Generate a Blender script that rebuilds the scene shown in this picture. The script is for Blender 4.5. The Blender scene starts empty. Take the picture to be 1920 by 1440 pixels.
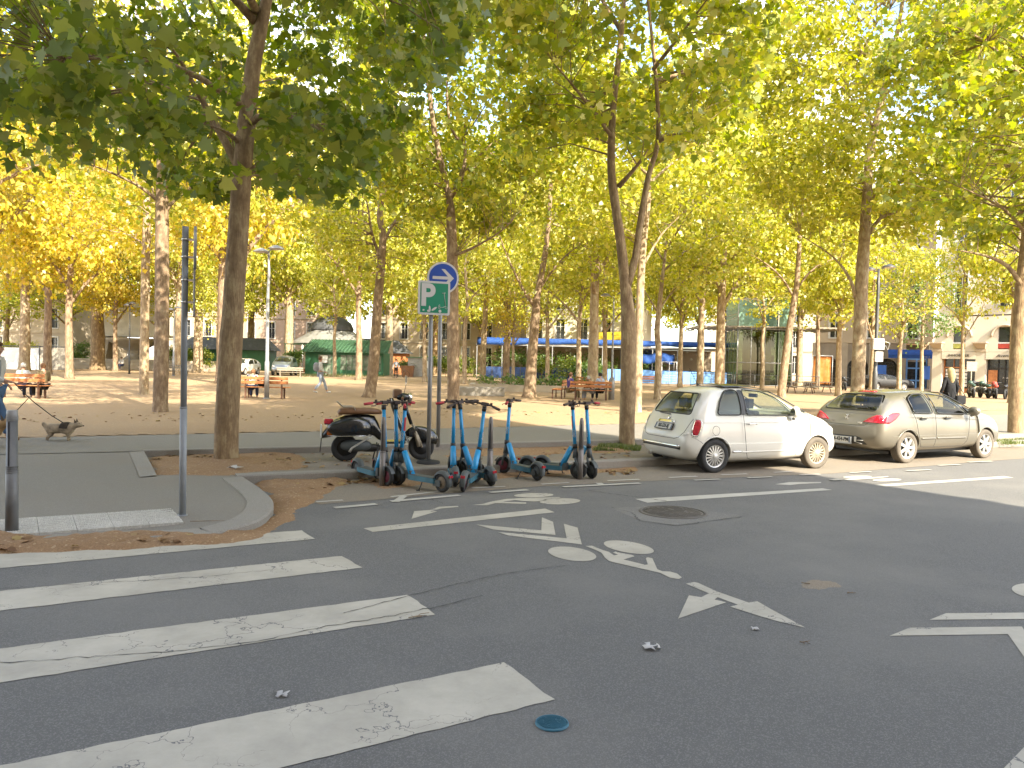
import bpy, bmesh, math, random
import numpy as np
from mathutils import Vector, Matrix, noise
from mathutils.bvhtree import BVHTree
R = math.radians
PI = math.pi
S = bpy.context.scene
col = S.collection
rnd = random.Random(7)

# ---------------------------------------------------------------- camera
CAM_H, FPX, HOR, ROLL = 1.83, 1443.0, 680.0, 0.0225
pitch = math.atan((720 - HOR) / FPX)
cF = Vector((0, math.cos(pitch), -math.sin(pitch)))
cU0 = Vector((0, math.sin(pitch), math.cos(pitch)))
cR0 = Vector((1, 0, 0))
cR = math.cos(ROLL) * cR0 + math.sin(ROLL) * cU0
cU = -math.sin(ROLL) * cR0 + math.cos(ROLL) * cU0
cd = bpy.data.cameras.new('camera')
cam = bpy.data.objects.new('camera', cd)
col.objects.link(cam)
cam.matrix_world = Matrix((
    (cR.x, cU.x, -cF.x, 0), (cR.y, cU.y, -cF.y, 0), (cR.z, cU.z, -cF.z, CAM_H), (0, 0, 0, 1)))
cd.sensor_width = 36
cd.lens = 36 * FPX / 1920
cd.clip_start = 0.05
cd.clip_end = 3000
S.camera = cam

def G(u, v, z=0.0):
    """where the sight line through photo point (u, v) meets the level z"""
    d = cF + cR * ((u - 960) / FPX) - cU * ((v - 720) / FPX)
    t = (z - CAM_H) / d.z
    return Vector((d.x * t, d.y * t, z))

def at(u, Y, z=0.0):
    """ground position seen at column u (measured at the horizon) at forward distance Y"""
    return Vector(((u - 960) / FPX * Y, Y, z))

# ---------------------------------------------------------------- light
SUN_EL = R(36)
sun_from = Vector((0.56 * math.cos(SUN_EL), -0.829 * math.cos(SUN_EL), math.sin(SUN_EL))).normalized()
ld = bpy.data.lights.new('sun', 'SUN')
ld.energy = 3.8
ld.angle = R(0.53)
ld.color = (1.0, 0.91, 0.74)
lo = bpy.data.objects.new('sun', ld)
lo.rotation_euler = sun_from.to_track_quat('Z', 'Y').to_euler()
col.objects.link(lo)
W = bpy.data.worlds.new('World')
S.world = W
W.use_nodes = True
nt = W.node_tree
nt.nodes.clear()
sky = nt.nodes.new('ShaderNodeTexSky')
sky.sky_type = 'NISHITA'
sky.sun_disc = False
sky.sun_elevation = SUN_EL
sky.sun_rotation = math.atan2(sun_from.x, sun_from.y)
sky.air_density = 1.0
sky.dust_density = 1.5
bg = nt.nodes.new('ShaderNodeBackground')
bg.inputs[1].default_value = 0.15
tc = nt.nodes.new('ShaderNodeTexCoord')
ns = nt.nodes.new('ShaderNodeTexNoise')
ns.inputs['Scale'].default_value = 2.6
ns.inputs['Detail'].default_value = 7
ns.inputs['Roughness'].default_value = 0.55
rp = nt.nodes.new('ShaderNodeValToRGB')
rp.color_ramp.elements[0].position = 0.47
rp.color_ramp.elements[1].position = 0.60
mx = nt.nodes.new('ShaderNodeMixRGB')
mx.inputs[2].default_value = (6.6, 6.3, 5.8, 1)
out = nt.nodes.new('ShaderNodeOutputWorld')
nt.links.new(tc.outputs['Generated'], ns.inputs['Vector'])
nt.links.new(ns.outputs['Fac'], rp.inputs[0])
nt.links.new(rp.outputs[0], mx.inputs[0])
nt.links.new(sky.outputs[0], mx.inputs[1])
nt.links.new(mx.outputs[0], bg.inputs[0])
nt.links.new(bg.outputs[0], out.inputs[0])
vs = S.view_settings
vs.view_transform = 'Standard'
vs.look = 'None'
vs.exposure = 2.15
vs.gamma = 1
vs.use_curve_mapping = False
S.cycles.use_denoising = True
S.cycles.max_bounces = 7
S.cycles.diffuse_bounces = 4
S.cycles.glossy_bounces = 3
S.cycles.transmission_bounces = 5
S.cycles.transparent_max_bounces = 10
S.cycles.caustics_reflective = False
S.cycles.caustics_refractive = False
S.cycles.sample_clamp_indirect = 6
S.cycles.use_adaptive_sampling = True

# ---------------------------------------------------------------- materials
def NT(name):
    m = bpy.data.materials.new(name)
    m.use_nodes = True
    t = m.node_tree
    b = t.nodes['Principled BSDF']
    return m, t, b

def addn(t, kind, **kw):
    n = t.nodes.new(kind)
    for k, v in kw.items():
        if k.startswith('i_'):
            k2 = k[2:]
            n.inputs[int(k2) if k2.isdigit() else k2.replace('_', ' ')].default_value = v
        else:
            setattr(n, k, v)
    return n

def mat(name, c, rough=0.6, metal=0.0, var=0.12, scale=6.0, bump=0.0, bscale=40.0, coat=0.0, spec=0.5, c2=None, alpha=None, trans=0.0):
    """a painted / mineral / metal surface: base colour wandering between two tones, optional grain"""
    m, t, b = NT(name)
    co = addn(t, 'ShaderNodeTexCoord')
    n = addn(t, 'ShaderNodeTexNoise', i_Scale=scale, i_Detail=5.0)
    t.links.new(co.outputs['Object'], n.inputs['Vector'])
    r = addn(t, 'ShaderNodeValToRGB')
    if c2 is None:
        c2 = tuple(x * (1 - var * 2) for x in c)
    r.color_ramp.elements[0].color = (*c2, 1)
    r.color_ramp.elements[1].color = (*c, 1)
    r.color_ramp.elements[0].position = 0.3
    r.color_ramp.elements[1].position = 0.65
    t.links.new(n.outputs['Fac'], r.inputs[0])
    t.links.new(r.outputs[0], b.inputs['Base Color'])
    b.inputs['Roughness'].default_value = rough
    b.inputs['Metallic'].default_value = metal
    b.inputs['Specular IOR Level'].default_value = spec
    b.inputs['Coat Weight'].default_value = coat
    b.inputs['Coat Roughness'].default_value = 0.06
    if trans:
        b.inputs['Transmission Weight'].default_value = trans
    if bump:
        n2 = addn(t, 'ShaderNodeTexNoise', i_Scale=bscale, i_Detail=4.0)
        t.links.new(co.outputs['Object'], n2.inputs['Vector'])
        bp = addn(t, 'ShaderNodeBump', i_Strength=bump, i_Distance=0.02)
        t.links.new(n2.outputs['Fac'], bp.inputs['Height'])
        t.links.new(bp.outputs[0], b.inputs['Normal'])
    return m

def ground_mat(name, c_lo, c_hi, c_speck, grain=160.0, patch=0.5, bump=0.4, speck=0.62, rough=0.9, patch_c=None, patch_lo=0.5, bdist=0.01):
    """asphalt, concrete, trodden earth: fine aggregate plus broad blotches"""
    m, t, b = NT(name)
    co = addn(t, 'ShaderNodeTexCoord')
    L = t.links.new
    fine = addn(t, 'ShaderNodeTexNoise', i_Scale=grain, i_Detail=3.0, i_Roughness=0.7)
    broad = addn(t, 'ShaderNodeTexNoise', i_Scale=patch, i_Detail=7.0, i_Roughness=0.6)
    vor = addn(t, 'ShaderNodeTexVoronoi', i_Scale=grain * 0.8)
    for n in (fine, broad, vor):
        L(co.outputs['Object'], n.inputs['Vector'])
    r = addn(t, 'ShaderNodeValToRGB')
    r.color_ramp.elements[0].color = (*c_lo, 1); r.color_ramp.elements[0].position = 0.3
    r.color_ramp.elements[1].color = (*c_hi, 1); r.color_ramp.elements[1].position = 0.7
    L(fine.outputs['Fac'], r.inputs[0])
    r2 = addn(t, 'ShaderNodeValToRGB')
    r2.color_ramp.elements[0].position = speck
    r2.color_ramp.elements[1].position = speck + 0.1
    L(vor.outputs['Color'], r2.inputs[0])
    m1 = addn(t, 'ShaderNodeMixRGB'); m1.inputs[2].default_value = (*c_speck, 1)
    L(r2.outputs[0], m1.inputs[0]); L(r.outputs[0], m1.inputs[1])
    r3 = addn(t, 'ShaderNodeValToRGB')
    r3.color_ramp.elements[0].position = patch_lo; r3.color_ramp.elements[1].position = patch_lo + 0.22
    L(broad.outputs['Fac'], r3.inputs[0])
    m2 = addn(t, 'ShaderNodeMixRGB')
    pc = patch_c or tuple(x * 1.25 for x in c_hi)
    m2.inputs[2].default_value = (*pc, 1)
    ml = addn(t, 'ShaderNodeMath', operation='MULTIPLY'); ml.inputs[1].default_value = 0.55
    L(r3.outputs[0], ml.inputs[0]); L(ml.outputs[0], m2.inputs[0]); L(m1.outputs[0], m2.inputs[1])
    L(m2.outputs[0], b.inputs['Base Color'])
    bp = addn(t, 'ShaderNodeBump', i_Strength=bump, i_Distance=bdist)
    L(fine.outputs['Fac'], bp.inputs['Height']); L(bp.outputs[0], b.inputs['Normal'])
    b.inputs['Roughness'].default_value = rough
    b.inputs['Specular IOR Level'].default_value = 0.3
    return m

def paint_mark_mat(name, c, wear=0.42, crack=True):
    """thermoplastic road paint, worn and cracked so the asphalt shows through"""
    m, t, b = NT(name)
    co = addn(t, 'ShaderNodeTexCoord'); L = t.links.new
    n = addn(t, 'ShaderNodeTexNoise', i_Scale=3.0, i_Detail=12.0, i_Roughness=0.75)
    L(co.outputs['Object'], n.inputs['Vector'])
    r = addn(t, 'ShaderNodeValToRGB')
    r.color_ramp.elements[0].position = wear - 0.16; r.color_ramp.elements[1].position = wear - 0.11
    r.color_ramp.elements[0].color = (0, 0, 0, 1)
    L(n.outputs['Fac'], r.inputs[0])
    fac = r.outputs[0]
    if crack:
        wn = addn(t, 'ShaderNodeTexNoise', i_Scale=6.0, i_Detail=4.0)
        L(co.outputs['Object'], wn.inputs['Vector'])
        mixv = addn(t, 'ShaderNodeMixRGB'); mixv.inputs[0].default_value = 0.28
        L(co.outputs['Object'], mixv.inputs[1]); L(wn.outputs['Color'], mixv.inputs[2])
        v = addn(t, 'ShaderNodeTexVoronoi', feature='DISTANCE_TO_EDGE', i_Scale=3.2)
        L(mixv.outputs[0], v.inputs['Vector'])
        n3 = addn(t, 'ShaderNodeTexNoise', i_Scale=1.3, i_Detail=3.0)
        L(co.outputs['Object'], n3.inputs['Vector'])
        mr = addn(t, 'ShaderNodeMapRange'); mr.inputs[1].default_value = 0.4; mr.inputs[2].default_value = 0.75
        mr.inputs[3].default_value = 0.0; mr.inputs[4].default_value = 0.016
        L(n3.outputs['Fac'], mr.inputs[0])
        gt = addn(t, 'ShaderNodeMath', operation='GREATER_THAN')
        L(v.outputs['Distance'], gt.inputs[0]); L(mr.outputs[0], gt.inputs[1])
        mu = addn(t, 'ShaderNodeMath', operation='MULTIPLY')
        L(gt.outputs[0], mu.inputs[0]); L(fac, mu.inputs[1]); fac = mu.outputs[0]
    n4 = addn(t, 'ShaderNodeTexNoise', i_Scale=1.7, i_Detail=8.0, i_Roughness=0.7)
    L(co.outputs['Object'], n4.inputs['Vector'])
    r4 = addn(t, 'ShaderNodeValToRGB')
    r4.color_ramp.elements[0].color = (*[x * 0.74 for x in c], 1); r4.color_ramp.elements[0].position = 0.35
    r4.color_ramp.elements[1].color = (*c, 1); r4.color_ramp.elements[1].position = 0.65
    L(n4.outputs['Fac'], r4.inputs[0])
    m2 = addn(t, 'ShaderNodeMixRGB'); m2.inputs[1].default_value = (0.13, 0.127, 0.123, 1)
    L(fac, m2.inputs[0]); L(r4.outputs[0], m2.inputs[2])
    L(m2.outputs[0], b.inputs['Base Color'])
    gn = addn(t, 'ShaderNodeTexNoise', i_Scale=120.0, i_Detail=2.0)
    L(co.outputs['Object'], gn.inputs['Vector'])
    bp = addn(t, 'ShaderNodeBump', i_Strength=0.25, i_Distance=0.006)
    L(gn.outputs['Fac'], bp.inputs['Height']); L(bp.outputs[0], b.inputs['Normal'])
    b.inputs['Roughness'].default_value = 0.75
    return m

def leaf_mat(name, cols, trans=0.5):
    m = bpy.data.materials.new(name); m.use_nodes = True
    t = m.node_tree; t.nodes.clear(); L = t.links.new
    g = addn(t, 'ShaderNodeNewGeometry')
    r = addn(t, 'ShaderNodeValToRGB')
    els = r.color_ramp.elements
    while len(els) < len(cols): els.new(0.5)
    for i, c in enumerate(cols):
        els[i].position = i / (len(cols) - 1) * 0.96
        els[i].color = (*c, 1)
    L(g.outputs['Random Per Island'], r.inputs[0])
    d = addn(t, 'ShaderNodeBsdfDiffuse')
    tr = addn(t, 'ShaderNodeBsdfTranslucent')
    gl = addn(t, 'ShaderNodeBsdfGlossy', i_Roughness=0.45)
    gl.inputs[0].default_value = (1, 1, 1, 1)
    mxs = addn(t, 'ShaderNodeMixShader'); mxs.inputs[0].default_value = trans
    mx2 = addn(t, 'ShaderNodeMixShader'); mx2.inputs[0].default_value = 0.05
    hsv = addn(t, 'ShaderNodeHueSaturation', i_Saturation=1.1, i_Value=1.5)
    L(r.outputs[0], d.inputs[0]); L(r.outputs[0], hsv.inputs['Color']); L(hsv.outputs[0], tr.inputs[0])
    L(d.outputs[0], mxs.inputs[1]); L(tr.outputs[0], mxs.inputs[2])
    L(mxs.outputs[0], mx2.inputs[1]); L(gl.outputs[0], mx2.inputs[2])
    o = addn(t, 'ShaderNodeOutputMaterial'); L(mx2.outputs[0], o.inputs[0])
    return m

def bark_mat(name, c1, c2, c3):
    """plane bark: flaking plates of two or three tones, rough vertical grain"""
    m, t, b = NT(name); L = t.links.new
    co = addn(t, 'ShaderNodeTexCoord')
    mp = addn(t, 'ShaderNodeMapping'); mp.inputs['Scale'].default_value = (1, 1, 0.45)
    L(co.outputs['Object'], mp.inputs[0])
    n = addn(t, 'ShaderNodeTexNoise', i_Scale=9.0, i_Detail=9.0, i_Roughness=0.65)
    L(mp.outputs[0], n.inputs['Vector'])
    r = addn(t, 'ShaderNodeValToRGB')
    r.color_ramp.elements.new(0.5)
    for e, p, c in zip(r.color_ramp.elements, (0.34, 0.52, 0.62), (c1, c2, c3)):
        e.position = p; e.color = (*c, 1)
    L(n.outputs['Fac'], r.inputs[0]); L(r.outputs[0], b.inputs['Base Color'])
    mp2 = addn(t, 'ShaderNodeMapping'); mp2.inputs['Scale'].default_value = (1, 1, 0.15)
    L(co.outputs['Object'], mp2.inputs[0])
    n2 = addn(t, 'ShaderNodeTexNoise', i_Scale=45.0, i_Detail=5.0); L(mp2.outputs[0], n2.inputs['Vector'])
    bp = addn(t, 'ShaderNodeBump', i_Strength=0.7, i_Distance=0.03)
    L(n2.outputs['Fac'], bp.inputs['Height']); L(bp.outputs[0], b.inputs['Normal'])
    b.inputs['Roughness'].default_value = 0.9
    return m

def glass_mat(name, tint=(0.8, 0.86, 0.84), dark=0.5):
    """thin window glass: part clear, part mirror"""
    m = bpy.data.materials.new(name); m.use_nodes = True
    t = m.node_tree; t.nodes.clear(); L = t.links.new
    tr = addn(t, 'ShaderNodeBsdfTransparent'); tr.inputs[0].default_value = (*[x * dark for x in tint], 1)
    gl = addn(t, 'ShaderNodeBsdfGlossy', i_Roughness=0.02); gl.inputs[0].default_value = (1, 1, 1, 1)
    lw = addn(t, 'ShaderNodeLayerWeight', i_Blend=0.5)
    fr = addn(t, 'ShaderNodeMath', operation='POWER'); fr.inputs[1].default_value = 5.0; L(lw.outputs['Facing'], fr.inputs[0])
    mr = addn(t, 'ShaderNodeMath', operation='MULTIPLY_ADD'); mr.inputs[1].default_value = 0.6; mr.inputs[2].default_value = 0.035
    mxs = addn(t, 'ShaderNodeMixShader')
    L(fr.outputs[0], mr.inputs[0]); L(mr.outputs[0], mxs.inputs[0]); L(tr.outputs[0], mxs.inputs[1]); L(gl.outputs[0], mxs.inputs[2])
    o = addn(t, 'ShaderNodeOutputMaterial'); L(mxs.outputs[0], o.inputs[0])
    return m

M = {}
M['asphalt'] = ground_mat('asphalt', (0.106, 0.103, 0.097), (0.144, 0.140, 0.132), (0.178, 0.172, 0.162), grain=190, patch=0.45, bump=0.6, patch_lo=0.46, patch_c=(0.205, 0.195, 0.175))
M['asphalt_worn'] = ground_mat('asphalt_worn', (0.16, 0.138, 0.108), (0.215, 0.184, 0.143), (0.25, 0.215, 0.17), grain=170, patch=0.6, bump=0.4, patch_c=(0.25, 0.18, 0.115), patch_lo=0.48)
M['pavement'] = ground_mat('pavement', (0.178, 0.163, 0.136), (0.218, 0.20, 0.170), (0.235, 0.217, 0.187), grain=190, patch=0.7, bump=0.25, patch_c=(0.21, 0.18, 0.145))
M['kerb'] = ground_mat('kerb_stone', (0.21, 0.193, 0.165), (0.265, 0.245, 0.212), (0.285, 0.265, 0.235), grain=190, patch=2.0, bump=0.3, patch_c=(0.25, 0.21, 0.17))
M['dirt'] = ground_mat('dirt', (0.22, 0.132, 0.066), (0.34, 0.21, 0.115), (0.42, 0.30, 0.18), grain=60, patch=1.6, bump=0.9, patch_c=(0.34, 0.225, 0.125), speck=0.8, bdist=0.02)
M['gravel'] = ground_mat('park_gravel', (0.27, 0.182, 0.105), (0.365, 0.258, 0.152), (0.42, 0.31, 0.19), grain=50, patch=0.22, bump=0.5, patch_c=(0.30, 0.19, 0.105), speck=0.8, bdist=0.02)
M['mark'] = paint_mark_mat('road_paint', (0.44, 0.405, 0.335), wear=0.47)
M['mark2'] = paint_mark_mat('road_paint_fresh', (0.45, 0.425, 0.37), wear=0.38, crack=False)
M['tactile'] = ground_mat('tactile_slab', (0.38, 0.36, 0.32), (0.47, 0.45, 0.40), (0.52, 0.50, 0.45), grain=90, patch=3, bump=0.3)
M['patch'] = ground_mat('asphalt_patch', (0.125, 0.118, 0.108), (0.17, 0.162, 0.15), (0.22, 0.21, 0.19), grain=170, patch=0.6, bump=0.5)
M['iron'] = mat('cast_iron', (0.13, 0.115, 0.10), rough=0.7, metal=0.3, bump=0.4)
M['bluecover'] = mat('blue_cover_paint', (0.035, 0.14, 0.20), rough=0.6, bump=0.3)
M['crack'] = mat('tar_crack', (0.03, 0.03, 0.032), rough=0.95)

# ---------------------------------------------------------------- mesh helpers
def link(name, me, m=None, parent=None, smooth=False):
    o = bpy.data.objects.new(name, me)
    col.objects.link(o)
    if m is not None and not me.materials:
        for q in (m if isinstance(m, (list, tuple)) else [m]):
            me.materials.append(q)
    if parent is not None:
        o.parent = parent
    if smooth:
        me.shade_smooth()
    return o

def from_bm(name, bm, m=None, parent=None, smooth=False):
    me = bpy.data.meshes.new(name)
    bm.normal_update()
    bm.to_mesh(me); bm.free()
    return link(name, me, m, parent, smooth)

def tag(o, label=None, cat=None, group=None, kind=None):
    if label: o['label'] = label
    if cat: o['category'] = cat
    if group: o['group'] = group
    if kind: o['kind'] = kind
    return o

def empty(name, loc=(0, 0, 0), rz=0.0, label=None, cat=None, group=None, rot=None):
    o = bpy.data.objects.new(name, None)
    col.objects.link(o)
    o.location = loc
    o.rotation_euler = rot or (0, 0, rz)
    o.empty_display_size = 0.2
    return tag(o, label, cat, group)

kids = {}
def copy_tree(o, parent=None):
    c = o.copy(); col.objects.link(c)
    if parent is not None: c.parent = parent
    for ch in [x for x in bpy.data.objects if x.parent == o and x != c]:
        copy_tree(ch, c)
    return c

def box(bm, x0, x1, y0, y1, z0, z1, mi=0):
    v = [bm.verts.new(p) for p in ((x0, y0, z0), (x1, y0, z0), (x1, y1, z0), (x0, y1, z0), (x0, y0, z1), (x1, y0, z1), (x1, y1, z1), (x0, y1, z1))]
    for f in ((0, 3, 2, 1), (4, 5, 6, 7), (0, 1, 5, 4), (1, 2, 6, 5), (2, 3, 7, 6), (3, 0, 4, 7)):
        bm.faces.new([v[i] for i in f]).material_index = mi
    return v

def tube(bm, pts, rad, n=8, caps=True, mi=0):
    """a round bar through pts, radius per point"""
    pts = [Vector(p) for p in pts]
    if not isinstance(rad, (list, tuple)): rad = [rad] * len(pts)
    rings = []
    up = None
    for i, p in enumerate(pts):
        d = (pts[min(i + 1, len(pts) - 1)] - pts[max(i - 1, 0)])
        if d.length < 1e-9: d = Vector((0, 0, 1))
        d.normalize()
        if up is None:
            up = Vector((0, 0, 1)) if abs(d.z) < 0.9 else Vector((1, 0, 0))
        a = d.cross(up)
        if a.length < 1e-6: a = d.cross(Vector((1, 0, 0)))
        a.normalize(); b = a.cross(d).normalized(); up = b
        rings.append([bm.verts.new(p + (a * math.cos(2 * PI * k / n) + b * math.sin(2 * PI * k / n)) * rad[i]) for k in range(n)])
    for i in range(len(rings) - 1):
        for k in range(n):
            f = bm.faces.new((rings[i][k], rings[i + 1][k], rings[i + 1][(k + 1) % n], rings[i][(k + 1) % n]))
            f.smooth = True; f.material_index = mi
    if caps and len(rings) > 1:
        bm.faces.new(rings[0]).material_index = mi
        bm.faces.new(rings[-1][::-1]).material_index = mi
    return rings

def lathe(bm, prof, n=24, mat4=None, mi=0, a0=0.0, a1=2 * PI):
    """spin profile [(r, z)] round the z axis"""
    full = abs(a1 - a0 - 2 * PI) < 1e-6
    cnt = n if full else n + 1
    rings = []
    for r, z in prof:
        ring = []
        if r < 1e-6:
            v = bm.verts.new((0, 0, z)); ring = [v] * cnt
        else:
            ring = [bm.verts.new((r * math.cos(a0 + (a1 - a0) * k / n), r * math.sin(a0 + (a1 - a0) * k / n), z)) for k in range(cnt)]
        rings.append(ring)
    for i in range(len(rings) - 1):
        for k in range(n):
            k2 = (k + 1) % cnt
            vs_ = [rings[i][k], rings[i][k2], rings[i + 1][k2], rings[i + 1][k]]
            u = []
            for v in vs_:
                if v not in u: u.append(v)
            if len(u) > 2:
                try:
                    f = bm.faces.new(u); f.smooth = True; f.material_index = mi
                except ValueError:
                    pass
    if mat4 is not None:
        allv = set(v for r in rings for v in r)
        bmesh.ops.transform(bm, matrix=mat4, verts=list(allv))
    return rings

def prism(bm, poly, z0, z1, mi=0):
    """extrude an outline [(x, y)] from z0 to z1"""
    a = [bm.verts.new((x, y, z0)) for x, y in poly]
    b = [bm.verts.new((x, y, z1)) for x, y in poly]
    n = len(poly)
    fs = [bm.faces.new(b), bm.faces.new(a[::-1])]
    for i in range(n):
        fs.append(bm.faces.new((a[i], a[(i + 1) % n], b[(i + 1) % n], b[i])))
    for f in fs: f.material_index = mi
    return a + b

def xform(bm, verts, mtx):
    bmesh.ops.transform(bm, matrix=mtx, verts=list(verts))

def bevel_all(bm, w, seg=2):
    bmesh.ops.bevel(bm, geom=list(bm.edges), offset=w, segments=seg, affect='EDGES', profile=0.6)

def flat(name, pts, z, m, parent=None):
    """a thin level sheet with the outline pts (already in world metres)"""
    bm = bmesh.new()
    vs_ = [bm.verts.new((p[0], p[1], z)) for p in pts]
    f = bm.faces.new(vs_)
    if f.normal.z < 0: pass
    bm.normal_update()
    if f.normal.z < 0: bmesh.ops.reverse_faces(bm, faces=[f])
    bmesh.ops.triangulate(bm, faces=list(bm.faces))
    return from_bm(name, bm, m, parent)

def inside(p, poly):
    x, y = p[0], p[1]; c = False; n = len(poly); j = n - 1
    for i in range(n):
        xi, yi = poly[i][0], poly[i][1]; xj, yj = poly[j][0], poly[j][1]
        if (yi > y) != (yj > y) and x < (xj - xi) * (y - yi) / (yj - yi) + xi: c = not c
        j = i
    return c

def edge_dist(p, poly):
    best = 1e9; n = len(poly)
    for i in range(n):
        ax, ay = poly[i][0], poly[i][1]; bx, by = poly[(i + 1) % n][0], poly[(i + 1) % n][1]
        dx, dy = bx - ax, by - ay; l2 = dx * dx + dy * dy or 1e-9
        t = max(0, min(1, ((p[0] - ax) * dx + (p[1] - ay) * dy) / l2))
        best = min(best, math.hypot(p[0] - ax - dx * t, p[1] - ay - dy * t))
    return best

def mound(name, poly, zb, h, m, cell=0.07, parent=None, fade=0.35, seed=0, rough=1.0):
    """loose earth spilled over a surface: thins out to nothing at a ragged edge"""
    xs = [p[0] for p in poly]; ys = [p[1] for p in poly]
    nx = int((max(xs) - min(xs)) / cell) + 3; ny = int((max(ys) - min(ys)) / cell) + 3
    bm = bmesh.new(); g = {}
    for i in range(nx):
        for j in range(ny):
            x = min(xs) + (i - 1) * cell; y = min(ys) + (j - 1) * cell
            w = noise.noise(Vector((x * 2.1, y * 2.1, seed))) * 0.12 + noise.noise(Vector((x * 6, y * 6, seed + 5))) * 0.06
            d = edge_dist((x, y), poly) * (1 if inside((x, y), poly) else -1) + w
            if d < -0.12: continue
            k = max(0, min(1, d / fade))
            nz = 0.55 + 0.9 * noise.noise(Vector((x * 1.7, y * 1.7, seed + 9))) + 0.35 * rough * noise.noise(Vector((x * 9, y * 9, seed + 3)))
            z = zb + (-0.006 if d < 0 else 0.001 + h * min(1, k * 1.5) * max(0.12, nz))
            g[i, j] = bm.verts.new((x, y, z))
    for (i, j), v in list(g.items()):
        if all(q in g for q in ((i + 1, j), (i, j + 1), (i + 1, j + 1))):
            bm.faces.new((v, g[i + 1, j], g[i + 1, j + 1], g[i, j + 1])).smooth = True
    return from_bm(name, bm, m, parent)

def strip(name, line, w, z0, z1, m, parent=None, side=1, seg=None):
    """a kerb of width w running along line (world xy, optional z), top at z1 (or per-point)"""
    bm = bmesh.new()
    pts = [Vector((p[0], p[1], 0)) for p in line]
    zt = z1 if isinstance(z1, (list, tuple)) else [z1] * len(pts)
    rows = []
    for i, p in enumerate(pts):
        d = (pts[min(i + 1, len(pts) - 1)] - pts[max(0, i - 1)]).normalized()
        nrm = Vector((-d.y, d.x, 0)) * side
        q = p + nrm * w
        b = 0.02
        rows.append([bm.verts.new((p.x, p.y, z0)), bm.verts.new((p.x, p.y, zt[i] - b)), bm.verts.new((p.x + nrm.x * b, p.y + nrm.y * b, zt[i])),
                     bm.verts.new((q.x, q.y, zt[i])), bm.verts.new((q.x, q.y, z0))])
    for i in range(len(rows) - 1):
        for k in range(4):
            bm.faces.new((rows[i][k], rows[i + 1][k], rows[i + 1][k + 1], rows[i][k + 1]))
    bm.faces.new(rows[0]); bm.faces.new(rows[-1][::-1])
    bmesh.ops.recalc_face_normals(bm, faces=list(bm.faces))
    return from_bm(name, bm, m, parent)
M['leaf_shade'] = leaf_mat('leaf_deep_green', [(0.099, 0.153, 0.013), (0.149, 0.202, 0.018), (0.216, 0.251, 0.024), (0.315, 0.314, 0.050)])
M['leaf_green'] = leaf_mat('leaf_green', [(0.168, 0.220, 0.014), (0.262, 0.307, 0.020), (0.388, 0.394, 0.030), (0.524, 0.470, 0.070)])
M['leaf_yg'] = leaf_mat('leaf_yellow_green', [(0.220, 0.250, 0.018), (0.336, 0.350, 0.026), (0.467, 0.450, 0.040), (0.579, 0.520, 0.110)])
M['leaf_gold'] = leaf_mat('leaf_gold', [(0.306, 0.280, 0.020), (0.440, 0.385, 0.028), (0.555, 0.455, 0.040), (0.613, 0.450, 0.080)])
M['leaf_fresh'] = leaf_mat('leaf_fresh_green', [(0.06, 0.12, 0.02), (0.11, 0.18, 0.03), (0.16, 0.22, 0.04)])
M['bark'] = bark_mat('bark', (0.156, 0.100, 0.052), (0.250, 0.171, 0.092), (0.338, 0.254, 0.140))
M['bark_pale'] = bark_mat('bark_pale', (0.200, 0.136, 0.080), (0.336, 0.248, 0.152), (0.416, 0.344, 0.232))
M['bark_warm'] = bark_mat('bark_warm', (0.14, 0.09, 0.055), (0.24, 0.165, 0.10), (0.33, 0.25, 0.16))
# ================================================================ SETTING: ground, road, kerbs
ra = Vector((math.sin(R(63)), math.cos(R(63)), 0))      # along the road
rn = Vector((-ra.y, ra.x, 0))                            # across it, away from the camera

tag(flat('ground', [(-700, -500), (700, -500), (700, 900), (-700, 900)], -0.06, M['gravel']), kind='structure')
K1a = G(444, 892, .13); K1b = G(1200, 862, .13); K1c = G(1918, 827, .13)
K1d = K1c + (K1c - K1b).normalized() * 70
K2a = G(268, 846, .21); K2b = G(1180, 826, .21); K2c = G(1912, 815, .21)
K2d = K2c + (K2c - K2b).normalized() * 70
road_o = flat('road', [(-60, -26), (90, 45), K1d[:2], K1c[:2], K1b[:2], K1a[:2], (-4.0, 10.6), (-8.6, 6.75), (-62, -18)], 0.0, M['asphalt'])
tag(road_o, kind='structure')

def px(poly, z=0.0): return [G(u, v, z)[:2] for u, v in poly]

# parking bay: paler, dusty old asphalt between the kerb and the bay line
tag(flat('parking_bay_surface', px([(560, 935), (620, 905), (700, 893)]) + [K1b[:2], K1c[:2], K1d[:2]] +
     [(K1d - rn * 2.2)[:2]] + px([(1890, 862), (1560, 888), (1200, 903), (1000, 913), (820, 927), (700, 938), (600, 946)]), 0.004, M['asphalt_worn']), kind='structure')

# pavement at the corner (slopes down to the crossing) and the path along the park
outer = [(458, 894, .13), (487.6, 913.6, .125), (507, 930, .12), (513, 941, .115), (511, 952, .11), (504, 962, .105), (484, 975, .095), (460, 983, .085), (413, 996, .06), (387, 1001, .05), (300, 1006, .035), (178, 1008, .03), (0, 1013, .03)]
OW = [G(u, v, z) for u, v, z in outer]
far_l = OW[-1] + (OW[-1] - OW[-2]).normalized() * 30
OWx = OW + [far_l]
def smooth_line(pts, n=4):
    res = []
    for i in range(len(pts) - 1):
        p0 = pts[max(i - 1, 0)]; p1 = pts[i]; p2 = pts[i + 1]; p3 = pts[min(i + 2, len(pts) - 1)]
        for k in range(n):
            t = k / n
            res.append(0.5 * ((2 * p1) + (p2 - p0) * t + (2 * p0 - 5 * p1 + 4 * p2 - p3) * t * t + (3 * p1 - p0 - 3 * p2 + p3) * t ** 3))
    res.append(pts[-1]); return res
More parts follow.
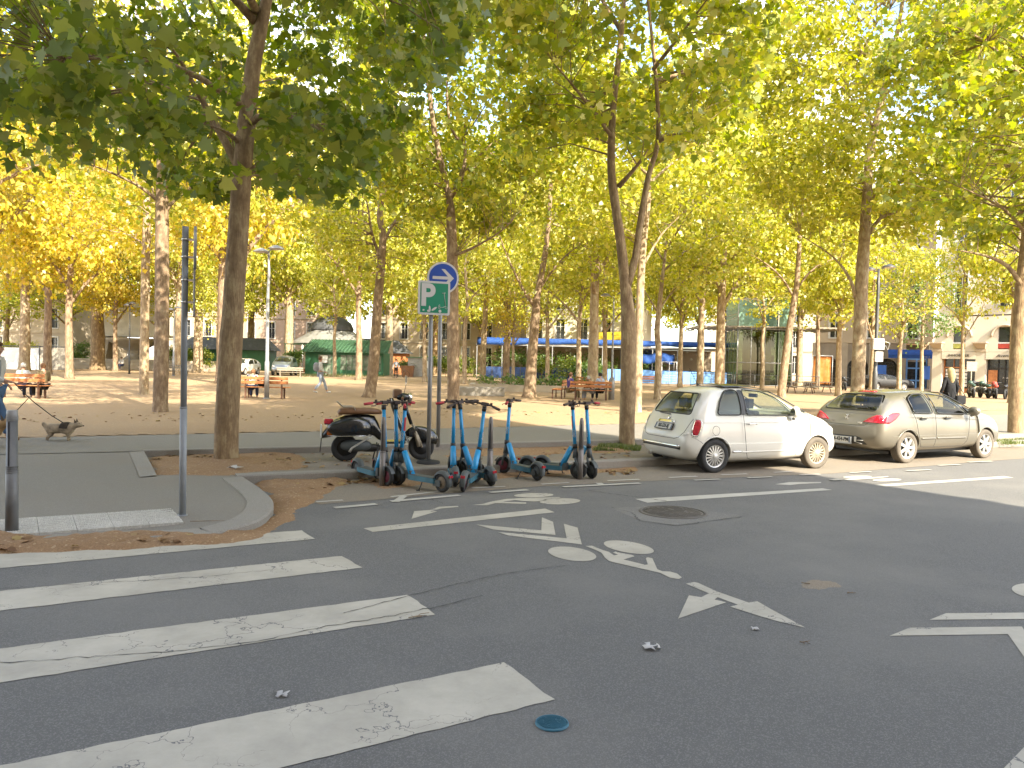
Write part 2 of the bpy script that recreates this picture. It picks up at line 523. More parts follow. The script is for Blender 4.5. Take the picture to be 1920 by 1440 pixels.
OS = smooth_line(OWx[:11], 3) + OWx[11:]
strip('corner_kerb', OS, 0.30, -0.05, [p.z for p in OS], M['kerb'], side=-1)['kind'] = 'structure'

bm = bmesh.new()
inner = [OS[0] + Vector((-0.05, 0.06, 0))]
for i in range(1, len(OS)):
    d = (OS[min(i + 1, len(OS) - 1)] - OS[i - 1]); d.z = 0; d.normalize()
    inner.append(OS[i] + Vector((d.y, -d.x, 0)) * 0.29 - Vector((0, 0, 0.008)))
A = G(292, 891, .125); B = G(262, 895, .135); C = G(240, 845, .20); Dl = G(0, 826, .2)
cor = G(429, 893, .125)
farL = Vector((-75, -14, .2))
kb0 = (K2b - K2a).normalized(); q0 = Vector((K2a.x, K2a.y, 0)) - kb0 * .35
back = [Vector((C.x, C.y, .212)), Vector((q0.x, q0.y, .2175)) + rn * .35, Vector((q0.x, q0.y, .2175)) - kb0 * 14 + rn * .35, Vector((q0.x, q0.y, .2175)) - kb0 * 62 + rn * .35]
pl = [cor, A, B] + back + inner[::-1]
from mathutils.geometry import delaunay_2d_cdt
bd_ = []
for a, b in zip(pl, pl[1:] + pl[:1]):
    k = max(1, min(60, int((b - a).length / .35)))
    for q in range(k): bd_.append(a.lerp(b, q / k))
BP = np.array([(p.x, p.y, p.z) for p in bd_]); n0 = len(bd_)
ins = []
for x in np.arange(-16, 0, .45):
    for y in np.arange(2, 14, .45):
        if inside((x, y), [(p.x, p.y) for p in bd_]) and edge_dist((x, y), [(p.x, p.y) for p in pl]) > .2: ins.append((x, y))
co2 = [Vector((p.x, p.y)) for p in bd_] + [Vector(p) for p in ins]
rv, re_, rf, *_ = delaunay_2d_cdt(co2, [(k, (k + 1) % n0) for k in range(n0)], [], 1, 1e-5)
nv = []
for v in rv:
    d2 = (BP[:, 0] - v.x) ** 2 + (BP[:, 1] - v.y) ** 2; w = 1 / (d2 + 1e-5) ** 1.5
    nv.append(bm.verts.new((v.x, v.y, float((w * BP[:, 2]).sum() / w.sum()) - .004)))
for f in rf:
    bm.faces.new([nv[k] for k in f])
bmesh.ops.recalc_face_normals(bm, faces=list(bm.faces))
if sum(f.normal.z for f in bm.faces) < 0: bmesh.ops.reverse_faces(bm, faces=list(bm.faces))
for f in bm.faces: f.smooth = True
tag(from_bm('pavement', bm, M['pavement']), kind='structure')

# path strip behind the second kerb, park ground behind it
P0 = G(0, 826, .21)
kb = (K2b - K2a).normalized()
pathL = Vector((K2a.x, K2a.y, 0)) - kb * 70
pd_ = [G(-400, 829, .21), G(0, 822, .21), G(600, 809, .21), G(1170, 795, .21)]
pe = pd_[3] + (pd_[3] - pd_[2]).normalized() * 90
pw = pd_[1] - (pd_[2] - pd_[1]).normalized() * 70
tag(flat('path', [pathL[:2], K2a[:2], K2b[:2], K2c[:2], K2d[:2], pe[:2], pd_[3][:2], pd_[2][:2], pd_[1][:2], pw[:2]], 0.212, M['pavement']), kind='structure')
tag(flat('park_ground', [pathL[:2], K2a[:2], K2b[:2], K2c[:2], K2d[:2], (260, 260), (-260, 260), (-160, -40)], 0.200, M['gravel']), kind='structure')
# earth of the park, creeping raggedly over the path's edge
ed = [pw, pd_[1], pd_[2], pd_[3], pe]
mo = [p[:2] for p in ed] + [(p + rn * 2.4)[:2] for p in reversed(ed)]
mo = [(max(-30, min(45, p[0])), p[1]) for p in px([(-250, 828), (0, 821), (300, 814), (600, 808), (900, 801), (1170, 794), (1500, 782), (1900, 768), (1900, 755), (1170, 775), (600, 785), (0, 797), (-250, 800)], .212)]
tag(mound('earth_verge', mo, 0.213, 0.012, M['gravel'], cell=0.16, fade=0.8, seed=3), kind='structure')

# the strip between the two kerbs
tag(flat('verge_strip', [K1a[:2], K1b[:2], K1c[:2], K1d[:2], K2d[:2], K2c[:2], K2b[:2], K2a[:2], A[:2], cor[:2]], 0.110, M['asphalt_worn']), kind='structure')
strip('kerb', [K1a, K1b, K1c, K1d], 0.22, -0.05, 0.135, M['kerb'])['kind'] = 'structure'
strip('upper_kerb', [K2a, K2b, K2c, K2d], 0.20, 0.0, 0.222, M['kerb'])['kind'] = 'structure'
pit_edge = flat('pit_edging', [p[:2] for p in (G(240, 844, .2), G(270, 847, .2), G(294, 892, .13), G(262, 896, .13))], 0, M['kerb'])
me = pit_edge.data
for v, z in zip(me.vertices, [0.212, 0.212, 0.136, 0.136]): pass
for v in me.vertices:
    v.co.z = 0.212 if v.co.y > 12.3 else 0.140
tag(pit_edge, kind='structure')
pit = px([(272, 848), (293, 888), (430, 891), (470, 884), (560, 878), (575, 862), (545, 850), (480, 842), (400, 843)], .12)
tag(mound('tree_pit_earth', pit, 0.112, 0.035, M['dirt'], cell=0.09, seed=1), kind='structure')
tag(mound('gutter_earth', px([(-260, 1004), (0, 1004), (180, 1001), (300, 998), (395, 1003), (455, 990), (498, 972), (512, 950), (500, 925), (475, 905), (560, 893), (640, 893), (655, 905), (620, 925), (585, 945), (560, 965), (525, 990), (470, 1010), (400, 1024), (330, 1026), (250, 1030), (120, 1036), (0, 1042), (-260, 1050)], 0.0), 0.0, 0.085, M['dirt'], cell=0.055, seed=2, fade=0.25), kind='structure')
tag(mound('strip_earth', px([(830, 858), (1180, 848), (1195, 838), (1130, 828), (1000, 832), (860, 838)], .11), 0.111, 0.012, M['dirt'], cell=0.09, seed=4), kind='structure')
tag(mound('kerb_dust', px([(655, 905), (720, 894), (900, 888), (1190, 876), (1195, 884), (960, 897), (820, 907), (720, 918)], 0), 0.004, 0.006, M['dirt'], cell=0.07, seed=6), kind='structure')
grass_m = leaf_mat('grass_blades', [(0.07, 0.11, 0.02), (0.12, 0.16, 0.03), (0.2, 0.2, 0.06)])
def grass(name, poly, z, n, hmin=0.03, hmax=0.09, seed=0):
    rg = random.Random(seed); bm = bmesh.new()
    xs = [p[0] for p in poly]; ys = [p[1] for p in poly]; k = 0
    while k < n:
        x = rg.uniform(min(xs), max(xs)); y = rg.uniform(min(ys), max(ys))
        if not inside((x, y), poly) or noise.noise(Vector((x * 1.5, y * 1.5, seed))) < rg.uniform(-.4, .3): k += 0.3; continue
        a = rg.uniform(0, 6.28); h = rg.uniform(hmin, hmax); w = .006 + h * .04
        lx, ly = rg.uniform(-h, h) * .6, rg.uniform(-h, h) * .6
        bm.faces.new([bm.verts.new(q) for q in ((x - w * math.cos(a), y - w * math.sin(a), z), (x + w * math.cos(a), y + w * math.sin(a), z), (x + lx, y + ly, z + h))])
        k += 1
    return tag(from_bm(name, bm, grass_m), 'sparse short grass growing from the earth', 'grass', kind='stuff')
grass('grass', px([(1110, 846), (1200, 846), (1205, 832), (1130, 832)], .11), .115, 5000, seed=3)
grass('grass', px([(1830, 834), (1925, 834), (1925, 824), (1850, 826)], .11), .115, 2500, seed=5)
grass('weeds', px([(560, 707), (720, 707), (720, 703), (560, 702)], .2), .2, 2500, .08, .3, seed=8)

# markings, children of the road
def mark(name, poly, m='mark', z=0.004, parent=road_o):
    return flat(name, px(poly), z, M[m], parent)
def bar(R1, R2, L1, L2, m='mark'):
    a, b, c, d = G(*R1), G(*R2), G(*L2), G(*L1)
    c = b + (c - b) * 1.5; d = a + (d - a) * 1.5
    # slightly ragged edges
    pts = []
    rg = random.Random(int(R1[0]))
    for p, q, n in ((a, b, 6), (b, c, 60), (c, d, 4), (d, a, 60)):
        for k in range(n):
            r = p.lerp(q, k / n); pts.append((r.x + rg.uniform(-.006, .006), r.y + rg.uniform(-.006, .006)))
    return flat('crosswalk_stripe', pts, 0.004, M[m], road_o)
bar((565, 995), (590, 1011), (0, 1038), (0, 1066))
bar((641, 1043), (679, 1065), (0, 1109), (0, 1146))
bar((765, 1116), (817, 1153), (0, 1217), (0, 1281))
bar((946, 1243), (1039, 1313), (0, 1437), (0, 1573))
for a, b, w in (((690, 995), (1031, 958), .13), ((1203, 939), (1552, 918), .13), ((1650, 911), (1893, 895), .13)):
    pass
mark('lane_dash', [(681.5, 991), (1022, 954), (1040, 961), (699, 998)])
mark('lane_dash', [(1191, 936), (1542, 916), (1560, 919), (1214, 943)], 'mark2')
mark('lane_dash', [(1638, 909.6), (1883, 893), (1901, 896), (1660, 912.5)], 'mark2')
DZ = [0.0075]
def dash(p, q, w=0.09, z=0.008, name='parking_line'):
    DZ[0] += 0.0004; z = DZ[0]
    a, b = G(*p), G(*q); d = (b - a).normalized(); n_ = Vector((-d.y, d.x, 0)) * w / 2
    return flat(name, [(a + n_)[:2], (b + n_)[:2], (b - n_)[:2], (a - n_)[:2]], z, M['mark2'], road_o)
for p, q, w in (((593, 942), (643, 938.5), .07), ((627, 953), (706, 946), .11), ((733, 941), (862, 929.5), .10), ((733, 932.5), (823, 922.5), .07), ((742, 942), (757, 931), .10),
                ((885, 916), (947, 913), .07), ((918, 924.5), (990, 919.5), .11), ((1015, 909), (1067, 906), .07), ((1055, 914), (1200, 907), .10), ((1122, 906.5), (1130, 911), .10),
                ((1139, 902.5), (1199, 900), .08), ((1254, 896.6), (1307, 894.3), .08), ((1352, 891.6), (1401, 889.6), .08), ((1450, 887), (1484, 885.3), .08),
                ((1302, 901.7), (1350, 899.6), .08), ((1402, 897), (1448, 895.2), .08), ((1500, 892), (1537, 890.2), .08), ((1594, 887.5), (1632, 885.5), .08),
                ((1700, 884), (1745, 882), .08), ((1760, 874), (1800, 872), .08), ((1815, 868), (1860, 866), .08), ((1558, 901.5), (1577, 900.5), .12)):
    dash(p, q, w)
def ell(cx, cy, rx, ry, tilt=0.0, n=36):
    return [(cx + rx * math.cos(t) * math.cos(tilt) - ry * math.sin(t) * math.sin(tilt), cy + rx * math.cos(t) * math.sin(tilt) + ry * math.sin(t) * math.cos(tilt)) for t in [2 * PI * k / n for k in range(n)]]
def sc(poly, ox, oy, s): return [(ox + x / s, oy + y / s) for x, y in poly]
bs = empty('bicycle_symbol', (0, 0, 0)); bs.parent = road_o
mark('wheel_disc', ell(1000.7, 929, 37, 4.1, -0.02), parent=bs); mark('wheel_disc', ell(1050, 940.5, 38, 5.6, -0.03), parent=bs)
mark('rider', sc([(975, 262), (1060, 264), (1105, 252), (1280, 255), (1280, 248), (1150, 243), (1215, 234), (1270, 240), (1320, 243), (1395, 236), (1380, 230), (1470, 222), (1470, 217), (1280, 222), (1170, 228), (1080, 243), (1040, 255)], 560, 860, 3), parent=bs)
mark('direction_arrow', sc([(635, 340), (650, 297), (740, 290), (790, 272), (895, 267), (900, 273), (800, 282), (745, 297), (780, 298)], 560, 860, 3))
ch = empty('chevron_marking', (0, 0, 0)); ch.parent = road_o
mark('chevron', sc([(585, 328), (830, 350), (832, 301), (874, 318), (883, 367), (650, 347)], 600, 820, 2), parent=ch)
mark('chevron', sc([(665, 356), (925, 380), (914, 325), (966, 340), (982, 403), (705, 369)], 600, 820, 2), parent=ch)
b2 = empty('bicycle_symbol', (0, 0, 0)); b2.parent = road_o
k3 = 3.4286
mark('wheel_disc', sc(ell(250, 203, 156, 43, 0.13), 1000, 980, k3), parent=b2); mark('wheel_disc', sc(ell(614, 160, 163, 36, 0.16), 1000, 980, k3), parent=b2)
mark('rider', sc([(335, 152), (375, 150), (450, 180), (485, 190), (518, 213), (545, 208), (512, 195), (527, 188), (560, 196), (640, 211), (650, 219), (580, 239), (720, 274), (736, 271), (723, 230), (735, 225), (765, 231), (797, 302), (830, 315), (880, 317), (925, 330), (955, 355), (935, 365), (880, 357), (840, 337), (815, 325), (690, 297), (530, 260), (485, 248), (460, 227), (438, 195), (400, 178)], 1000, 980, k3), parent=b2)
mark('direction_arrow', sc([(980, 395), (1035, 384), (1060, 390), (1180, 445), (1385, 517), (1440, 508), (1530, 560), (1750, 678), (1600, 645), (1460, 605), (1265, 543), (1315, 530), (1185, 482), (1165, 497), (1240, 515), (930, 620), (1000, 470), (1080, 482), (1128, 457)], 1000, 980, k3))
mark('direction_arrow', sc([(945, 101), (1000, 93), (1125, 92), (1127, 96), (1040, 100), (1005, 104)], 1000, 860, 2.087), 'mark2')
b3 = empty('bicycle_symbol', (0, 0, 0)); b3.parent = road_o
mark('wheel_disc', ell(1607.6, 895, 27, 2.4, -.02), 'mark2', parent=b3, z=.008); mark('wheel_disc', ell(1663, 900.7, 27, 2.8, -.02), 'mark2', parent=b3, z=.008)
mark('rider', [(1580, 899), (1630, 896), (1665, 893.5), (1666, 895), (1640, 898), (1590, 901)], 'mark2', parent=b3, z=.008)
c2 = empty('chevron_marking', (0, 0, 0)); c2.parent = road_o
mark('chevron', [(1742.7, 1163), (1773.7, 1150.7), (1990, 1149), (1990, 1161)], parent=c2)
mark('chevron', [(1668, 1193), (1705, 1178), (1916, 1175.6), (2000, 1310), (1975, 1310), (1890, 1190)], parent=c2)
mark('wheel_disc', ell(1936, 1108, 39, 13, 0.1))
mark('crosswalk_stripe', [(1879, 1445), (1930, 1392), (2050, 1400), (2000, 1500)])
# fine cracks in the asphalt
def crackline(pts, w=0.008, z=0.0072, seed=0, amp=0.03):
    rg = random.Random(seed); P = [G(*p) for p in pts]; L_ = []
    for i in range(len(P) - 1):
        n_ = max(3, int((P[i + 1] - P[i]).length / 0.05))
        for k in range(n_): L_.append(P[i].lerp(P[i + 1], k / n_) + Vector((rg.uniform(-amp, amp), rg.uniform(-amp, amp), 0)) * .5)
    L_.append(P[-1]); bm = bmesh.new(); prev = None
    for i, p in enumerate(L_):
        d = (L_[min(i + 1, len(L_) - 1)] - L_[max(i - 1, 0)]).normalized(); n_ = Vector((-d.y, d.x, 0)) * w * rg.uniform(.2, 1)
        cur = (bm.verts.new((p.x + n_.x, p.y + n_.y, z)), bm.verts.new((p.x - n_.x, p.y - n_.y, z)))
        if prev: bm.faces.new((prev[0], prev[1], cur[1], cur[0]))
        prev = cur
    bmesh.ops.recalc_face_normals(bm, faces=list(bm.faces))
    return from_bm('crack', bm, M['crack'], road_o)
crackline([(0, 1245), (200, 1231), (330, 1222), (480, 1205), (600, 1178), (700, 1162), (830, 1137), (905, 1118)], .006, seed=1)
crackline([(640, 1152), (760, 1120), (850, 1098), (960, 1074), (1060, 1062)], .006, seed=2)
crackline([(0, 1105), (180, 1095), (380, 1083), (520, 1068)], .004, seed=3)
crackline([(740, 925), (800, 933), (830, 945)], .006, seed=4)
crackline([(1100, 920), (1190, 932), (1250, 940)], .012, seed=5)
crackline([(1145, 952), (1185, 962), (1200, 978), (1270, 986), (1390, 970)], .007, seed=6)
# repair patch around the manhole
mark('repair_patch', [(1147, 953), (1240, 948), (1395, 967), (1270, 986), (1200, 976)], z=.002).data.materials[0] = M['patch']

tag(mound('sand_spot', px([(1488, 1092), (1520, 1084), (1560, 1088), (1572, 1098), (1540, 1108), (1500, 1104)], 0), 0.0, 0.004, M['asphalt_worn'], cell=0.03, seed=15, fade=.1), kind='structure')
def manhole(u, v, rpx, m, label, seed):
    c = G(u, v, 0); r = (G(u + rpx, v) - G(u - rpx, v)).length / 2
    o = empty('manhole_cover', (c.x, c.y, 0), 0.4, label, 'manhole cover')
    bm = bmesh.new(); lathe(bm, [(r * .93, .004), (r * .93, .012), (r, .012), (r * 1.02, .003)], 40)
    from_bm('cover_ring', bm, m, o)
    bm = bmesh.new(); lathe(bm, [(0, .009), (r * .9, .009), (r * .91, .0)], 40)
    rg = random.Random(seed); n = 9
    for i in range(-n, n + 1):
        for j in range(-n, n + 1):
            x, y = i * r / n * .86, j * r / n * .86
            if math.hypot(x, y) < r * .84 and rg.random() < .9:
                s = r / n * .28; box(bm, x - s, x + s, y - s * .6, y + s * .6, .008, .0135)
    from_bm('cover_plate', bm, m, o)
manhole(1261.5, 961, 60, M['iron'], 'round studded iron manhole cover set in the paler repair patch', 2)
manhole(1035, 1358, 31, M['bluecover'], 'small round blue painted cover beside the nearest crosswalk stripe', 3)

# tactile paving slabs at the crossing
tp = [G(0, 976, .055), G(323, 955, .065), G(345, 980.5, .055), G(0, 1006.6, .035)]
tl = tp[0] + (tp[0] - tp[1]) * 1.0; tl2 = tp[3] + (tp[3] - tp[2]) * 1.0
def tpz(x, y): return 0
bm = bmesh.new()
n = 10
for i in range(n):
    f0, f1 = i / n, (i + 1) / n - 0.0015
    a = tl.lerp(tp[1], f0); b = tl.lerp(tp[1], f1); c = tl2.lerp(tp[2], f1); d = tl2.lerp(tp[2], f0)
    q = [bm.verts.new((p.x, p.y, p.z + .012)) for p in (d, c, b, a)]
    bm.faces.new(q)
    q2 = [bm.verts.new((p.x, p.y, p.z - .03)) for p in (d, c, b, a)]
    for e in range(4): bm.faces.new((q[e], q2[e], q2[(e + 1) % 4], q[(e + 1) % 4]))
    for r in range(14):
        for s in range(9):
            fx, fy = (r + .5 + (s % 2) * .3) / 14.5, (s + .5) / 9
            p = a.lerp(b, fx).lerp(d.lerp(c, fx), fy)
            hh = bm.verts.new((p.x, p.y, p.z + .023)); k = .016
            ring = [bm.verts.new((p.x + k * dx, p.y + k * dy, p.z + .0125)) for dx, dy in ((-1, -1), (1, -1), (1, 1), (-1, 1))]
            for e in range(4): bm.faces.new((ring[e], ring[(e + 1) % 4], hh))
tag(from_bm('tactile_paving', bm, M['tactile']), kind='structure')

# ================================================================ the tall block across the street whose shadow lies over the corner
M['plaster'] = mat('plaster', (0.46, 0.37, 0.26), rough=.9, var=.08, scale=.6, bump=.1)
M['plaster_w'] = mat('plaster_white', (0.54, 0.49, 0.39), rough=.9, var=.07, scale=.5, bump=.1)
M['stone'] = mat('stone', (0.42, 0.35, 0.26), rough=.9, var=.10, scale=1.2, bump=.2)
M['stone_d'] = mat('stone_dark', (0.30, 0.25, 0.19), rough=.9, var=.12, scale=1.2, bump=.2)
M['rooftile'] = mat('roof_zinc', (0.20, 0.21, 0.22), rough=.6, var=.1)
M['darkglass'] = mat('window_glass', (0.035, 0.04, 0.045), rough=.08, var=.3, spec=.8)
M['winframe'] = mat('window_frame', (0.62, 0.60, 0.55), rough=.6)
M['ironwork'] = mat('ironwork', (0.05, 0.05, 0.055), rough=.5, metal=.4)
M['shutter'] = mat('shutter_wood', (0.35, 0.33, 0.30), rough=.7)

def facade(name, label, p0, p1, floors, bay=3.0, ww=1.15, wall=None, depth=11.0, ground='plain', roof_h=2.0, z0=.2, cat='building', win_h=.68, balcony=True, flip=1, skip_ground=False, first_h=None):
    """apartment house: front runs p0 -> p1, body behind; real window reveals, frames, sills, cornices"""
    p0 = Vector((p0[0], p0[1], 0)); p1 = Vector((p1[0], p1[1], 0))
    Lx = (p1 - p0).length; ang = math.atan2((p1 - p0).y, (p1 - p0).x)
    o = empty(name, (p0.x, p0.y, z0), ang, label, cat)
    wall = wall or M['plaster']
    nb = max(1, int(Lx / bay)); bw = Lx / nb; fh = floors[0]
    T = .35 * flip
    ys = sorted((0, T)); bmw = bmesh.new(); bmt = bmesh.new(); z = 0
    wins = []
    for fi, h in enumerate(floors):
        if fi == 0 and skip_ground: z += h; continue
        wh = h * win_h; zs = z + (h - wh) * .42 if fi else z + .9
        if fi == 0: wh = h - 1.5
        box(bmw, 0, Lx, ys[0], ys[1], z, zs); box(bmw, 0, Lx, ys[0], ys[1], zs + wh, z + h)
        for b in range(nb + 1):
            xa = b * bw - (bw - ww) / 2 if b else 0; xb = b * bw + (bw - ww) / 2 if b < nb else Lx
            box(bmw, xa, xb, ys[0], ys[1], zs, zs + wh)
        for b in range(nb): wins.append((b * bw + bw / 2, zs, wh, fi))
        t0, t1 = sorted((-.10 * flip, -.002 * flip))
        box(bmt, -.05, Lx + .05, t0, t1, z + h - .14, z + h + .1)
        z += h
    H = z
    y0, y1 = sorted((T, depth * flip))
    box(bmw, 0, Lx, y0, y1, (floors[0] if skip_ground else 0), H)
    from_bm('wall', bmw, wall, o)
    from_bm('string_course', bmt, M['stone'], o)
    c0, c1 = sorted((-.45 * flip, depth * flip + .3 * flip))
    bmr = bmesh.new(); box(bmr, -.3, Lx + .3, c0, c1, H, H + .3)
    vv = [bmr.verts.new(q) for q in ((-.2, c0 + .1, H + .3), (Lx + .2, c0 + .1, H + .3), (Lx + .2, c1 - .1, H + .3), (-.2, c1 - .1, H + .3),
         (1.2, c0 + 2, H + .3 + roof_h), (Lx - 1.2, c0 + 2, H + .3 + roof_h), (Lx - 1.2, c1 - 2, H + .3 + roof_h), (1.2, c1 - 2, H + .3 + roof_h))]
    for q in ((4, 5, 6, 7), (0, 1, 5, 4), (1, 2, 6, 5), (2, 3, 7, 6), (3, 0, 4, 7)): bmr.faces.new([vv[i] for i in q])
    from_bm('roof', bmr, M['rooftile'], o)
    meshes = {}
    yy = T * .75
    for (x, zs, wh, fi) in wins[:95]:
        key = round(wh, 2)
        if key not in meshes:
            b = bmesh.new(); e = .07; g = .03 * flip; a_, b_ = sorted((yy - g, yy + g))
            for q in ((-ww / 2, -ww / 2 + e, 0, wh), (ww / 2 - e, ww / 2, 0, wh), (-e / 2, e / 2, 0, wh), (-ww / 2, ww / 2, 0, e), (-ww / 2, ww / 2, wh - e, wh), (-ww / 2, ww / 2, wh * .62, wh * .62 + e * .7)):
                box(b, q[0], q[1], a_, b_, q[2], q[3])
            s0, s1 = sorted((-.10 * flip, yy)); box(b, -ww / 2 - .1, ww / 2 + .1, s0, s1, -.08, -.003)
            t0, t1 = sorted((-.05 * flip, -.003 * flip))
            for q in ((-ww / 2 - .14, -ww / 2, 0, wh + .14), (ww / 2, ww / 2 + .14, 0, wh + .14), (-ww / 2, ww / 2, wh, wh + .14)): box(b, q[0], q[1], t0, t1, q[2], q[3])
            mw = bpy.data.meshes.new('window'); b.to_mesh(mw); b.free(); mw.materials.append(M['winframe'])
            b = bmesh.new(); a_, b_ = sorted((yy + g * .2, yy + g * .6)); box(b, -ww / 2, ww / 2, a_, b_, 0, wh)
            mp_ = bpy.data.meshes.new('pane'); b.to_mesh(mp_); b.free(); mp_.materials.append(M['darkglass'])
            b = bmesh.new(); u0, u1 = sorted((-.16 * flip, -.13 * flip))
            box(b, -ww / 2 - .05, ww / 2 + .05, u0, u1, .82, .86); box(b, -ww / 2 - .05, ww / 2 + .05, u0, u1, .08, .11)
            for k in range(13):
                xx = -ww / 2 + k * ww / 12; box(b, xx - .01, xx + .01, u0, u1, .11, .82)
            mb = bpy.data.meshes.new('railing'); b.to_mesh(mb); b.free(); mb.materials.append(M['ironwork'])
            meshes[key] = (mw, mp_, mb)
        w = link('window', meshes[key][0], None, o); w.location = (x, 0, zs)
        pn = link('pane', meshes[key][1], None, w)
        if balcony and fi: link('railing', meshes[key][2], None, w)
    return o, Lx, H

Lsh = 32.0; Ccor = Vector((-2.9 + .56 * Lsh, 25.4 - .829 * Lsh, 0)); dsh = Vector((.966, .259, 0))
shade_h = Lsh * math.tan(SUN_EL) - .2
fl = [4.6] + [(shade_h - 4.6 - .3) / 6] * 6
farp = Ccor - dsh * 62
facade('apartment_building', 'tall pale apartment building across the street whose shadow covers the corner', farp, Ccor, fl, bay=3.4, ww=1.2, depth=11, roof_h=0.2, z0=0, flip=-1, wall=M['plaster'])
# ================================================================ BACKGROUND BUILDINGS AND PAVILIONS
M['green_paint'] = mat('green_paint', (0.03, 0.13, 0.06), rough=.6, var=.1, scale=2)
M['green_roof'] = mat('green_metal_roof', (0.075, 0.17, 0.09), rough=.5, var=.1, scale=2)
M['slate'] = mat('slate', (0.085, 0.088, 0.095), rough=.6, var=.15, scale=5)
M['slate_pale'] = mat('pale_zinc', (0.22, 0.215, 0.20), rough=.5, var=.12, scale=3)
M['blue_canvas'] = mat('blue_canvas', (0.045, 0.14, 0.48), rough=.8, var=.15, scale=3)
M['blue_light'] = mat('blue_panel', (0.14, 0.32, 0.68), rough=.6, var=.12, scale=2)
M['blue_dark'] = mat('navy_panel', (0.03, 0.07, 0.20), rough=.6, var=.12, scale=2)
M['steel'] = mat('galvanised_steel', (0.34, 0.34, 0.34), rough=.45, metal=.5, var=.08)
M['steel_d'] = mat('dark_steel', (0.09, 0.09, 0.09), rough=.5, metal=.4)
M['wood'] = mat('varnished_wood', (0.42, 0.17, 0.06), rough=.55, var=.2, scale=9, c2=(0.28, 0.10, 0.035))
M['wood_grey'] = mat('weathered_wood', (0.30, 0.26, 0.20), rough=.8, var=.15, scale=9)
M['yellow'] = mat('yellow_paint', (0.6, 0.45, 0.04), rough=.6)
M['orange_cloth'] = mat('orange_cloth', (0.62, 0.20, 0.03), rough=.9, var=.2, scale=3, c2=(0.55, 0.33, 0.12))
M['pglass'] = glass_mat('pavilion_glass', (0.66, 0.74, 0.60), .72)
M['turq'] = mat('turquoise_glass', (0.20, 0.34, 0.28), rough=.15, var=.15, scale=2)
M['black'] = mat('black_paint', (0.02, 0.02, 0.022), rough=.5)
M['white_paint'] = mat('white_paint', (0.7, 0.7, 0.68), rough=.5, var=.04)
M['red_paint'] = mat('red_paint', (0.45, 0.06, 0.04), rough=.5)
M['lime'] = mat('lime_paint', (0.42, 0.42, 0.10), rough=.6)

def text_mesh(name, s, size, m, depth=0.01, parent=None, loc=(0, 0, 0), rot=(PI / 2, 0, 0), sx=1.0, shear=0.0, bold=0.0):
    cu = bpy.data.curves.new(name, 'FONT'); cu.body = s; cu.size = size; cu.extrude = depth; cu.align_x = 'CENTER'; cu.align_y = 'CENTER'; cu.shear = shear; cu.offset = bold
    t = bpy.data.objects.new('tmp', cu); col.objects.link(t)
    me = bpy.data.meshes.new_from_object(t)
    bpy.data.objects.remove(t); bpy.data.curves.remove(cu)
    me.name = name; me.materials.clear(); me.materials.append(m)
    o = link(name, me, None, parent); o.location = loc; o.rotation_euler = rot; o.scale = (sx, 1, 1)
    return o

# right: the arcaded shop building (d ~ 60 m)
s0 = at(1755, 64); s1 = at(2020, 57)
bR, LR, HR = facade('shop_building', 'cream stone building with arched shop bays and red and lime panels under the arches', s0, s1, [6.3, 4.0, 3.8, 3.6], bay=2.6, ww=.95, wall=M['plaster_w'], skip_ground=True, roof_h=3)
nb = int(LR / 2.6); bw = LR / nb
bm = bmesh.new()
for b in range(nb + 1):
    x = b * bw; w = .36
    box(bm, x - w, x + w, 0, .5, 0, 3.35)                       # pier
    bmk = bmesh.new(); box(bmk, x - w - .05, x + w + .05, -.08, .5, 3.352, 3.55); from_bm('capital', bmk, M['stone'], bR)
    bmc = bmesh.new()
    v = [bmc.verts.new(q) for q in ((x - .3, -.05, 3.57), (x + .3, -.05, 3.57), (x + .46, -.6, 4.02), (x - .46, -.6, 4.02), (x - .3, .3, 3.57), (x + .3, .3, 3.57), (x + .46, .3, 4.02), (x - .46, .3, 4.02))]
    for q in ((0, 1, 2, 3), (1, 5, 6, 2), (4, 0, 3, 7), (3, 2, 6, 7), (5, 4, 7, 6)): bmc.faces.new([v[i] for i in q])
    box(bmc, x - .52, x + .52, -.68, .1, 4.015, 4.12); from_bm('bracket', bmc, M['stone'], bR)
# spandrel wall over the bays with round-headed openings
for b in range(nb):
    x0 = b * bw + .36; x1 = (b + 1) * bw - .36; xc = (x0 + x1) / 2; hw = .46
    box(bm, x0, xc - hw, .02, .45, 3.35, 6.2); box(bm, xc + hw, x1, .02, .45, 3.35, 6.2)
    box(bm, xc - hw, xc + hw, .02, .45, 3.35, 3.55); box(bm, xc - hw, xc + hw, .02, .45, 5.3, 6.2)
    box(bm, b * bw - .36 if b else -.3, x0, .02, .45, 3.56, 6.2)
    bma = bmesh.new()
    pts = [Vector((xc + .90 * math.cos(t), -.07, 4.55 + .90 * math.sin(t))) for t in [PI * k / 16 for k in range(17)]]
    tube(bma, pts, .1, 8)
    from_bm('arch_moulding', bma, M['stone'], bR)
box(bm, LR - .36, LR + .3, .02, .45, 3.36, 6.2)
from_bm('pier', bm, M['plaster_w'], bR)
bm = bmesh.new(); box(bm, 0, LR, 1.2, 1.4, 0, 6.2); box(bm, 0, LR, .47, 1.2, 3.2, 3.34); from_bm('shop_back', bm, M['stone_d'], bR)
